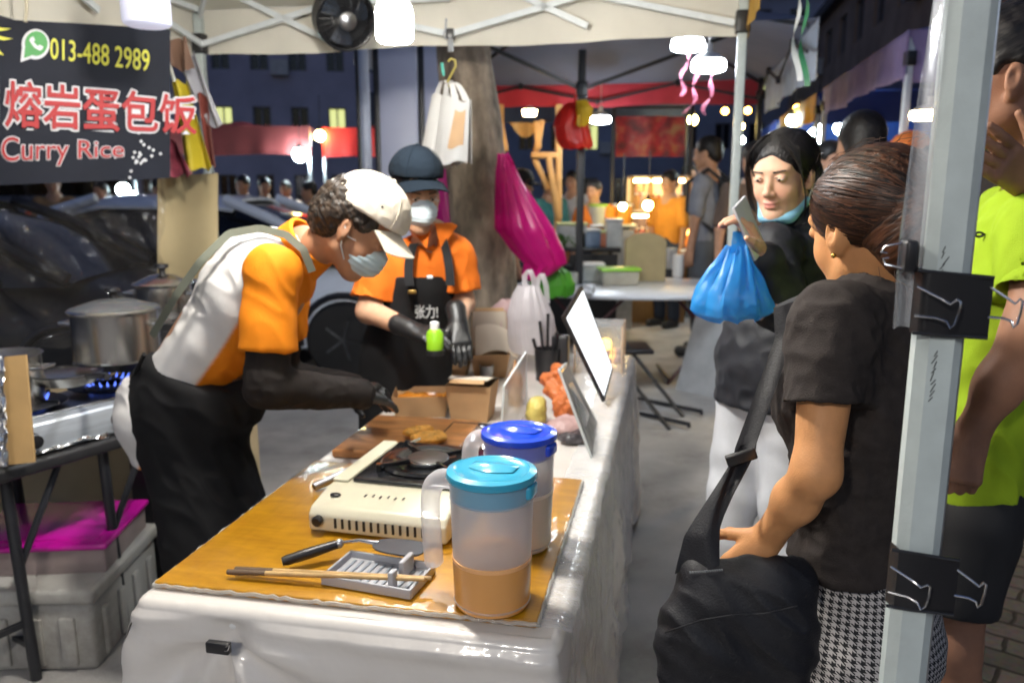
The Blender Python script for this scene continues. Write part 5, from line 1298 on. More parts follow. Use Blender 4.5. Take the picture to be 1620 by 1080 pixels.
def burner_stove():
    a, b_ = st(40, 730), st(208, 672); ux = SUX; uy = SUY; o = a+uy*.02; L_ = float(np.dot(b_-a, ux))+.12
    r = root('gas_stove', o+ux*(L_/2-.02)+uy*.15, 'silver two burner gas stove under the pots', 'gas stove', rz=SAN)
    hgt = .1
    B().box((0, 0, hgt/2), (L_, .3, hgt), bev=.012).obj('body', M('brushed_steel', (.62, .67, .73), .42, metal=.6, var=.15, vs=10, stretch=(.5, 6, 6)), r)
    B().box((0, .02, hgt+.004), (L_-.03, .23, .008), bev=.003).obj('drip_pan', C['dsteel'], r)
    for x in (-.2, .08): 
        kn = B(); kn.lathe([(.001, .026), (.02, .024), (.022, 0), (.027, -.004), (.001, -.004)], (x, -.152, hgt*.5), 20, Matrix.Rotation(math.pi/2, 3, 'X')); kn.obj('knob', C['blackplastic'], r)
    for x in (-.13, .17):
        bb = B(); bb.lathe([(.03, 0), (.055, .002), (.055, .018), (.045, .024), (.001, .024)], (x, .02, hgt+.01), 24); bb.obj('burner', C['blackmetal'], r)
        gg = B()
        for k in range(4):
            t = k*math.pi/2+.4; d = V(math.cos(t), math.sin(t), 0); gg.bar(V(x, .02, hgt+.036)+d*.04, V(x, .02, hgt+.038)+d*.13, .007, .01)
        gg.lathe([(.125, hgt+.026), (.132, hgt+.03), (.125, hgt+.034)], (x, .02, 0), 28); gg.obj('pan_support', C['blackmetal'], r)
        fl = B()
        for k in range(20):
            t = k*2*math.pi/20; p = V(x+.056*math.cos(t), .02+.056*math.sin(t), hgt+.026); fl.tube([p, p+V(.016*math.cos(t), .016*math.sin(t), .012), p+V(.024*math.cos(t), .024*math.sin(t), .026)], [.004, .0036, .0008], 6)
        fl.obj('flame', M('gas_flame', (.1, .2, 1), .5, emit=1.3, ecol=(.12, .22, 1.)), r)
    return r, o, L_
BS, bo, bl = burner_stove()
pol = M('polished_steel', (.72, .7, .66), .26, metal=1, var=.08, vs=5)
def pot(p, rad, h, label, lid=True, group='steel pots on the stove table', glass=True, handle=True):
    r = root('cooking_pot', p, label, 'pot', group)
    B().lathe([(.001, .0), (rad*.95, .0), (rad, .008), (rad, h-.004), (rad+.006, h), (rad-.002, h), (rad-.004, .008), (.001, .005)], (0, 0, 0), 44).obj('body', pol, r)
    for s_ in (-1, 1): B().tube([(s_*rad, -.03, h*.75), (s_*(rad+.035), -.03, h*.77), (s_*(rad+.035), .03, h*.77), (s_*rad, .03, h*.75)], .006, 8).obj('handle', pol, r)
    if lid:
        l = B().lathe([(rad+.004, h+.002), (rad+.005, h+.008), (rad*.8, h+.022), (rad*.45, h+.036), (.015, h+.042), (.001, h+.042)], (0, 0, 0), 44).obj('lid', M('lid_glass', (.16, .17, .17), .05, see=.7, spec=.7) if glass else pol, r)
        B().lathe([(rad+.008, h+.001), (rad+.01, h+.006), (rad+.002, h+.012), (rad-.004, h+.008)], (0, 0, 0), 44).obj('lid_rim', pol, l)
        B().lathe([(.012, h+.04), (.012, h+.06), (.026, h+.066), (.024, h+.078), (.001, h+.08)], (0, 0, 0), 20).obj('lid_knob', C['blackplastic'], l)
    return r
pot(q(188, 566, 2.62), .135, .16, 'large steel pot with a glass lid at the right end of the stove')
pot(q(262, 500, 3.0), .1, .12, 'smaller covered steel pot behind the bending man', glass=False)
r = pot(q(6, 640, 2.42), .118, .16, 'open steel pot at the left picture edge on the stove', lid=False)
def frying_pan():
    p = q(108, 594, 2.5); r = root('frying_pan', p, 'black frying pan over the blue gas flame', 'frying pan')
    B().lathe([(.001, -.02), (.08, -.02), (.102, .012), (.104, .014), (.1, .014), (.078, -.014), (.001, -.014)], (0, 0, 0), 36).obj('body', M('nonstick', (.012, .012, .013), .28, var=.2), r)
    B().lathe([(.02, -.022), (.08, -.023), (.1, .004), (.104, .01), (.101, .011)], (0, 0, 0), 36).obj('rim', pol, r)
    B().tube([(.09, -.05, .008), (.16, -.12, .03), (.22, -.18, .04)], [.009, .011, .01], 10).obj('handle', C['blackplastic'], r)
frying_pan()
# support under the back pot and under the right pot
for px, py, d, wd, hh, lb in ((262, 500, 3.0, .26, 0, 'dark crate under the smaller covered pot'),):
    p = q(px, py, d); r = root('crate', (p[0], p[1], 0), lb, 'crate'); B().box((0, 0, p[2]/2-.002), (wd, wd, p[2]-.004), bev=.01).obj('body', C['blackplastic'], r); B().box((0, 0, p[2]-.06), (wd+.01, wd+.01, .05), bev=.006).obj('rim', C['blackplastic'], r)
# foil lined tray and cardboard strip at the near corner
def fn(u, v): 
    n = vnoise(np.array([[u*12, v*9, 1], [u*30, v*22, 5]])); p = SA+SUX*(-.15+.5*u)+SUY*(.012+.09*v); return V(p[0], p[1], .725+.012+.012*n[0]+.007*n[1])
tag(B().grid(fn, 60, 20).obj('foil_sheet', MATS['foil'], smooth=False), 'crumpled aluminium foil along the near edge of the stove table', 'foil')
p = q(24, 730, 2.2); r = root('cardboard_strip', p, 'tan cardboard flap standing wrapped in foil at the left picture edge', 'cardboard')
B().grid(lambda u, v: q(2+42*u+14*(1-v)-4, 735-170*v-4*u, 2.2+.06*v+.01*u), 6, 10, .012).obj('flap', M('cardboard', (.4, .25, .1), .8, var=.15, vs=8), r, world=True)
B().grid(lambda u, v: q(-30+36*u+8*(1-v), 738-175*v, 2.17+.07*v+.012*vnoise(np.array([[u*8, v*16, 2]]))[0]), 12, 30, .001).obj('foil', MATS['foil'], r, world=True, smooth=False)

# polystyrene box with the storage tub on it
def cooler():
    c = V(-1.63, 2.56, 0); an = R_(2); r = root('foam_box', c, 'grimy white polystyrene box on the ground under the stove table', 'foam box', rz=an); m = M('polystyrene', (.4, .39, .36), .7, var=.12, vs=6, dirt=.6, bump=.3, bs=150)
    W_, D_, H_ = .58, .5, .235
    b = B(); b.box((0, 0, H_/2), (W_, D_, H_), bev=.02)
    for x in np.linspace(-W_/2+.08, W_/2-.08, 5): b.box((x, -D_/2-.004, H_*.45), (.05, .016, H_*.7), bev=.006)
    for y in np.linspace(-D_/2+.08, D_/2-.08, 4): b.box((W_/2+.004, y, H_*.45), (.016, .04, H_*.7), bev=.006)
    b.obj('body', m, r); B().box((0, 0, H_+.025), (W_+.03, D_+.03, .05), bev=.014).obj('lid', m, r)
    r2 = root('storage_tub', c+V(.05, .03, H_+.052), 'clear storage tub with a magenta lid on the foam box', 'storage tub', rz=an+R_(3))
    t = B()
    w2, d2, h2 = .46, .36, .085
    for (cx, cy_, sx, sy) in ((0, -d2/2, w2, .004), (0, d2/2, w2, .004), (-w2/2, 0, .004, d2), (w2/2, 0, .004, d2)): t.box((cx, cy_, h2/2), (sx, sy, h2), bev=.001)
    t.box((0, 0, .003), (w2, d2, .004)); t.obj('body', M('tub_clear', (.6, .5, .48), .2, see=.62, transl=.3), r2)
    B().box((0, .0, .04), (w2-.03, d2-.03, .06), bev=.02).obj('contents', M('tub_contents', (.42, .32, .28), .7, var=.3, vs=12), r2)
    ml = M('magenta_lid', (.5, .006, .3), .25, var=.05, coat=.3)
    l = B(); l.box((0, 0, h2+.008), (w2+.03, d2+.03, .022), bev=.008); l.box((0, 0, h2+.021), (w2-.05, d2-.05, .008), bev=.003); l.obj('lid', ml, r2)
cooler()
r = root('water_bottle', g(268, 880, .0)+V(0, .2, 0), 'small bottle on the ground behind the foam box', 'bottle'); B().lathe([(.001, 0), (.033, 0), (.034, .15), (.015, .2), (.013, .22), (.001, .22)], (0, 0, 0), 20).obj('body', M('bottle_clear', (.5, .55, .6), .1, see=.5), r); B().lathe([(.015, .205), (.016, .235), (.001, .236)], (0, 0, 0), 16).obj('cap', M('cap_tan', (.5, .3, .12), .4), r)
# ================================================================== PEOPLE
def skinmat(name): return M(name, (1, 1, 1), .52, var=.1, vs=26, attr='tint', sss=.06, bump=.18, bs=320, spec=.3)
def haircol(name, c1, c2):
    if name in MATS: return MATS[name]
    m = bpy.data.materials.new(name); m.use_nodes = True; t = m.node_tree; N_ = t.nodes.new; L = t.links.new; b = t.nodes['Principled BSDF']; MATS[name] = m
    at = N_('ShaderNodeAttribute'); at.attribute_name = 'comb'; nz = N_('ShaderNodeTexNoise'); nz.inputs['Scale'].default_value = 1; nz.inputs['Detail'].default_value = 4; L(at.outputs['Vector'], nz.inputs['Vector'])
    cr = N_('ShaderNodeValToRGB'); cr.color_ramp.elements[0].position = .38; cr.color_ramp.elements[0].color = (*c1, 1); cr.color_ramp.elements[1].position = .68; cr.color_ramp.elements[1].color = (*c2, 1)
    L(nz.outputs['Fac'], cr.inputs[0]); L(cr.outputs[0], b.inputs['Base Color']); b.inputs['Roughness'].default_value = .46; b.inputs['Specular IOR Level'].default_value = .32
    bp = N_('ShaderNodeBump'); bp.inputs['Strength'].default_value = .8; bp.inputs['Distance'].default_value = .004; L(nz.outputs['Fac'], bp.inputs['Height']); L(bp.outputs[0], b.inputs['Normal']); return m
def comb(H, k=(5, 130, 130)):
    def f(P):
        q_ = H.loc(P); al = q_[:, 0]*.8-q_[:, 2]*.35; ac = q_[:, 0]*.42+q_[:, 2]*.9
        return np.stack([al*k[0], q_[:, 1]*k[1], ac*k[2]], 1)
    return f
def endcut(o, p, d, r, ln=.12, k=.004):
    d = nrm(d); a = nrm(np.cross(d, (.3, .5, .8))); b = np.cross(d, a); return o.box(V(*p)+d*ln, (ln, r, r), np.array([d, a, b]), .004, k, 's')
def torso(o, pel, ch, shA, shB, F, wp, wc, fac=1.45, k=.05, nb=None, nr=.06, shr=.055, drop=.03):
    dn = V(0, 0, -drop)
    o.cone(pel, ch, wp, wc, k, flat=F, fac=fac); o.cone(shA+dn, shB+dn, shr, shr, k)
    if nb is not None: o.cone(ch, nb-V(0, 0, .02), wc*.7, nr, k, flat=F, fac=1.2)
    return o
def tint(base, H=None, lips=(.45, .14, .11), lipk=1.):
    base = np.array(base)
    def f(P):
        c = np.tile(base, (len(P), 1)); n = vnoise(P*18)[:, None]; c = c*(1+.06*n)
        if H is not None:
            q_ = H.loc(P); w_ = np.exp(-((q_[:, 1]/.021)**2+((q_[:, 2]+.067)/.011)**2)**2)*(q_[:, 0] > .06)*lipk
            c = c*(1-w_[:, None])+np.array(lips)*w_[:, None]
            e = np.exp(-((np.abs(q_[:, 1])-.032)/.022)**2-((q_[:, 2]+.036)/.02)**2)*(q_[:, 0] > .02)
            c = c*(1+e[:, None]*np.array((.08, -.06, -.06)))
        return c
    return f
def face_bits(H, par, iris=(.02, .012, .01), brow=(.03, .022, .018), d=1):
    for s_ in (1, -1):
        e = S(); e.ell(H(.0805, s_*.0305, .0015), tuple(r*H.sc for r in (.0115, .0135, .0052)), H.ax, 0); ey = npmesh('eye', [e.mesh(.0018)], M('eye_white', (.7, .68, .66), .2, var=.02), par)
        e = S(); e.ell(H(.088, s_*.0305-.001, .001), tuple(r*H.sc for r in (.0052, .0062, .0052)), H.ax, 0); npmesh('iris', [e.mesh(.0015)], M('iris_dark', iris, .12, var=.02), ey)
        e = S(); e.cone(H(.091, s_*.016, .0215), H(.083, s_*.046, .0245), .0032*H.sc, .0022*H.sc, .002); npmesh('eyebrow', [e.mesh(.0016)], M('brow_hair', brow, .7), par)
        e = S(); e.cone(H(.0925, s_*.019, .0065), H(.084, s_*.043, .0085), .0018*H.sc, .0016*H.sc, .002); npmesh('eyelash', [e.mesh(.0012)], MATS['brow_hair'], par)
def cap(H, par, mat_, name='cap', lift=.0, brimdrop=.018, size=1., marks=None):
    o = S(); z0 = .033+lift
    o.ell(H(-.004, 0, .047+lift), tuple(r*H.sc*size for r in (.108, .088, .088)), H.ax, .01); o.cut(H(0, 0, z0), -H.u+.1*H.f, .006)
    P, F_ = o.mesh(.004); P = folds(P, F_, .003, [(1, H.ax*22), (.6, H.ax*45)]); c = npmesh(name, [(P, F_)], mat_, par)
    b = B()
    def fn(u, v):
        a = (u-.5)*2; ff = .085+(.075*math.sqrt(max(0, 1-a*a*.92)))*v-.035*a*a*(1-v); return H(ff*size, a*.075*size, z0+.006-brimdrop*v*(1.2)-.022*a*a)-V(0, 0, 0)
    b.grid(fn, 24, 10, .004); b.obj('brim', mat_, c, world=True)
    b = B(); b.sphere(H(-.004, 0, .047+lift+.088*size), .007); b.obj('button', mat_, c, world=True)
    b = B()
    for k in range(6):
        a = k*math.pi/3+.3; pt = lambda e: H(-.004+.1095*size*math.cos(a)*math.cos(e), .0895*size*math.sin(a)*math.cos(e), .047+lift+.0895*size*math.sin(e))
        b.tube([pt(e) for e in np.linspace(0, 1.5, 12)], .0011, 5)
    b.obj('seam', mat_, c, world=True); return c
def mask(H, par, mat_, drop=0.):
    o = S(); o.ell(H(.044, 0, -.046-drop), tuple(r*H.sc for r in (.069, .06, .056)), H.ax, .01); o.cone(H(.1, 0, -.02-drop), H(.098, 0, -.06-drop), .014*H.sc, .014*H.sc, .03)
    o.cut(H(.03, 0, 0), -H.f, .004); P, F_ = o.mesh(.004)
    N = vnormals(P, F_); q_ = H.loc(P); P = P+N*(.0009*np.sin(q_[:, 2]*420))[:, None]; m = npmesh('face_mask', [(P, F_)], mat_, par)
    for s_ in (1, -1):
        for u0 in (-.015, -.075): B().tube([H(.035, s_*.058, u0-drop), H(.01, s_*.079, (u0-.02)/2-drop*.5), H(-.014, s_*.082, -.0)], .0016, 6).obj('ear_loop', M('white_elastic', (.7, .72, .72), .7), m, world=True)
    return m
CLOTH = dict(bump=.35, bs=420, spec=.15)

def strands(H, hr, mat_, style, n, seed=5):
    """combed strands lying on the hair, each a thin ribbon with its own comb coordinate"""
    rr = np.random.RandomState(seed); k = 9; VV = []; FF = []; CC = []
    c0 = V(-.024, 0, .034); rad = V(.109, .087, .089)
    for i in range(n):
        if style == 'w':
            th = rr.uniform(-1, 1); s_ = 1 if th > 0 else -1; t = abs(th)
            key = [(0, (.082, 0, .086)), (.3, (.078, .045, .075)), (.5, (.062, .072, .045)), (.62, (.04, .083, .05)), (.75, (-.01, .088, .056)), (.88, (-.056, .08, .01)), (1, (-.06, .05, -.075))]
            a = V(*[np.interp(t, [q_[0] for q_ in key], [q_[1][j] for q_ in key]) for j in range(3)]); a[1] *= s_
            b = V(-.118, rr.uniform(-.025, .025), -.022+rr.uniform(-.03, .03)); back = rr.rand()**1.5*.6
            da, db = nrm((a-c0)/rad), nrm((b-c0)/rad); u0, u1 = back, 1.
        else:
            s_ = 1 if rr.rand() < .5 else -1; a = V(rr.uniform(-.06, .06), .006+.006*s_, .12); b = V(rr.uniform(-.1, -.02), s_*rr.uniform(.05, .085), rr.uniform(-.07, -.02))
            if a[0] > .05: b = V(rr.uniform(-.02, .03), s_*.088, rr.uniform(-.05, -.0))
            da, db = nrm((a-c0)/rad), nrm((b-c0)/rad); u0, u1 = 0., 1.
        om = math.acos(max(-1, min(1, da @ db))); lift = .0005+rr.rand()**2*.0022; wd = rr.uniform(.0006, .0015); wob = rr.normal(0, .012, 2); P = []
        for j in range(k):
            t = u0+(u1-u0)*j/(k-1); d = (da*math.sin((1-t)*om)+db*math.sin(t*om))/max(1e-4, math.sin(om)); d = nrm(d+V(0, wob[0], wob[1])*math.sin(3*t)); p = c0+d*(rad+lift*(1+.8*math.sin(3.1*t))); P.append(H(*p))
        P = np.array(P); T_ = np.gradient(P, axis=0); N_ = P-H(*c0); S_ = np.cross(T_, N_); S_ /= np.maximum(1e-9, np.linalg.norm(S_, axis=1, keepdims=True)); w_ = wd*np.sin(np.linspace(.5, 2.9, k))[:, None]
        m = len(VV)*2*k; VV.append(np.stack([P-S_*w_, P+S_*w_], 1).reshape(-1, 3)); f = np.arange(k-1)*2+m; FF.append(np.stack([f, f+1, f+3, f+2], 1)); CC.append(np.stack([np.linspace(0, 1.5, 2*k)+rr.rand()*50, np.full(2*k, rr.rand()*60), np.full(2*k, rr.rand()*60)], 1))
    CC = np.concatenate(CC); o = npmesh('combed_strands', [(np.concatenate(VV), np.concatenate(FF))], mat_, hr, attrs={'comb': lambda W: CC}); o['kind'] = 'stuff'
# ---------------------------------------------------------------- the woman in the dark tee in front
def front_woman():
    F = nrm((-.78, .62, 0)); L = nrm((-.62, -.78, 0)); UP = V(0, 0, 1)
    Ls = q(1316, 503, 1.235); El = q(1291, 748, 1.165); Wr = q(1216, 848, 1.265); Rs = Ls-L*.345
    nb = (Ls+Rs)/2-F*.035+UP*.055; ch = (Ls+Rs)/2-UP*.14-F*.01; pel = q(1352, 985, 1.40)
    H = Frame(q(1373, 355, 1.37), (-.37, .9, -.21), (-.16, .14, 1.), 1.05)
    r = root('person', (pel[0], pel[1], 0), 'woman with tied brown hair in dark tee and houndstooth trousers, hand in bag', 'person')
    skin = skinmat('skin_warm'); parts = []
    o = S(); head_skin(o, H, nb-UP*.02, .056); P, F_ = o.mesh(.003); parts.append((P, F_))
    o = S(); o.chain([Ls-UP*.02, El], [.047, .033], .03); o.cone(El, Wr+(El-Wr)*.6, .031, .0315, .03); o.cone(Wr+(El-Wr)*.6, Wr, .0315, .0245, .03)
    hd = nrm(q(1166, 902, 1.27)-Wr); hand(o, Wr, hd, (.3, .8, -.35), (-.7, .1, .6), .35, .9, wr=.026); P, F_ = o.mesh(.003); parts.append((P, F_))
    Er = Rs+V(.03, .05, -.27); Wrr = Er+V(.0, .0, -.23)
    o = S(); o.chain([Rs-UP*.02, Er, Wrr], [.046, .037, .026], .02); hand(o, Wrr, -UP, L, F, .6, .95)
    o.cone(nb, ch, .06, .1, .04); o.cone(ch, pel, .11, .11, .04)
    kn = [pel+L*s_*.09+F*.03-UP*(pel[2]-.45) for s_ in (1, -1)]; an = [k_-UP*.37-F*.04 for k_ in kn]
    for s_, k_, a_ in ((1, kn[0], an[0]), (-1, kn[1], an[1])): o.chain([pel+L*s_*.08, k_, a_], [.075, .05, .035], .03); o.cone(a_-UP*.05+F*.0, a_-UP*.05+F*.15, .035, .028, .02)
    parts.append(o.mesh(.007))
    body = npmesh('body', parts, skin, r, cols=tint((.54, .255, .105), H, (.4, .16, .11)))
    # hair
    o = S(); E = lambda f, l, u, rad, kk=.02, mode='u': o.ell(H(f, l, u), tuple(x*H.sc for x in rad), H.ax, kk, mode)
    E(-.024, 0, .034, (.108, .086, .088)); E(-.082, 0, -.03, (.06, .062, .065), .035); E(-.118, 0, -.022, (.045, .048, .052), .03); E(-.092, 0, -.068, (.032, .04, .05), .03)
    o.cut(H(.072, 0, .045), nrm(H.f*.86-H.u*.5), .012)
    for s_ in (1, -1):
        E(.006, s_*.09, -.002, (.044, .034, .052), .01, 's'); E(.06, s_*.07, -.05, (.075, .05, .06), .012, 's'); E(.0, s_*.075, -.085, (.07, .045, .05), .014, 's')
    P, F_ = o.mesh(.003); P = folds(P, F_, .0013, [(1, np.array([H.f*9, H.l*75, (H.u*.9+H.f*.4)*75])), (.8, np.array([H.f*5, H.l*160, H.u*150]))])
    hm = haircol('brown_black_hair', (.008, .005, .004), (.095, .036, .016)); hr = npmesh('hair', [(P, F_)], hm, r, attrs={'comb': comb(H)})
    strands(H, hr, hm, 'w', 1700)
    st_ = B(); rr = np.random.RandomState(8)
    for k in range(34):                                                 # loose strands at nape, crown and temple
        l = rr.uniform(-.07, .07); f0, u0 = (-.085+rr.uniform(-.03, .03), -.07) if k < 22 else ((rr.uniform(-.1, .06), .115) if k < 36 else (.06, .03)); l = l if k < 36 else .06
        d_ = V(rr.normal()*.02-.012, rr.normal()*.01, -.045-rr.rand()*.03) if k < 22 else (V(-.05, rr.normal()*.02, .004) if k < 36 else V(-.02, .012, -.06-.03*rr.rand()))
        st_.tube([H(f0, l, u0), H(*(V(f0, l, u0)+d_*.5+V(0, 0, .006))), H(*(V(f0, l, u0)+d_))], .00045, 4, cap=False)
    st_.obj('loose_strand', hm, hr, world=True)
    e = H(-.002, .083, -.041); B().sphere(e, .0045).obj('earring', M('gold', (.8, .5, .12), .2, metal=1), r, world=True)
    nk = []
    for t in np.linspace(-1.5, 1.7, 30): nk.append(nb+UP*(.012-.018*math.cos(t)*-1)+L*math.sin(t)*.066-F*(.066*math.cos(t))+UP*.01)
    ck = B().tube(nk, .0011, 5); ck.sphere(nk[20]+L*.002, .003); ck.obj('necklace', MATS['gold'], r, world=True)
    # tee shirt
    o = S(); torso(o, pel+UP*.1, ch, Ls-L*.02, Rs+L*.02, F, .165, .168, 1.42, .06, nb-F*.002, .071, .066, .025)
    o.cone(pel-UP*.1, pel+UP*.1, .172, .168, .05, flat=F, fac=1.32)
    o.ell(ch+F*.075-UP*.03, (.06, .12, .07), np.array([F, L, UP]), .05)
    sl = Ls+(El-Ls)*.56; o.cone(Ls-UP*.015, sl+(El-Ls)*.2, .061, .061, .045)
    endcut(o, sl, nrm(El-Ls)+.18*V(.5, 0, -.3), .085)
    sr = Rs+(Er-Rs)*.55; o.cone(Rs-UP*.015, sr, .058, .056, .045)
    o.cone(nb-UP*.03, H(-.03, 0, -.06), .0595, .066, .006, mode='s'); o.cut(q(1335, 905, 1.30), V(.05, .06, -1), .004)
    # room for the arm inside the sleeve mouth
    o.cone(sl-(El-Ls)*.12, sl+(El-Ls)*.2, .049, .053, .004, mode='s')
    P, F_ = o.mesh(.0045)
    P = folds(P, F_, .010, [(1, [(3, 3, 9), (14, 2, 3), (2, 12, 4)]), (.6, [(6, 4, 22), (18, 6, 8), (4, 22, 9)]), (.25, np.eye(3)*42)])
    tee = npmesh('tee_shirt', [(P, F_)], M('charcoal_jersey', (.034, .028, .026), .88, var=.16, vs=60, **CLOTH), r)
    B().tube([nb+UP*(.032+.003*math.sin(t))+L*math.sin(t)*.069-F*.069*math.cos(t)+UP*(-.012*max(0, -math.cos(t))) for t in np.linspace(-math.pi, math.pi, 40)], .0055, 8).obj('neckband', MATS['charcoal_jersey'], tee, world=True)
    # trousers
    o = S(); o.cone(pel+UP*.09, pel, .16, .174, .05, flat=F, fac=1.3); o.ell(pel-F*.05-UP*.03, (.105, .155, .11), np.array([F, L, UP]), .05)
    for s_, k_, a_ in ((1, kn[0], an[0]), (-1, kn[1], an[1])): o.chain([pel+L*s_*.078-UP*.05, k_, a_], [.1, .075, .06], .035)
    for a_ in an: endcut(o, a_, (0, 0, -1), .11, .1)
    P, F_ = o.mesh(.005); P = folds(P, F_, .006, [(1, [(4, 2, 12), (10, 3, 4), (2, 10, 4)]), (.5, np.eye(3)*26)])
    def cuv(W):
        o_ = pel[:2]; view = nrm(np.array((0., 0.))-o_) if False else -pel[:2]/np.linalg.norm(pel[:2]); side = np.array((-view[1], view[0])); d = W[:, :2]-o_
        return np.stack([np.arctan2(d @ side, d @ view+.02)*.15+0*d[:, 0], W[:, 2]+.25*(d @ side)*0+.06*(d @ side)**2*6, 0*d[:, 0]], 1)
    tr = npmesh('trousers', [(P, F_)], houndstooth(), r, attrs={'weave': cuv})
    B().grid(lambda u, v: pel+UP*(.0) , 1, 1)
    # bag
    b0 = root('shoulder_bag', q(1160, 985, 1.24), 'slouchy black shoulder bag hanging before the houndstooth trousers', 'bag')
    o = S(); I = np.eye(3)
    o.ell(q(1165, 1018, 1.235), (.118, .058, .15), I, .03); o.ell(q(1092, 1020, 1.24), (.062, .05, .095), I, .05); o.ell(q(1232, 1005, 1.235), (.062, .05, .14), I, .05); o.ell(q(1150, 1120, 1.235), (.1, .05, .06), I, .05)
    o.cone(q(1112, 900, 1.26), q(1262, 912, 1.255), .03, .028, .04)
    o.ell(q(1180, 878, 1.275), (.078, .03, .055), I, .012, 's')
    P, F_ = o.mesh(.005); P = folds(P, F_, .010, [(1, [(9, 2, 14), (16, 3, 5), (3, 8, 4)]), (.6, [(14, 6, 30), (20, 9, 12), (8, 20, 9)])])
    bm_ = M('black_nylon', (.011, .011, .014), .55, var=.2, vs=12, bump=.3, bs=300, spec=.35); npmesh('bag_body', [(P, F_)], bm_, b0)
    pth = [q(1103, 900, 1.235), q(1112, 845, 1.245), q(1140, 785, 1.265), q(1172, 722, 1.29), q(1207, 628, 1.33), q(1243, 530, 1.38), Ls+F*.12-L*.12+UP*.0, Rs+F*.05+UP*.05, Rs-F*.05+UP*.05]
    wd = [.075, .062, .045, .036, .036, .036, .036, .036, .036]
    def fn(u, v):
        t = v*(len(pth)-1); i = min(int(t), len(pth)-2); p = pth[i]+(pth[i+1]-pth[i])*(t-i); w_ = wd[i]+(wd[i+1]-wd[i])*(t-i)
        return p+V(.9, -.25, .35)*(u-.5)*w_+V(0, .008*math.sin(u*6+v*12)*(1 if v < .4 else .2), 0)
    B().grid(fn, 8, 70, .003).obj('strap', bm_, b0, world=True)
    c = q(1172, 722, 1.285); B().bar(c-V(.024, 0, .009), c+V(.024, -.004, .009), .012, .02, bev=.003).obj('buckle', C['blackplastic'], b0, world=True)
    def onbag(px, py):
        o_ = V(0, 0, CAM_H); dd = nrm(ray(px, py)); rel = P-o_; tt = rel @ dd; off = np.linalg.norm(rel-tt[:, None]*dd, axis=1); ok = off < .008
        return o_+dd*((tt[ok].min() if ok.any() else 1.25)-.0015)
    for pts in ([(1052, 1000), (1110, 980), (1160, 972), (1210, 970), (1262, 958)],):
        fine = [(np.interp(t, range(len(pts)), [p[0] for p in pts]), np.interp(t, range(len(pts)), [p[1] for p in pts])) for t in np.linspace(0, len(pts)-1, 40)]
        B().tube([onbag(*p) for p in fine], .0014, 6).obj('seam', bm_, b0, world=True)
    z = B()
    for t in np.linspace(0, 1, 14): z.sphere(onbag(1092+50*t, 905-4*t), .0022, 6, 4)
    z.obj('zip', C['dsteel'], b0, world=True)
def houndstooth():
    m = bpy.data.materials.new('houndstooth_cloth'); m.use_nodes = True; t = m.node_tree; N_ = t.nodes.new; L = t.links.new; b = t.nodes['Principled BSDF']; b.inputs['Roughness'].default_value = .85
    at = N_('ShaderNodeAttribute'); at.attribute_name = 'weave'; sp = N_('ShaderNodeSeparateXYZ'); L(at.outputs['Vector'], sp.inputs[0])
    def mth(op, a, bb=None):
        n = N_('ShaderNodeMath'); n.operation = op
        for i, s_ in enumerate((a, bb)):
            if s_ is None: continue
            if hasattr(s_, 'links'): L(s_, n.inputs[i])
            else: n.inputs[i].default_value = s_
        return n.outputs[0]
    u = mth('MULTIPLY', sp.outputs[0], 1/.012); v = mth('MULTIPLY', sp.outputs[1], 1/.012)
    fu = mth('LESS_THAN', mth('FRACT', u), .5); fv = mth('LESS_THAN', mth('FRACT', v), .5)
    dg = mth('LESS_THAN', mth('FRACT', mth('MULTIPLY', mth('ADD', u, v), 2.)), .5)
    both = mth('MULTIPLY', fu, fv); one = mth('ABSOLUTE', mth('SUBTRACT', fu, fv)); dark = mth('ADD', both, mth('MULTIPLY', one, dg))
    mx = N_('ShaderNodeMix'); mx.data_type = 'RGBA'; L(dark, mx.inputs[0]); mx.inputs[6].default_value = (.5, .47, .45, 1); mx.inputs[7].default_value = (.012, .012, .014, 1); L(mx.outputs[2], b.inputs['Base Color']); return m
front_woman()

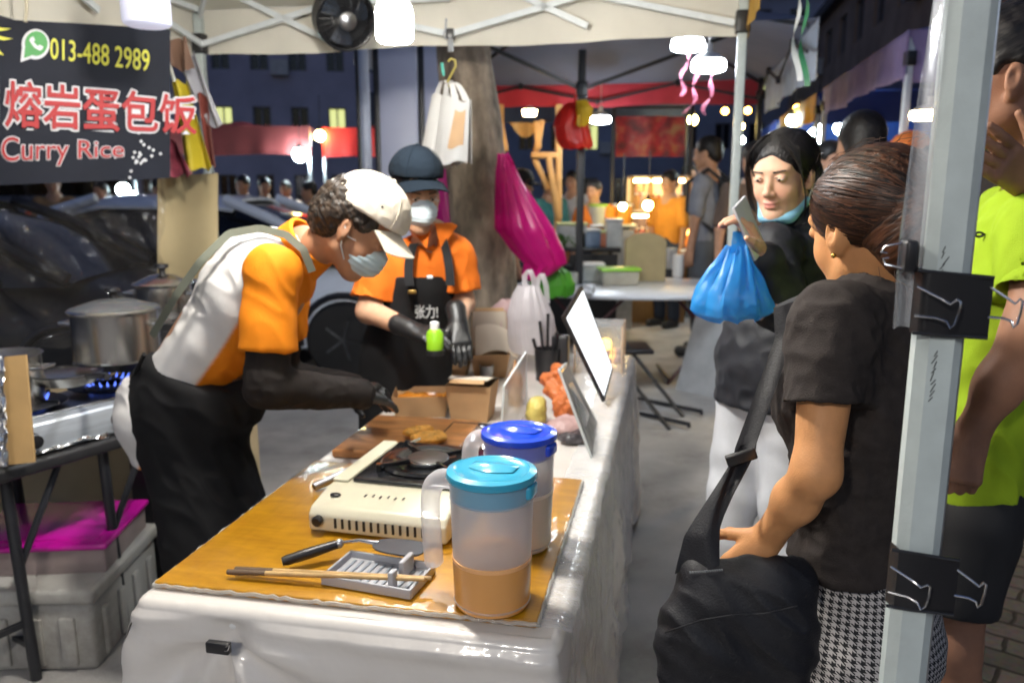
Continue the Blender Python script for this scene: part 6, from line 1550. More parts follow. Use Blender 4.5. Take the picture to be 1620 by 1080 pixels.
# ---------------------------------------------------------------- young woman with the blue bag
def young_woman():
    UP = V(0, 0, 1); F = nrm((-.75, -.66, 0)); R = nrm((-.66, .75, 0)); L = -R
    H = Frame(q(1238, 276, 2.2), (-.66, -.74, -.2), (-.12, -.1, 1), .96)
    nb = q(1266, 352, 2.24); Rsh = q(1222, 392, 2.14); Lsh = q(1318, 395, 2.3); ch = q(1262, 455, 2.26); pel = q(1218, 590, 2.24)
    El = q(1228, 482, 2.02); Wr = q(1200, 400, 1.97); El2 = q(1318, 510, 2.2); Wr2 = q(1250, 486, 2.02)
    r = root('person', (pel[0], pel[1], 0), 'young woman in black jacket, blue mask under her chin, holding phone and bag', 'person')
    parts = []; o = S(); head_skin(o, H, nb-UP*.02, .048); parts.append(o.mesh(.003))
    o = S(); o.cone(El, Wr, .034, .025, .02); hand(o, Wr, nrm(q(1176, 352, 1.95)-Wr), (-.75, -.1, -.2), (.4, -.8, .3), .75, .95); parts.append(o.mesh(.0032))
    o = S(); o.cone(El2, Wr2, .034, .025, .02); hand(o, Wr2, nrm(q(1222, 478, 1.98)-Wr2), (-.2, .5, -.6), (0, -.4, .7), .8, .92); parts.append(o.mesh(.0032))
    o = S(); o.cone(nb, ch, .055, .09, .04); o.cone(ch, pel, .09, .09, .04); kn = [V(pel[0]+.02*s_, pel[1]+.0, .47)+L*s_*.075+F*.02 for s_ in (1, -1)]; an = [k_+V(.02, .03, -.38) for k_ in kn]
    for s_ in (0, 1): o.chain([pel+L*(1-2*s_)*.07, kn[s_], an[s_]], [.06, .045, .035], .03); o.cone(an[s_]-UP*.05, an[s_]-UP*.05+F*.15, .034, .028, .02)
    o.chain([Rsh, El], [.04, .034]); o.chain([Lsh, El2], [.04, .034]); parts.append(o.mesh(.008))
    body = npmesh('body', parts, skinmat('skin_fair'), r, cols=tint((.62, .37, .25), H, (.52, .2, .17))); face_bits(H, r)
    o = S(); E = lambda f, l, u, rad, kk=.02, mode='u': o.ell(H(f, l, u), tuple(x*H.sc for x in rad), H.ax, kk, mode)
    E(-.02, 0, .035, (.104, .085, .093)); E(-.06, 0, -.03, (.058, .072, .072), .04); E(-.08, .0, -.11, (.035, .05, .06), .03)
    for s_ in (1, -1): E(-.05, s_*.066, -.045, (.042, .03, .065), .03)
    E(.1, 0, -.045, (.07, .063, .1), .012, 's'); E(.085, -.005, .005, (.045, .058, .05), .014, 's'); E(.03, 0, -.12, (.08, .06, .06), .02, 's')
    o.cone(H(.1, .004, .02), H(.094, .006, .088), .04*H.sc, .006*H.sc, .012, mode='s')
    for s_ in (1, -1): E(-.004, s_*.092, -.012, (.028, .026, .036), .008, 's'); E(.035, s_*.085, -.06, (.06, .032, .055), .01, 's')
    P, F_ = o.mesh(.003); P = folds(P, F_, .0022, [(1, np.array([H.f*9, H.l*60, H.u*20]))]); bh = haircol('black_hair', (.004, .004, .005), (.02, .017, .017)); hr = npmesh('hair', [(P, F_)], bh, r, attrs={'comb': comb(H)}); strands(H, hr, bh, 'y', 900)
    for s_, n_ in ((1, 'left'), (-1, 'right')):
        b = B(); rr = np.random.RandomState(11+s_)
        for k in range(16):
            e = rr.uniform(-.012, .012); f0 = rr.uniform(.02, .075)
            b.tube([H(f0, s_*.02, .118), H(f0+.012, s_*(.062+.3*e), .075), H(.055+e, s_*(.079+.2*e), .015), H(.04+e, s_*(.08+.4*e), -.05), H(.03+1.5*e, s_*(.074+e), -.1+2*e)], [.0012, .0016, .0016, .0013, .0006], 5)
        b.obj('loose_lock', bh, r, world=True)
    mk = S(); mk.ell(H(.036, 0, -.108), tuple(x*H.sc for x in (.053, .05, .02)), H.ax, .01); mk.cone(H(.0, .066, -.075), H(.05, .035, -.11), .012, .016, .02); mk.cone(H(.0, -.066, -.075), H(.05, -.035, -.11), .012, .016, .02)
    npmesh('face_mask', [mk.mesh(.004)], M('mask_blue', (.22, .48, .66), .75, var=.05), r)
    for s_ in (1, -1): B().tube([H(.0, s_*.07, -.075), H(-.012, s_*.084, -.03)], .0016, 6).obj('ear_loop', M('white_elastic', (.7, .72, .72), .7), r, world=True)
    o = S(); torso(o, pel+UP*.02, ch, Rsh, Lsh, F, .155, .155, 1.35, .06, nb, .068, .065, .02)
    o.chain([Rsh-UP*.01, El, Wr+(El-Wr)*.22], [.066, .062, .05], .035); o.chain([Lsh-UP*.01, El2, Wr2+(El2-Wr2)*.25], [.066, .062, .048], .035)
    o.cone(pel-UP*.08, pel+UP*.05, .16, .155, .05, flat=F, fac=1.3); o.cone(nb-UP*.03, H(-.03, 0, -.07), .05, .06, .006, mode='s'); o.cut(V(0, 0, pel[2]-.09), (0, 0, -1), .01)
    P, F_ = o.mesh(.006); P = folds(P, F_, .011, [(1, [(5, 3, 12), (11, 3, 4), (3, 9, 4)]), (.5, np.eye(3)*24)]); npmesh('jacket', [(P, F_)], M('black_jacket', (.012, .013, .018), .6, var=.2, vs=20, spec=.35, bump=.2, bs=200), r)
    o = S(); o.cone(nb-UP*.015+F*.01, nb+UP*.02, .07, .064, .01); o.cone(nb-UP*.06, nb+UP*.06, .052, .056, .006, mode='s'); npmesh('collar', [o.mesh(.004)], MATS['black_jacket'], r)
    o = S(); o.cone(pel+UP*.02, pel-UP*.03, .14, .15, .04, flat=F, fac=1.3)
    for s_ in (0, 1): o.chain([pel+L*(1-2*s_)*.07-UP*.04, kn[s_], an[s_]], [.085, .072, .068], .03); endcut(o, an[s_], (0, 0, -1), .1, .1)
    P, F_ = o.mesh(.007); P = folds(P, F_, .009, [(1, [(5, 3, 14), (12, 3, 4), (3, 9, 4)])]); npmesh('trousers', [(P, F_)], M('pale_denim', (.58, .59, .62), .8, var=.1, vs=10, bump=.3, bs=300), r)
    # phone
    c0, c1 = q(1170, 322, 1.93), q(1201, 400, 1.95); d = nrm(c1-c0); ph = root('phone', (c0+c1)/2, 'pale grey phone held upright by the young woman', 'phone')
    m_ = (c0+c1)/2-np.array(ph.location); hx = nrm(np.cross(d, V(.35, -.9, 0))); hn = np.cross(hx, d); M3 = Matrix((Vector(nrm(V(.55, .55, 0)-d*np.dot(d, V(.55, .55, 0)))), Vector(np.cross(d, nrm(V(.55, .55, 0)-d*np.dot(d, V(.55, .55, 0))))), Vector(d))).transposed()
    B().box(m_, (.07, .008, .145), M3=M3, bev=.003).obj('case', M('phone_case', (.5, .5, .52), .3, var=.05), ph); b = B(); b.box(m_+np.array(M3 @ Vector((0, -.0046, 0))), (.064, .001, .138), M3=M3); b.obj('screen', M('phone_screen', (.02, .03, .05), .08), ph)
    # blue carrier bag
    bm_ = M('blue_carrier', (.04, .34, .8), .3, var=.15, vs=7, transl=.45, see=.14, bump=.9, bs=14)
    bg_ = sack('carrier_bag', 'blue translucent plastic carrier bag hanging from the young woman\'s hand', 'plastic bag', None, [(1170, 392, 12), (1168, 408, 22), (1164, 432, 37), (1160, 458, 50), (1158, 480, 57), (1157, 494, 56), (1155, 503, 46)], 1.93, bm_, .085, .012, pleat=.13)
    for x0, x1 in ((1162, 1166), (1176, 1184)):
        P_ = [q(x0, 400, 1.92), q(x0+2, 382, 1.92), q(x1, 366, 1.93), q(x1+6, 384, 1.94), q(x1+8, 402, 1.94)]
        def fn(u, v, P_=P_):
            t = v*4; i = min(int(t), 3); return P_[i]+(P_[i+1]-P_[i])*(t-i)+V((u-.5)*.022, (u-.5)*.008, 0)
        B().grid(fn, 3, 20).obj('handle', bm_, bg_, world=True, ang=180)
    t = root('food_tub', q(1160, 480, 1.93), 'food tub inside the blue carrier bag', 'tub'); B().box((0, 0, -.01), (.09, .07, .04), bev=.012).obj('body', M('tub_white', (.6, .62, .6), .4), t); B().box((0, 0, .014), (.096, .076, .008), bev=.003).obj('lid', C['white'], t)
young_woman()

# ---------------------------------------------------------------- man in the green tee
def green_man():
    UP = V(0, 0, 1); F = nrm((-.93, .36, 0)); L = nrm((-.36, -.93, 0))
    H = Frame(q(1588, 128, 1.66), (-.9, .42, -.1), (-.1, .05, 1), 1.06)
    Ls = q(1655, 345, 1.52); Rs = Ls-L*.36; El = q(1632, 520, 1.46); Wr = q(1538, 684, 1.5); nb = (Ls+Rs)/2-F*.03+UP*.06; ch = (Ls+Rs)/2-UP*.15; pel = q(1532, 770, 1.75)
    Er = Rs+F*.1-UP*.26; Wr2 = q(1632, 292, 1.56)
    r = root('person', (pel[0], pel[1], 0), 'man in lime green tee and black shorts behind the post, hand at chin', 'person')
    parts = []; o = S(); head_skin(o, H, nb-UP*.01, .062); parts.append(o.mesh(.0035))
    o = S(); o.cone(Ls, El, .05, .043, .03); o.cone(El, Wr+(El-Wr)*.45, .045, .04, .03); o.cone(Wr+(El-Wr)*.5, Wr, .04, .029, .03); hand(o, Wr, nrm(q(1523, 742, 1.49)-Wr), (.3, .9, .1), (-.9, .2, .1), 1.0, 1.05, wr=.029); parts.append(o.mesh(.0035))
    o = S(); o.cone(Wr2, V(Wr2[0]+.12, Wr2[1]+.05, Wr2[2]-.16), .028, .04, .02); hand(o, Wr2, nrm(q(1556, 232, 1.5)-Wr2), (-.1, .9, .2), (-.3, .0, 1), .18, 1.08, wr=.029, spread=.4); parts.append(o.mesh(.003))
    o = S(); o.cone(Rs, V(Wr2[0]+.12, Wr2[1]+.05, Wr2[2]-.16), .045, .04, .02); o.cone(nb, ch, .07, .1, .04); o.cone(ch, pel, .13, .12, .04, flat=F, fac=1.6)
    kn = [V(pel[0]-.02, pel[1], .5)+L*s_*.1 for s_ in (1, -1)]; an = [k_+V(-.005, .02, -.41) for k_ in kn]
    for s_ in (0, 1): o.chain([pel+L*(1-2*s_)*.075-UP*.06, kn[s_], kn[s_]-UP*.13-F*.02, an[s_]], [.07, .058, .058, .04], .03); o.cone(an[s_]-UP*.05, an[s_]-UP*.05+F*.17, .04, .032, .02)
    parts.append(o.mesh(.007))
    npmesh('body', parts, skinmat('skin_tan'), r, cols=tint((.33, .165, .1), H))
    o = S(); E = lambda f, l, u, rad, kk=.02, mode='u': o.ell(H(f, l, u), tuple(x*H.sc for x in rad), H.ax, kk, mode)
    E(-.02, 0, .045, (.106, .084, .098)); E(-.06, 0, -.01, (.055, .07, .06), .03); o.cut(H(.075, 0, .05), nrm(H.f*.9-H.u*.4), .012)
    for s_ in (1, -1): E(.0, s_*.088, -.018, (.03, .03, .042), .008, 's'); E(.05, s_*.07, -.05, (.07, .05, .055), .012, 's')
    P, F_ = o.mesh(.004); P = folds(P, F_, .004, [(1, np.eye(3)*60)]); npmesh('hair', [(P, F_)], haircol('black_hair', (.004, .004, .005), (.02, .017, .017)), r, attrs={'comb': comb(H)})
    o = S(); torso(o, pel+UP*.12, ch, Ls-L*.02, Rs+L*.02, F, .16, .18, 1.5, .06, nb, .078, .07, .02); o.cone(pel-UP*.06, pel+UP*.15, .168, .168, .05, flat=F, fac=1.5)
    s1 = q(1640, 462, 1.48); o.cone(Ls-UP*.01, s1+(s1-Ls)*.3, .068, .072, .045); endcut(o, s1, nrm(s1-Ls), .1); o.cone(s1-nrm(s1-Ls)*.05, s1+nrm(s1-Ls)*.1, .06, .064, .004, mode='s'); o.cone(Rs, Rs+(Er-Rs)*.5, .066, .066, .04)
    o.cone(nb-UP*.03, H(-.03, 0, -.07), .064, .07, .006, mode='s'); o.cut(q(1545, 772, 1.7), V(.1, .05, -1), .006)
    P, F_ = o.mesh(.006); P = folds(P, F_, .011, [(1, [(4, 3, 7), (10, 3, 3), (3, 8, 3)]), (.5, [(9, 5, 16), (18, 6, 6), (5, 17, 7)])])
    tee = npmesh('tee_shirt', [(P, F_)], M('lime_jersey', (.34, .5, .025), .75, var=.06, vs=20, **CLOTH), r)
    o = S()
    for a_ in an: o.cone(a_-UP*.045-F*.02, a_-UP*.045+F*.18, .05, .043, .02); o.cone(a_-UP*.05, a_+UP*.02, .052, .052, .02)
    o.cut(V(0, 0, .003), (0, 0, -1), .004); npmesh('shoes', [o.mesh(.009)], M('shoe_dark', (.03, .03, .034), .6), r)
    # small dark emblem of two crossed arcs on the chest
    c = q(1549, 371, 1.5); b = B(); ex = nrm(V(.96, -.2, 0)); dd = nrm(c-V(0, 0, CAM_H))
    # set on the cloth: nearest shirt vertex along the sight line
    rel = P-V(0, 0, CAM_H); tt = rel @ dd; off = np.linalg.norm(rel-tt[:, None]*dd, axis=1); ok = off < .012
    if ok.any(): c = V(0, 0, CAM_H)+dd*(tt[ok].min()-.004)
    for s_ in (1, -1):
        b.tube([c+ex*(.011*math.sin(a))+UP*s_*(.0085-.013*math.cos(a)) for a in np.linspace(-1.1, 1.1, 12)], [.0012]+[.0026]*10+[.0012], 6)
    b.obj('emblem', M('emblem_dark', (.02, .03, .03), .6), tee, world=True)
    o = S(); o.cone(pel+UP*.22, pel-UP*.03, .15, .162, .04, flat=F, fac=1.4)
    for s_ in (0, 1): e = kn[s_]+UP*.1; o.cone(pel+L*(1-2*s_)*.088-UP*.05, e, .1, .088, .03); endcut(o, e, (0, 0, -1), .13, .14)
    P, F_ = o.mesh(.007); P = folds(P, F_, .008, [(1, np.eye(3)*12)]); npmesh('shorts', [(P, F_)], M('black_shorts', (.012, .012, .014), .8, var=.15), r)
green_man()

# ---------------------------------------------------------------- cook bending over the boxes
def cook():
    UP = V(0, 0, 1); VD = V(0, -1, 0)
    pel = q(275, 640, 2.28); ch = q(408, 452, 2.18); nb = q(482, 392, 2.15); sN = q(428, 442, 2.03); sF = q(452, 428, 2.36)
    sp = nrm(ch-pel); back = nrm(np.cross(sp, VD)); back = back if back[2] > 0 else -back
    EN = q(423, 612, 1.98); WN = q(560, 622, 2.14); EF = q(440, 596, 2.4); WF = q(548, 612, 2.42)
    H = Frame(q(566, 362, 2.1), (.74, -.1, -.64), (.62, -.02, .76), .97)
    r = root('person', (pel[0], pel[1], 0), 'cook in white and orange polo and white cap bending over takeaway boxes', 'person')
    parts = []; o = S(); head_skin(o, H, nb-sp*.03, .052); parts.append(o.mesh(.0035))
    o = S(); o.cone(sN, EN, .05, .042, .03); o.cone(EN, WN, .042, .03, .02); parts.append(o.mesh(.006))
    o = S(); hand(o, WN, nrm(q(618, 634, 2.24)-WN), (.1, .3, -.9), (.3, .8, .2), .22, 1.0); parts.append(o.mesh(.0035))
    o = S(); o.cone(sF, EF, .048, .04, .03); o.cone(EF, WF, .042, .03, .02); hand(o, WF, nrm(q(612, 622, 2.38)-WF), (.1, .2, -.9), (.2, -.8, .2), .6, 1.0)
    o.cone(pel, ch, .12, .13, .05); o.cone(ch, nb, .11, .06, .05)
    hp = [pel+V(.05, -.09*s_, -.04) for s_ in (1, -1)]; kn = [V(pel[0]+.13, pel[1]-.1*s_, .5) for s_ in (1, -1)]; an = [V(pel[0]+.05, pel[1]-.1*s_, .09) for s_ in (1, -1)]
    for s_ in (0, 1): o.chain([hp[s_], kn[s_], an[s_]], [.075, .055, .04], .03); o.cone(an[s_]-UP*.045, an[s_]-UP*.045+V(.16, 0, 0), .04, .03, .02)
    parts.append(o.mesh(.008)); npmesh('body', parts, skinmat('skin_tan'), r, cols=tint((.36, .18, .1), H))
    # hair
    o = S(); E = lambda f, l, u, rad, kk=.02, mode='u': o.ell(H(f, l, u), tuple(x*H.sc for x in rad), H.ax, kk, mode)
    E(-.03, 0, .03, (.11, .088, .095)); E(-.075, 0, -.025, (.055, .072, .062), .04); o.cut(H(.045, 0, .03), nrm(H.f*.95-H.u*.3), .012)
    for s_ in (1, -1): E(.002, s_*.09, -.01, (.034, .03, .036), .008, 's'); E(.05, s_*.075, -.05, (.07, .05, .055), .012, 's')
    P, F_ = o.mesh(.004); P = folds(P, F_, .005, [(1, np.eye(3)*70), (.7, np.eye(3)*150)]); npmesh('hair', [(P, F_)], haircol('dark_brown_hair', (.008, .006, .005), (.05, .033, .022)), r, attrs={'comb': comb(H)})
    wc = M('cream_cotton', (.74, .66, .54), .8, var=.06, vs=10, bump=.2, bs=300); cp = cap(H, r, wc, lift=.022, size=1.03, brimdrop=.02)
    b = B(); b.tube([H(-.1, .05, .06), H(-.122, .02, .058), H(-.122, -.02, .058), H(-.1, -.05, .06)], .009, 8); b.obj('back_strap', wc, cp, world=True)
    eb = B()
    for a in (-.9, .9): eb.sphere(H(.03, a*.085, .1), .0035)
    eb.obj('eyelet', C['blackplastic'], cp, world=True)
    mask(H, r, M('mask_pale', (.5, .62, .66), .75, var=.06))
    # polo
    orange = M('orange_pique', (.78, .235, .012), .75, var=.07, vs=18, **CLOTH); white_ = M('white_orange_polo', (1, 1, 1), .75, var=.05, vs=14, attr='tint', **CLOTH)
    o = S(); o.cone(pel+sp*.0, ch, .148, .17, .06, flat=back, fac=1.35); o.cone(sN+sp*.0, sF, .06, .06, .06); o.cone(ch, nb-sp*.03, .13, .07, .06); o.ell(pel-V(.05, 0, .02), (.11, .165, .12), np.eye(3), .05)
    o.cone(pel-V(.045, 0, .0), pel+V(-.055, 0, -.14), .12, .098, .05, flat=(1, 0, 0), fac=1.3); o.cut(pel+V(-.1, 0, -.17), V(-.2, 0, -1), .008)
    P, F_ = o.mesh(.006); P = folds(P, F_, .011, [(1, [(4, 3, 8), (11, 3, 3), (4, 9, 3)]), (.5, [(8, 5, 18), (18, 6, 6), (5, 17, 7)])])
    def pc(W):
        bk = (W-pel) @ back; s_ = np.clip(.5-(bk+.045)/.009, 0, 1)[:, None]
        return s_*np.array((.74, .22, .012))+(1-s_)*np.array((.66, .64, .62))
    npmesh('polo_shirt', [(P, F_)], white_, r, cols=pc)
    for sh, el, fr, nm in ((sN, EN, .66, 'sleeve'), (sF, EF, .6, 'sleeve')):
        e = sh+(el-sh)*fr; o = S(); o.cone(sh+V(.005, 0, .02), e+(el-sh)*.25, .068, .077, .03); o.ball(sh+V(.01, 0, .01)+back*.005, .07, .03); endcut(o, e, el-sh, .13)
        P, F_ = o.mesh(.0055); P = folds(P, F_, .008, [(1, [(4, 3, 8), (12, 3, 3), (4, 9, 3)]), (.5, [(8, 5, 18), (20, 6, 6), (5, 17, 7)])]); npmesh(nm, [(P, F_)], orange, r)
    o = S(); cd = nrm(nb-ch); o.cone(nb-cd*.06, nb+cd*.02, .088, .08, .01); o.cone(nb-cd*.1, nb+cd*.08, .066, .068, .005, mode='s'); o.cut(nb+cd*.03, cd, .004); P, F_ = o.mesh(.004); npmesh('collar', [(P, F_)], orange, r)
    # dark arm covers and gloves
    ac = M('black_arm_cover', (.016, .013, .012), .8, var=.15, vs=20, **CLOTH)
    for e_, w_, sh in ((EN, WN, sN), (EF, WF, sF)):
        o = S(); o.cone(sh+(e_-sh)*.5, e_, .058, .055, .03); o.cone(e_, w_+(w_-e_)*.08, .056, .042, .03); P, F_ = o.mesh(.005); P = folds(P, F_, .006, [(1, [(9, 3, 9), (16, 3, 3), (4, 9, 12)]), (.5, np.eye(3)*40)]); npmesh('arm_cover', [(P, F_)], ac, r)
    gm = M('black_glove', (.012, .012, .013), .4, var=.15, bump=.3, bs=120); o = S(); hand(o, WF, nrm(q(612, 622, 2.38)-WF), (.1, .2, -.9), (.2, -.8, .2), .6, 1.07); npmesh('glove', [o.mesh(.0035)], gm, r)
    o = S(); hand(o, WN, nrm(q(618, 634, 2.24)-WN), (.1, .3, -.9), (.3, .8, .2), .22, 1.07); o.cone(WN+(EN-WN)*.12, WN, .04, .033, .01); P, F_ = o.mesh(.0035); npmesh('glove', [(P, F_)], gm, r)
    # apron
    bl = M('black_apron_cloth', (.011, .011, .012), .8, var=.18, vs=14, **CLOTH)
    o = S(); o.cone(pel+V(.035, 0, -.02), pel+sp*.17+V(.03, 0, -.05), .178, .176, .05, flat=(1, 0, .4), fac=1.15); o.cone(pel+V(.03, 0, -.02), V(pel[0]+.13, pel[1], .36), .178, .2, .06, flat=(1, 0, 0), fac=1.25)
    o.cut(pel+sp*.185, nrm(sp+back*.45), .008); o.cut(V(0, 0, .36), (0, 0, -1), .006); o.cut(pel+V(-.15, 0, 0), V(-1, 0, -.05), .015)
    P, F_ = o.mesh(.006); P = folds(P, F_, .013, [(1, [(8, 4, 3), (5, 10, 2), (3, 3, 5)]), (.45, [(18, 7, 7), (7, 18, 6), (5, 7, 16)])]); apr = npmesh('apron', [(P, F_)], bl, r)
    ol = M('olive_strap', (.12, .13, .1), .8)
    for dy in (0,):
        pth = [q(240, 532, 2.1), q(276, 470, 2.03), q(318, 412, 2.02), q(362, 369, 2.06), q(410, 361, 2.08), q(452, 371, 2.06), q(480, 395, 2.05), q(494, 430, 2.06)]
        pp_ = []
        for x in pth:                                                  # lay the strap on the shirt
            dd = nrm(x-V(0, 0, CAM_H)); pp_.append(x)
        def fn(u, v):
            t = v*(len(pp_)-1); i = min(int(t), len(pp_)-2); p = pp_[i]+(pp_[i+1]-pp_[i])*(t-i); d = nrm(pp_[i+1]-pp_[i]); s_ = nrm(np.cross(d, V(.1, -1, .3))); return p+s_*(u-.5)*.02
        B().grid(fn, 3, 50, .003).obj('apron_strap', ol, apr, world=True)
    B().tube([q(228, 560, 2.12), q(205, 610, 2.2), q(200, 660, 2.22)], .006, 6).obj('apron_tie', bl, apr, world=True)
    o = S()
    for s_ in (0, 1): o.chain([hp[s_], kn[s_], an[s_]], [.08, .07, .065], .03); endcut(o, an[s_], (0, 0, -1), .11, .1)
    npmesh('trousers', [o.mesh(.01)], M('black_trousers', (.014, .014, .016), .8), r)
cook()

# ---------------------------------------------------------------- masked woman in orange behind
def helper():
    UP = V(0, 0, 1); F = nrm((.15, -.99, 0)); L = nrm((.99, .15, 0))
    H = Frame(q(658, 309, 2.75), (.42, -.88, -.17), (.08, -.16, 1), .98)
    nb = q(684, 372, 2.82); Rs = q(600, 410, 2.8); Ls = q(722, 404, 2.86); ch = q(664, 450, 2.85); pel = q(640, 590, 2.9)
    ER = q(583, 492, 2.76); WR = q(648, 520, 2.6); EL_ = q(733, 478, 2.84); WL = q(724, 508, 2.68)
    r = root('person', (pel[0], pel[1], 0), 'masked woman in an orange polo, dark cap and black apron holding a green bottle', 'person')
    parts = []; o = S(); head_skin(o, H, nb-UP*.02, .05); parts.append(o.mesh(.004))
    o = S(); o.cone(Rs, ER, .045, .042, .03); o.cone(ER, WR, .042, .03, .02); o.cone(Ls, EL_, .045, .04, .03); o.cone(EL_, WL, .04, .03, .02); o.cone(nb, ch, .06, .1, .04); o.cone(ch, pel, .1, .11, .04)
    for s_ in (1, -1): o.chain([pel+L*s_*.08, V(pel[0]+L[0]*s_*.09, pel[1]-.02, .47), V(pel[0]+L[0]*s_*.09, pel[1], .09)], [.08, .055, .04], .03); o.cone(V(pel[0]+L[0]*s_*.09, pel[1], .045), V(pel[0]+L[0]*s_*.09, pel[1]-.15, .045), .038, .03, .02)
    parts.append(o.mesh(.007)); npmesh('body', parts, skinmat('skin_fair'), r, cols=tint((.6, .35, .22), H)); face_bits(H, r)
    o = S(); E = lambda f, l, u, rad, kk=.02, mode='u': o.ell(H(f, l, u), tuple(x*H.sc for x in rad), H.ax, kk, mode)
    E(-.02, 0, .03, (.1, .083, .09)); E(-.06, 0, -.03, (.055, .06, .06), .03); o.cut(H(.05, 0, .03), nrm(H.f*.95-H.u*.3), .012)
    npmesh('hair', [o.mesh(.005)], haircol('black_hair', (.004, .004, .005), (.02, .017, .017)), r, attrs={'comb': comb(H)})
    cp = cap(H, r, M('slate_cotton', (.006, .0095, .014), .95, var=.1, vs=12, bump=.2, bs=300, spec=.1), lift=.03, size=1.04)
    B().box(H(.098, .0, .1), (.02, .006, .01), bev=.002, rz=.5).obj('badge', C['white'], cp, world=True)
    mask(H, r, M('mask_surgical', (.66, .78, .84), .75, var=.04))
    orange = M('orange_pique2', (.74, .17, .018), .75, var=.07, vs=18, **CLOTH)
    o = S(); torso(o, pel, ch, Rs, Ls, F, .14, .15, 1.45, .06, nb, .07, .056, .01)
    for sh, el in ((Rs, ER), (Ls, EL_)): e = sh+(el-sh)*.78; o.cone(sh, e+(el-sh)*.2, .066, .072, .04); endcut(o, e, el-sh, .09); o.cone(e-(el-sh)*.1, e+(el-sh)*.1, .058, .062, .003, mode='s')
    o.cone(nb-UP*.03, H(-.03, 0, -.06), .056, .062, .006, mode='s'); P, F_ = o.mesh(.006); P = folds(P, F_, .009, [(1, [(7, 4, 8), (12, 3, 3), (4, 9, 3)]), (.5, np.eye(3)*24)]); npmesh('polo_shirt', [(P, F_)], orange, r)
    cl = B()
    for s_ in (1, -1): cl.grid(lambda u, v: nb+UP*(.045-.075*v*u-.01*v)+L*s_*(.066-.06*u+.018*v)+F*(.03+.075*u+.022*v-.02*u*v), 8, 5, .003)
    cl.obj('collar', orange, r, world=True)
    B().box(q(680, 438, 2.66), (.02, .006, .011), bev=.002).obj('name_tag', C['white'], r, world=True)
    bl = M('black_apron_cloth', (.011, .011, .012), .8, var=.18, vs=14, **CLOTH)
    o = S(); o.cone(pel, ch-UP*.0, .162, .15, .05, flat=F, fac=1.3); o.cone(pel+UP*.05, V(pel[0], pel[1], .45), .165, .19, .05, flat=F, fac=1.3); o.cut(q(660, 440, 2.7), (0, 0, 1), .005); o.cut(V(0, 0, .42), (0, 0, -1), .005); o.cut(pel+F*.02, -F, .004)
    P, F_ = o.mesh(.006); P = folds(P, F_, .009, [(1, [(8, 4, 3), (5, 10, 2), (3, 3, 5)])]); apr = npmesh('apron', [(P, F_)], bl, r)
    for a, b_, c_ in (((648, 452), (642, 415), (655, 385)), ((712, 452), (712, 410), (700, 378))):
        p0, p1, p2 = q(*a, 2.66), q(*b_, 2.68), q(*c_, 2.74)
        B().grid(lambda u, v: (p0*(1-v)**2+2*p1*v*(1-v)+p2*v*v)+V((u-.5)*.03, 0, 0), 2, 12, .003).obj('apron_strap', bl, apr, world=True)
    bk = B(); bk.box(q(652, 462, 2.645), (.028, .006, .012), bev=.002); bk.obj('buckle', M('brass_dark', (.3, .18, .05), .35, metal=.8), apr, world=True)
    tx = B(); N0 = q(676, 495, 2.655)
    zmin = P[(np.abs(P[:, 2]-N0[2]) < .04) & (np.abs(P[:, 0]-N0[0]) < .06)]
    yy = zmin[:, 1].min()-.004 if len(zmin) else N0[1]
    text_mesh(tx, '张力!', lambda x, y: V(q(657+36*x, 500, yy)[0], yy, q(660, 504-22*y, yy)[2]), offset=.02); tx.obj('apron_lettering', M('lettering_grey', (.35, .35, .34), .7), apr, world=True, smooth=False)
    gm = M('black_glove', (.012, .012, .013), .4); bc = q(688, 535, 2.52)
    for wr, d, pn, th in ((WR, nrm(bc+V(-.02, .03, .0)-WR), (.2, .1, -.7), (.1, .3, 1)), (WL, nrm(q(732, 556, 2.6)-WL), (-.2, .8, -.3), (-.9, -.1, .1))):
        o = S(); o.cone(wr-nrm(d)*.05, wr, .036, .031, .02); hand(o, wr, d, pn, th, .28, 1.02); P, F_ = o.mesh(.004); npmesh('glove', [(P, F_)], gm, r)
    bt = root('squeeze_bottle', bc-V(0, 0, .055), 'lime green bottle held in the black glove', 'bottle'); bt.scale = (.85,)*3
    B().lathe([(.001, .0), (.03, 0), (.032, .02), (.032, .085), (.02, .1), (.001, .1)], (0, 0, 0), 24).obj('body', M('lime_plastic', (.3, .62, .02), .35, transl=.15), bt); B().lathe([(.018, .1), (.018, .125), (.008, .13), (.001, .13)], (0, 0, 0), 16).obj('cap', C['white'], bt); B().lathe([(.0325, .0), (.0335, .018), (.0325, .022)], (0, 0, 0), 24).obj('dark_base', C['blackplastic'], bt)
    o = S()
    o.chain([pel+L*.08, V(pel[0]+L[0]*.09, pel[1]-.02, .47), V(pel[0]+L[0]*.09, pel[1], .12)], [.09, .07, .06], .03); o.chain([pel-L*.08, V(pel[0]-L[0]*.09, pel[1]-.02, .47), V(pel[0]-L[0]*.09, pel[1], .12)], [.09, .07, .06], .03)
    npmesh('trousers', [o.mesh(.011)], M('black_trousers', (.014, .014, .016), .8), r)
helper()

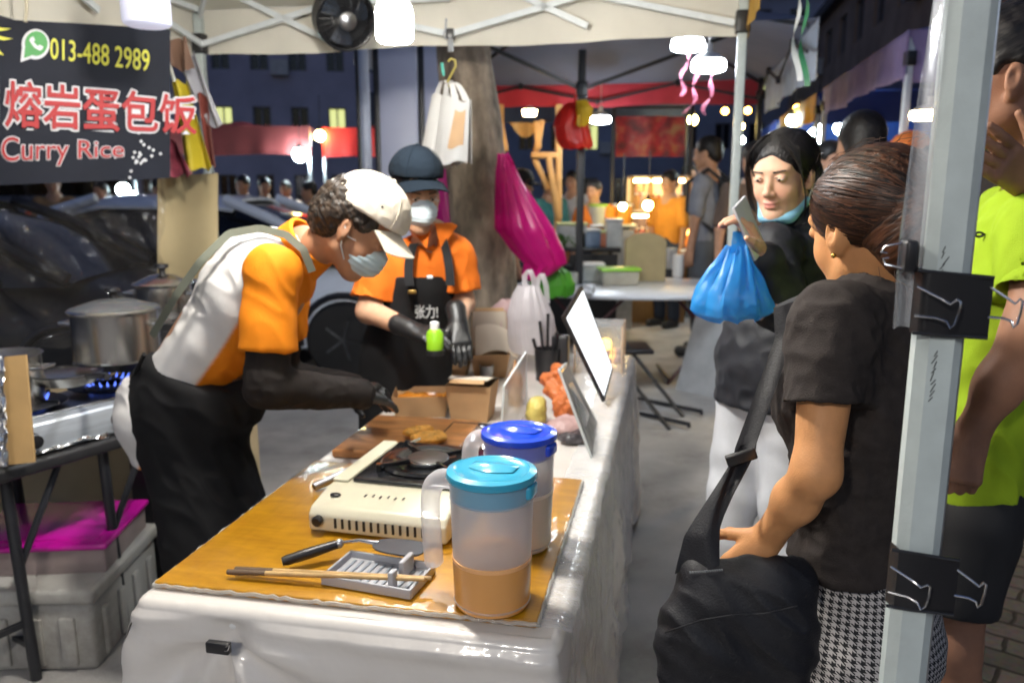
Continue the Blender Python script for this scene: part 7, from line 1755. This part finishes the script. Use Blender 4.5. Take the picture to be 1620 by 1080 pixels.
# ---------------------------------------------------------------- people in the background
def walker(label, x, y, ang, h, top_c, bot_c, skin=(.45, .25, .16), hairc=((.005, .005, .006), (.02, .016, .014)), capc=None, maskc=None, pack=None, long=False, arms=(.0, .0), bun=False, apron=None):
    UP = V(0, 0, 1); F = V(math.cos(ang), math.sin(ang), 0); L = V(-F[1], F[0], 0); k = h/1.7; G_ = V(x, y, 0)
    P_ = lambda f, l, u: G_+(F*f+L*l+UP*u)*k
    H = Frame(P_(.02, 0, 1.58), F-UP*.12, UP, k); r = root('person', G_, label, 'person', 'people in the background')
    parts = []; o = S(); head_skin(o, H, P_(0, 0, 1.38), .052); parts.append(o.mesh(.006)); o = S(); el = []; wr = []
    for s_, a in ((1, arms[0]), (-1, arms[1])):
        e = P_(.02, s_*.23, 1.1); w_ = P_(.05+.24*math.sin(a), s_*(.22-.05*a), 1.1-.24*math.cos(a)); el.append(e); wr.append(w_); o.chain([P_(0, s_*.18, 1.36), e, w_], [.045*k, .038*k, .027*k], .02); hand(o, w_, nrm(w_-e), -L*s_, F, .5, k)
    o.cone(P_(0, 0, 1.4), P_(0, 0, .95), .09*k, .11*k, .04)
    for s_ in (1, -1): o.chain([P_(0, s_*.09, .9), P_(.01, s_*.1, .48), P_(-.02, s_*.1, .09)], [.075*k, .053*k, .04*k], .03); o.cone(P_(-.02, s_*.1, .04), P_(.13, s_*.11, .04), .04*k, .032*k, .02)
    parts.append(o.mesh(.009)); npmesh('body', parts, skinmat('skin_tan'), r, cols=tint(skin, H))
    face_bits(H, r)
    o = S(); E = lambda f, l, u, rad, kk=.02, mode='u': o.ell(H(f, l, u), tuple(a*k for a in rad), H.ax, kk, mode)
    E(-.02, 0, .038, (.106, .086, .094)); E(-.065, 0, -.02, (.055, .068, .065), .03)
    if long: E(-.07, 0, -.12, (.045, .075, .13), .04)
    if bun: E(-.12, 0, -.01, (.04, .04, .045), .02)
    o.cut(H(.068, 0, .045), nrm(H.f*.88-H.u*.45), .012)
    for s_ in (1, -1): E(.02, s_*.088, -.02, (.05, .03, .04), .01, 's')
    P, F_ = o.mesh(.007); npmesh('hair', [(P, F_)], haircol('hair_%d' % int(hairc[1][0]*1e4), *hairc), r, attrs={'comb': comb(H)})
    if capc: cap(H, r, M('cap_%d%d%d' % tuple(int(c*99) for c in capc), capc, .75), lift=.01, size=1.05)
    if maskc: mask(H, r, M('mask_bg', maskc, .75))
    m = M('top_%d%d%d' % tuple(int(c*99) for c in top_c), top_c, .8, var=.1, vs=10, **CLOTH); o = S(); torso(o, P_(0, 0, .9), P_(0, 0, 1.22), P_(0, .17, 1.38), P_(0, -.17, 1.38), F, .16*k, .175*k, 1.4, .05, P_(-.01, 0, 1.44), .065*k, .06*k)
    for i, s_ in enumerate((1, -1)): sh = P_(0, s_*.18, 1.36); e = sh+(el[i]-sh)*.8; o.cone(sh, e, .062*k, .062*k, .03)
    P, F_ = o.mesh(.009); P = folds(P, F_, .011, [(1, [(7, 4, 8), (12, 3, 3), (4, 9, 3)]), (.5, np.eye(3)*20)]); npmesh('shirt', [(P, F_)], m, r)
    o = S(); o.cone(P_(0, 0, .95), P_(0, 0, .88), .15*k, .16*k, .04, flat=F, fac=1.3)
    for s_ in (1, -1): o.chain([P_(0, s_*.085, .86), P_(.01, s_*.1, .48), P_(-.02, s_*.1, .12)], [.095*k, .075*k, .065*k], .03)
    P, F_ = o.mesh(.01); npmesh('trousers', [(P, F_)], M('bot_%d%d%d' % tuple(int(c*99) for c in bot_c), bot_c, .8, var=.1), r)
    o = S()
    for s_ in (1, -1): o.cone(P_(-.03, s_*.1, .045), P_(.14, s_*.11, .042), .05*k, .043*k, .02); o.cone(P_(-.03, s_*.1, .05), P_(-.02, s_*.1, .11), .05*k, .05*k, .02)
    o.cut(P_(0, 0, .003), (0, 0, -1), .004); npmesh('shoes', [o.mesh(.011)], M('shoe_dark', (.03, .03, .034), .6), r)
    if pack:
        b = root('backpack', P_(-.16, 0, .95), 'black backpack worn by the person in a grey shirt', 'backpack'); o = S(); o.box(P_(-.19, 0, 1.18), (.075*k, .15*k, .21*k), np.array([F, L, UP]), .05, .02); o.box(P_(-.27, 0, 1.1), (.03*k, .11*k, .1*k), np.array([F, L, UP]), .025, .02); P, F_ = o.mesh(.008); P = folds(P, F_, .006, [(1, np.eye(3)*14)]); npmesh('bag_body', [(P, F_)], M('pack_black', (.012, .013, .016), .6), b)
        for s_ in (1, -1):
            pt = [P_(-.15, s_*.11, 1.36), P_(-.03, s_*.12, 1.46), P_(.12, s_*.12, 1.36), P_(.12, s_*.13, 1.15), P_(-.1, s_*.17, 1.0)]; B().tube(pt, .018, 8).obj('strap', MATS['pack_black'], b, world=True)
    if apron:
        o = S(); o.cone(P_(0, 0, .6), P_(0, 0, 1.2), .19*k, .172*k, .04, flat=F, fac=1.28); o.cut(P_(.02, 0, 0), -F, .004); o.cut(P_(0, 0, 1.25), (0, 0, 1), .004); o.cut(P_(0, 0, .6), (0, 0, -1), .004); npmesh('apron', [o.mesh(.01)], M('apron_bg', apron, .8), r)
    return r
def wk(px, d, label, ang, h, *a, **k): p = q(px, 300, d); walker(label, p[0], p[1], ang, h, *a, **k)
NV = (.02, .03, .06)
wk(1120, 7.3, 'person in a grey shirt seen from behind with a black backpack', R_(150), 1.98, (.2, .215, .26), (.08, .09, .11), pack=True)
wk(1192, 6.4, 'person in a dark brown top half hidden by the young woman', R_(100), 1.88, (.1, .07, .055), NV)
wk(1358, 3.4, 'person with smooth black hair just above the dark tee woman, seen from behind', R_(85), 1.83, (.03, .03, .04), NV, long=True)
wk(1308, 5.6, 'person with a pale mask facing the camera between two dark heads', R_(-80), 1.84, (.04, .04, .05), NV, maskc=(.7, .72, .75))
wk(1440, 5.0, 'person in a white top with orange trim beside the white post', R_(170), 1.84, (.62, .6, .58), NV, capc=(.7, .18, .03))
wk(1405, 6.4, 'distant person with dark hair under the blue tents', R_(-100), 1.88, (.2, .19, .22), NV)
wk(1265, 7.0, 'tall person in dark clothes behind the young woman', R_(80), 1.98, (.03, .035, .05), NV)
wk(822, 7.4, 'person in a black cap and brown top behind the magenta bag', R_(-20), 1.68, (.12, .07, .05), NV, capc=(.012, .012, .014))
wk(940, 8.9, 'person in an orange shirt under the small round lamp', R_(-120), 1.62, (.7, .2, .03), NV)
wk(1010, 9.6, 'vendor in dark clothes at the lit food stall', R_(-90), 1.66, (.06, .05, .06), NV)
wk(868, 9.4, 'person in a teal top at the far end of the grey tent', R_(-60), 1.7, (.05, .2, .22), NV)
wk(905, 10.4, 'person in a white tee far behind the black pole', R_(-110), 1.75, (.6, .6, .6), NV)
wk(1060, 8.9, 'person in an amber top right of the lit food cabinet', R_(-140), 1.72, (.6, .25, .04), NV)
wk(1088, 11.0, 'person in a pale pink top far behind the grey backpack', R_(-70), 1.85, (.55, .3, .33), NV)
wk(1230, 8.6, 'person in a red vest under the string of bulbs', R_(-100), 1.9, (.6, .06, .03), NV)
wk(1285, 9.0, 'person with a white cap far down the street', R_(-80), 1.9, (.12, .14, .2), NV, capc=(.7, .7, .68))
wk(1388, 8.2, 'person in a grey hoodie far down the street', R_(90), 1.92, (.2, .2, .22), NV)
wk(490, 10.6, 'person in a yellow top before the red stalls', R_(200), 1.62, (.7, .36, .02), NV)
wk(418, 11.2, 'person in a dark red shirt at the left red stall', R_(-60), 1.68, (.4, .05, .02), NV)
wk(385, 10.8, 'person in a black shirt beside the dark red one', R_(-100), 1.7, (.03, .03, .04), NV)
wk(555, 11.4, 'person in an orange vest at the right end of the red stalls', R_(-140), 1.66, (.75, .16, .04), NV)
wk(452, 11.7, 'person in a pale apron under the red stall tents', R_(-90), 1.64, (.4, .3, .25), NV, apron=(.6, .55, .5))
wk(250, 10.5, 'person in an orange tee seen through the clear sheet', R_(-40), 1.66, (.75, .22, .05), NV)
wk(160, 10.8, 'person in a pink tee seen through the clear sheet', R_(-100), 1.62, (.65, .15, .3), NV)
wk(85, 10.2, 'person in a brown coat seen through the clear sheet', R_(-70), 1.72, (.3, .17, .08), NV)
# ================================================================== THE STALL BEHIND: white table and its goods
def back_table():
    p = q(1050, 455, 6.3); zt = .75
    r = root('round_table', (p[0]-.15, 6.45, 0), 'white folding table with crossed dark legs under the grey tent', 'table')
    B().lathe([(.001, zt-.03), (.9, zt-.03), (.93, zt-.02), (.93, zt-.005), (.92, zt), (.001, zt)], (0, 0, 0), 56, sx=1.15, sy=.72).obj('tabletop', M('white_laminate', (.72, .74, .78), .3, var=.04), r)
    for x in (-.45, .5):
        for s_ in (1, -1): B().tube([(x-.32*s_, -.28, 0), (x, -.28+.1*0, .4), (x+.3*s_, -.28, zt-.03)], .014, 8).obj('leg', M('dark_red_metal', (.08, .02, .03), .4), r)
        B().bar((x-.3, -.28, .03), (x-.3, .3, .03), .02, .02).obj('leg_rail', C['blackmetal'], r)
    return r
BT = back_table()
def bq(px, py): return g(px, py, .752)
def cyl(name, label, cat, px, py, rad, h, m, group=None, lid=None, prof=None):
    r = root(name, bq(px, py), label, cat, group); B().lathe(prof or [(.001, 0), (rad*.92, 0), (rad, h*.05), (rad, h*.95), (rad*.96, h), (.001, h)], (0, 0, 0), 24).obj('body', m, r)
    if lid is not None: B().lathe([(rad*1.03, h*.93), (rad*1.06, h+.004), (rad*1.0, h+.012), (.001, h+.014)], (0, 0, 0), 24).obj('lid', lid, r)
    return r
tea = M('brown_drink', (.18, .06, .015), .2, var=.1); yl = M('yellow_bottle', (.75, .55, .05), .35)
for px, py, lb in ((1096, 404, 'tub of brown drink with a white lid, rear of the row on the white table'), (1106, 424, 'tub of brown drink with a white lid, front of the row on the white table'), (1088, 416, 'tub of brown drink leftmost of the row on the white table')):
    cyl('drink_tub', lb, 'tub', px, py, .085, .13, tea, 'tubs of brown drink', C['white'])
cyl('squeeze_bottle', 'yellow bottle at the front right of the white table', 'bottle', 1124, 430, .035, .2, yl)
r = root('container', bq(978, 450), 'clear food container with a lime green lid on the white table', 'container', rz=.1)
B().box((0, 0, .06), (.3, .2, .12), bev=.015).obj('body', M('container_clear', (.6, .6, .52), .2, see=.45), r); B().box((0, 0, .03), (.27, .17, .05), bev=.01).obj('contents', M('brown_food', (.16, .08, .035), .5, var=.4, vs=30), r); B().box((0, 0, .13), (.33, .23, .022), bev=.008).obj('lid', M('lime_lid', (.3, .65, .05), .35), r)
r = root('container', bq(935, 445), 'clear container left of the lime lidded one', 'container'); B().box((0, 0, .07), (.2, .2, .14), bev=.02).obj('body', M('container_pale', (.6, .63, .6), .2, see=.35), r); B().box((0, 0, .15), (.22, .22, .02), bev=.006).obj('lid', C['white'], r)
cyl('tub', 'white tub with a blue label behind the lime lidded container', 'tub', 964, 408, .1, .15, M('blue_label', (.1, .2, .6), .4), None, C['white'])
# kraft carrier with hand hole and printed mark
def carrier():
    c = bq(1016, 442); r = root('paper_carrier', c, 'tan kraft carrier with a round top and dark printed mark on the white table', 'carrier'); w_, h_ = .34, .41
    pl = [(-w_/2, 0), (w_/2, 0), (w_/2, h_*.8)]+[(w_/2*math.cos(a), h_*.8+h_*.2*math.sin(a)) for a in np.linspace(.25, math.pi-.25, 12)]+[(-w_/2, h_*.8)]
    tan = M('tan_carton', (.42, .33, .17), .75, var=.07)
    B().prism(pl, .1, (0, -.05, 0), (1, 0, 0), (0, 0, 1)).obj('carton', tan, r, ang=25)
    hn = B(); hn.prism([(.06*math.cos(a), .02*math.sin(a)) for a in np.linspace(0, 2*math.pi, 20)[:-1]], .002, (0, -.052, h_*.86), (1, 0, 0), (0, 0, 1)); hn.obj('hand_hole', M('hole_dark', (.1, .07, .035), .9), r, smooth=False)
    mk = B()
    for x0 in (-.05, -.02, .012, .045): mk.prism([(.014*math.cos(a)*(1.2 if x0 < 0 else .9), .011*math.sin(a)) for a in np.linspace(0, 2*math.pi, 10)[:-1]], .002, (x0, -.052, h_*.52), (1, 0, .05), (0, 0, 1))
    mk.obj('printed_mark', M('print_brown', (.08, .06, .05), .8), r, smooth=False)
carrier()
r = root('cup_stack', bq(1030, 395), 'stack of white paper cups on the kraft carrier', 'cups')
b = B()
for k in range(7): b.lathe([(.05+.02*(k % 3), 0), (.06+.02*(k % 3), .1)], ((k % 3-1)*.1, .15*(k//3), .2+.06*k), 14)
for k in range(5): b.lathe([(.001, 0), (.04, 0), (.055, .14), (.052, .14), (.037, .01), (.001, .01)], ((k-2)*.065, .12+.03*(k % 2), .3+.03*(k % 3)), 16)
b.obj('cups', C['white'], r)
b = B(); b.box((0, .13, .15), (.36, .16, .3), bev=.01); b.obj('holder', C['white'], r)
for px, py, lb, m in ((1062, 425, 'white cup left of the brown drink tubs', C['white']), (1072, 438, 'plain white cup beside the kraft carrier', C['white'])): cyl('cup', lb, 'cup', px, py, .05, .2, m, 'white cups on the white table')  # both cups are plain white plastic
cyl('cup', 'short clear cup at the left end of the white table', 'cup', 905, 450, .05, .1, M('container_pale', (.6, .63, .6), .2, see=.35))
# easel like folding sign leaning by the aisle
r = root('folding_sign', g(1085, 618, 0), 'grey folding sign board standing by the white table', 'sign board')
a, b_ = g(1068, 616, 0), g(1100, 560, 0)
B().grid(lambda u, v: V(a[0]+.3*u-.03*v+.2*v, a[1]-.3*u+.1*v, .0+.62*v), 1, 1, .02).obj('panel', M('sign_grey', (.4, .41, .42), .6), r, world=True); B().tube([(.25, .25, 0), (.2, .0, .6)], .012, 8).obj('strut', C['dsteel'], r)
r = root('folding_chair', g(1060, 680, 0), 'black folded chair legs by the aisle under the white table', 'chair')
for x in (0, .3): B().tube([(-.25+x*.5, .5+x, 0), (.12+x*.5, .0+x, .04), (.12+x*.5, 0+x, .02)], .014, 8).obj('leg', C['blackmetal'], r); B().tube([(.0+x*.5, .0+x, 0), (-.45+x*.5, .35+x, .55)], .014, 8).obj('leg', C['blackmetal'], r)
B().box((-.2, .6, .42), (.32, .34, .03), bev=.01).obj('seat', C['blackplastic'], r)

# ------------------------------------------------------------------ stalls farther back
def counter(name, label, px0, px1, d, ztop, m, front=None, depth=.5):
    a, b_ = q(px0, 300, d), q(px1, 300, d); r = root(name, ((a[0]+b_[0])/2, d, 0), label, 'counter'); w_ = b_[0]-a[0]
    B().box((0, depth/2, ztop-.02), (w_, depth, .04), bev=.006).obj('countertop', m, r); B().box((0, .03, ztop/2-.03), (w_-.06, .03, ztop-.06)).obj('front_panel', front or C['blackmetal'], r)
    for x in (-w_/2+.05, w_/2-.05): B().box((x, depth-.05, ztop/2-.02), (.04, .04, ztop-.04)).obj('leg', C['blackmetal'], r)
    return r, w_
counter('counter', 'black counter under the grey tent behind the white table', 880, 985, 7.9, .95, C['blackplastic'])
counter('counter', 'pale metal counter with a raised shelf beside the black one', 935, 1010, 8.7, 1.15, C['dsteel'], C['dsteel'])
# lit food stall with jars
def lit_stall():
    d = 9.2; a, b_ = q(1000, 300, d), q(1090, 300, d); r = root('food_cabinet', ((a[0]+b_[0])/2, d, 0), 'brightly lit glass food cabinet under the red patterned banner', 'food cabinet'); w_ = b_[0]-a[0]
    B().box((0, .2, .45), (w_, .5, .9), bev=.01).obj('base', M('warm_wood', (.35, .2, .08), .5), r)
    B().box((0, .42, 1.3), (w_, .03, .75)).obj('back_panel', M('cream_panel', (.75, .65, .45), .5), r)
    for x in (-w_/2, w_/2, -w_/6, w_/6): B().box((x, 0, 1.28), (.03, .03, .78)).obj('post', M('amber_frame', (.5, .28, .06), .4), r)
    for z in (1.28, 1.66): B().box((0, .2, z), (w_, .42, .025)).obj('shelf', M('cream_panel', (.75, .65, .45), .5), r)
    B().box((0, .12, 1.62), (w_*.9, .06, .03)).obj('strip_lamp', M('strip_glow', (1, .8, .5), .4, emit=28, ecol=(1., .66, .3)), r)
    B().box((0, .12, 1.22), (w_*.9, .06, .03)).obj('strip_lamp', MATS['strip_glow'], r)
    for z, n in ((.9, 8), (1.295, 9)):
        for i in range(n):
            c = [(.6, .25, .05), (.55, .1, .05), (.6, .5, .35), (.3, .12, .04), (.7, .4, .1)][(i*3+n) % 5]; j = root('jar', (r.location[0]-w_/2+.07+i*(w_-.14)/(n-1), d+.1, z+.0), 'jar on the %s shelf of the lit food cabinet' % ('lower' if z < 1 else 'upper'), 'jar', 'jars in the lit food cabinet')
            B().lathe([(.001, 0), (.032, 0), (.034, .13), (.02, .15), (.02, .17), (.001, .17)], (0, 0, 0), 14).obj('body', M('jar_%d' % ((i*3+n) % 5), c, .3), j); B().lathe([(.023, .165), (.024, .19), (.001, .19)], (0, 0, 0), 12).obj('lid', C['white'], j)
    hh = B(); hh.lathe([(.12, 0), (.1, .06), (.02, .1)], (w_*.36, .0, 1.02), 18); hh.obj('heat_lamp', M('heat_glow', (1, .5, .1), .4, emit=9, ecol=(1., .45, .1)), r)
lit_stall()
# red patterned banner hung behind
def red_banner():
    d = 9.6; r = root('food_banner', q(1028, 215, d), 'red banner printed with food pictures over the lit cabinet', 'banner')
    m = bpy.data.materials.new('food_print'); m.use_nodes = True; t = m.node_tree; N_ = t.nodes.new; L = t.links.new; tc = N_('ShaderNodeTexCoord'); vo = N_('ShaderNodeTexVoronoi'); vo.inputs['Scale'].default_value = 7; L(tc.outputs['Object'], vo.inputs[0]); nz = N_('ShaderNodeTexNoise'); nz.inputs['Scale'].default_value = 6; nz.inputs['Detail'].default_value = 6; L(tc.outputs['Object'], nz.inputs[0])
    cr = N_('ShaderNodeValToRGB'); e = cr.color_ramp.elements; e[0].position = .35; e[0].color = (.12, .01, .012, 1); e[1].position = .7; e[1].color = (.5, .2, .09, 1); x = e.new(.52); x.color = (.42, .015, .02, 1); L(nz.outputs['Fac'], cr.inputs[0])
    mx = N_('ShaderNodeMix'); mx.data_type = 'RGBA'; mx.blend_type = 'MULTIPLY'; mx.inputs[0].default_value = .4; L(cr.outputs[0], mx.inputs[6]); L(vo.outputs['Color'], mx.inputs[7]); L(mx.outputs[2], t.nodes['Principled BSDF'].inputs['Base Color'])
    def fn(u, v): p = q(974+110*u, 248-64*v, d); return p+V(0, .03*math.sin(u*9), 0)
    B().grid(fn, 20, 8, .003).obj('cloth', m, r, world=True)
    for px in (974, 1084): B().tube([q(px, 186, d), q(px, 168, d-.2)], .008, 6).obj('tie', C['blackplastic'], r, world=True)
    # frame that carries it
    f = root('support_frame', (q(974, 300, d+.08)[0], d+.08, 0), 'thin black frame carrying the red food banner', 'frame')
    for px in (968, 1090): p = q(px, 300, d+.08); B().box((p[0], p[1], 1.35), (.04, .04, 2.7)).obj('post', C['blackmetal'], f, world=True)
    B().bar(q(968, 170, d+.08), q(1090, 170, d+.08), .03, .03).obj('rail', C['blackmetal'], f, world=True)
red_banner()
canopy('canopy_tent', 'dark navy tent farther back under the red valance', [(-1.9, 10.2), (-2.2, 13), (2.6, 13.6), (2.3, 10.6)], 2.68, 3.3, [None, None, None, (2.34, M('dark_navy', (.05, .065, .11), .7, transl=.15))], (M('dark_navy', (.05, .065, .11), .7), C['blackmetal']), legs=(0, 3))
for i, (px, py, d, c_, h_, w_, lb) in enumerate(((905, 330, 8.1, (.5, .52, .55), .22, .3, 'pale grey tub'), (930, 330, 8.1, (.25, .35, .5), .16, .25, 'blue grey crate'), (955, 328, 8.15, (.6, .2, .1), .14, .2, 'rust coloured box'), (972, 328, 8.1, (.6, .62, .6), .26, .16, 'tall pale canister'))):
    p = q(px, 300, d); r = root('storage_box', (p[0], d, .95), lb+' on the black counter under the grey tent', 'box', 'boxes on the black counter'); B().box((0, 0, h_/2), (w_, .22, h_), bev=.015).obj('box', M('counter_box_%d' % i, c_, .5, var=.15), r); B().box((0, 0, h_+.012), (w_+.015, .235, .024), bev=.008).obj('lid', M('counter_lid_%d' % (i % 2), ((.55, .6, .3), (.6, .6, .62))[i % 2], .45), r)
for i, (px, d, z, lb) in enumerate(((948, 8.85, 1.15, 'clear tub with a green lid on the pale metal counter'), (985, 8.85, 1.15, 'amber tub with a white lid on the pale metal counter'))):
    p = q(px, 300, d); r = root('tub', (p[0], d, z), lb, 'tub', 'tubs on the pale metal counter'); B().lathe([(.001, 0), (.1, 0), (.11, .2), (.001, .2)], (0, 0, 0), 20).obj('body', M('tub_%d' % i, ((.5, .52, .5), (.6, .25, .04))[i], .35, transl=.2), r); B().lathe([(.115, .19), (.118, .215), (.001, .22)], (0, 0, 0), 20).obj('lid', M('tublid_%d' % i, ((.25, .45, .05), (.7, .7, .68))[i], .4), r)
# timber framed stall with draped tan cloth
def timber():
    d = 8.6; tan = M('lit_timber', (.62, .36, .14), .6, var=.15, vs=6); r = root('timber_frame', (q(840, 300, d)[0], d, 0), 'timber stall frame draped with tan cloth, lit warm, behind the magenta bag', 'stall frame')
    for (x0, y0, x1, y1, w_) in ((884, 190, 884, 345, .1), (792, 195, 800, 240, .07), (848, 192, 852, 236, .08), (845, 250, 868, 300, .07), (868, 250, 882, 345, .13), (840, 246, 882, 246, .12), (858, 190, 848, 240, .05)):
        B().bar(q(x0, y0, d), q(x1, y1, d), w_, .06, bev=.012).obj('beam', tan, r, world=True)
    B().grid(lambda u, v: q(806+50*u, 192+ (24*math.sin(math.pi*u))*v+2, d+.05-.03*math.sin(u*12)), 20, 8, .004).obj('drape', M('tan_drape', (.6, .4, .18), .7, transl=.3), r, world=True)
    for px in (792, 884): p = q(px, 300, d); B().box((p[0], d+.12, 1.2), (.07, .07, 2.4)).obj('post', tan, r, world=True)
    l = root('led_lamp', q(838, 178, d-.5), 'hidden warm lamp lighting the timber stall frame under the red valance', 'lamp', 'lamps hung under the tents')
    B().lathe([(.001, -.03), (.06, -.03), (.07, .02), (.001, .02)], (0, 0, 0), 20).obj('diffuser', M('timber_glow', (1, .7, .3), .4, emit=60, ecol=(1., .68, .32)), l); B().lathe([(.07, .021), (.02, .06), (.001, .06)], (0, 0, 0), 16).obj('cap', C['white'], l)
timber()
counter('counter', 'dark table with pots of greenery behind the magenta bag', 850, 905, 7.8, .8, C['blackplastic'])
for px, lb in ((868, 'left leafy pot plant on the dark table'), (892, 'right leafy pot plant on the dark table')):
    p = q(px, 300, 7.95); r = root('pot_plant', (p[0], 7.95, .8), lb, 'plant', 'pot plants on the dark table'); B().lathe([(.001, 0), (.06, 0), (.08, .12), (.07, .12), (.001, .1)], (0, 0, 0), 16).obj('pot', M('terracotta', (.35, .12, .05), .8), r)
    b = B(); rr = np.random.RandomState(px)
    for k in range(60):
        a, e = rr.rand()*6.28, rr.rand(); c = V(.12*math.cos(a)*e, .12*math.sin(a)*e, .14+.14*rr.rand()); t1 = nrm(rr.normal(size=3))*.035; t2 = nrm(rr.normal(size=3))*.018; b.add([c-t1, c+t2, c+t1, c-t2], [(0, 1, 2, 3)])
    b.obj('foliage', M('plant_green', (.06, .16, .03), .5, var=.3, transl=.3), r)
# stalls across the car park: counters with bright goods
for px0, px1, d, lb in ((350, 470, 11.9, 'stall counter under the maroon tent'), (480, 575, 12.2, 'stall counter under the bright red tent'), (20, 330, 11.8, 'stall counter seen through the clear sheet')):
    r, w_ = counter('counter', lb, px0, px1, d, .9, M('counter_red', (.3, .04, .03), .5), MATS.get('counter_red') or M('counter_red', (.3, .04, .03), .5)); rr = random.Random(px0)
    n = int(w_/.3)
    for k in range(n):
        c = [(.75, .25, .03), (.7, .45, .05), (.65, .1, .2), (.05, .4, .4), (.7, .65, .55), (.5, .08, .03)][rr.randrange(6)]; h = rr.uniform(.15, .38)
        g_ = root('goods_box', (r.location[0]-w_/2+.15+k*.3, d+.25, .9), 'coloured goods box on the ' + lb, 'box', 'goods boxes on the far counters'); B().box((0, 0, h/2), (.2, .2, h), bev=.012).obj('box', M('goods_%d' % int(c[0]*100+c[1]*10), c, .6), g_); B().box((0, 0, h+.012), (.21, .21, .024), bev=.006).obj('lid', M('goods_lid', (.6, .58, .55), .6), g_)
for px, py, d, lb in ((437, 236, 13.2, 'lamp under the maroon tent across the car park'), (535, 236, 13.4, 'lamp under the bright red tent across the car park'), (150, 240, 13.2, 'lamp under the red tent behind the black banner')):
    bulb_lamp(q(px, py-8, d), .12, .09, C['lampfar'], lb, .15)
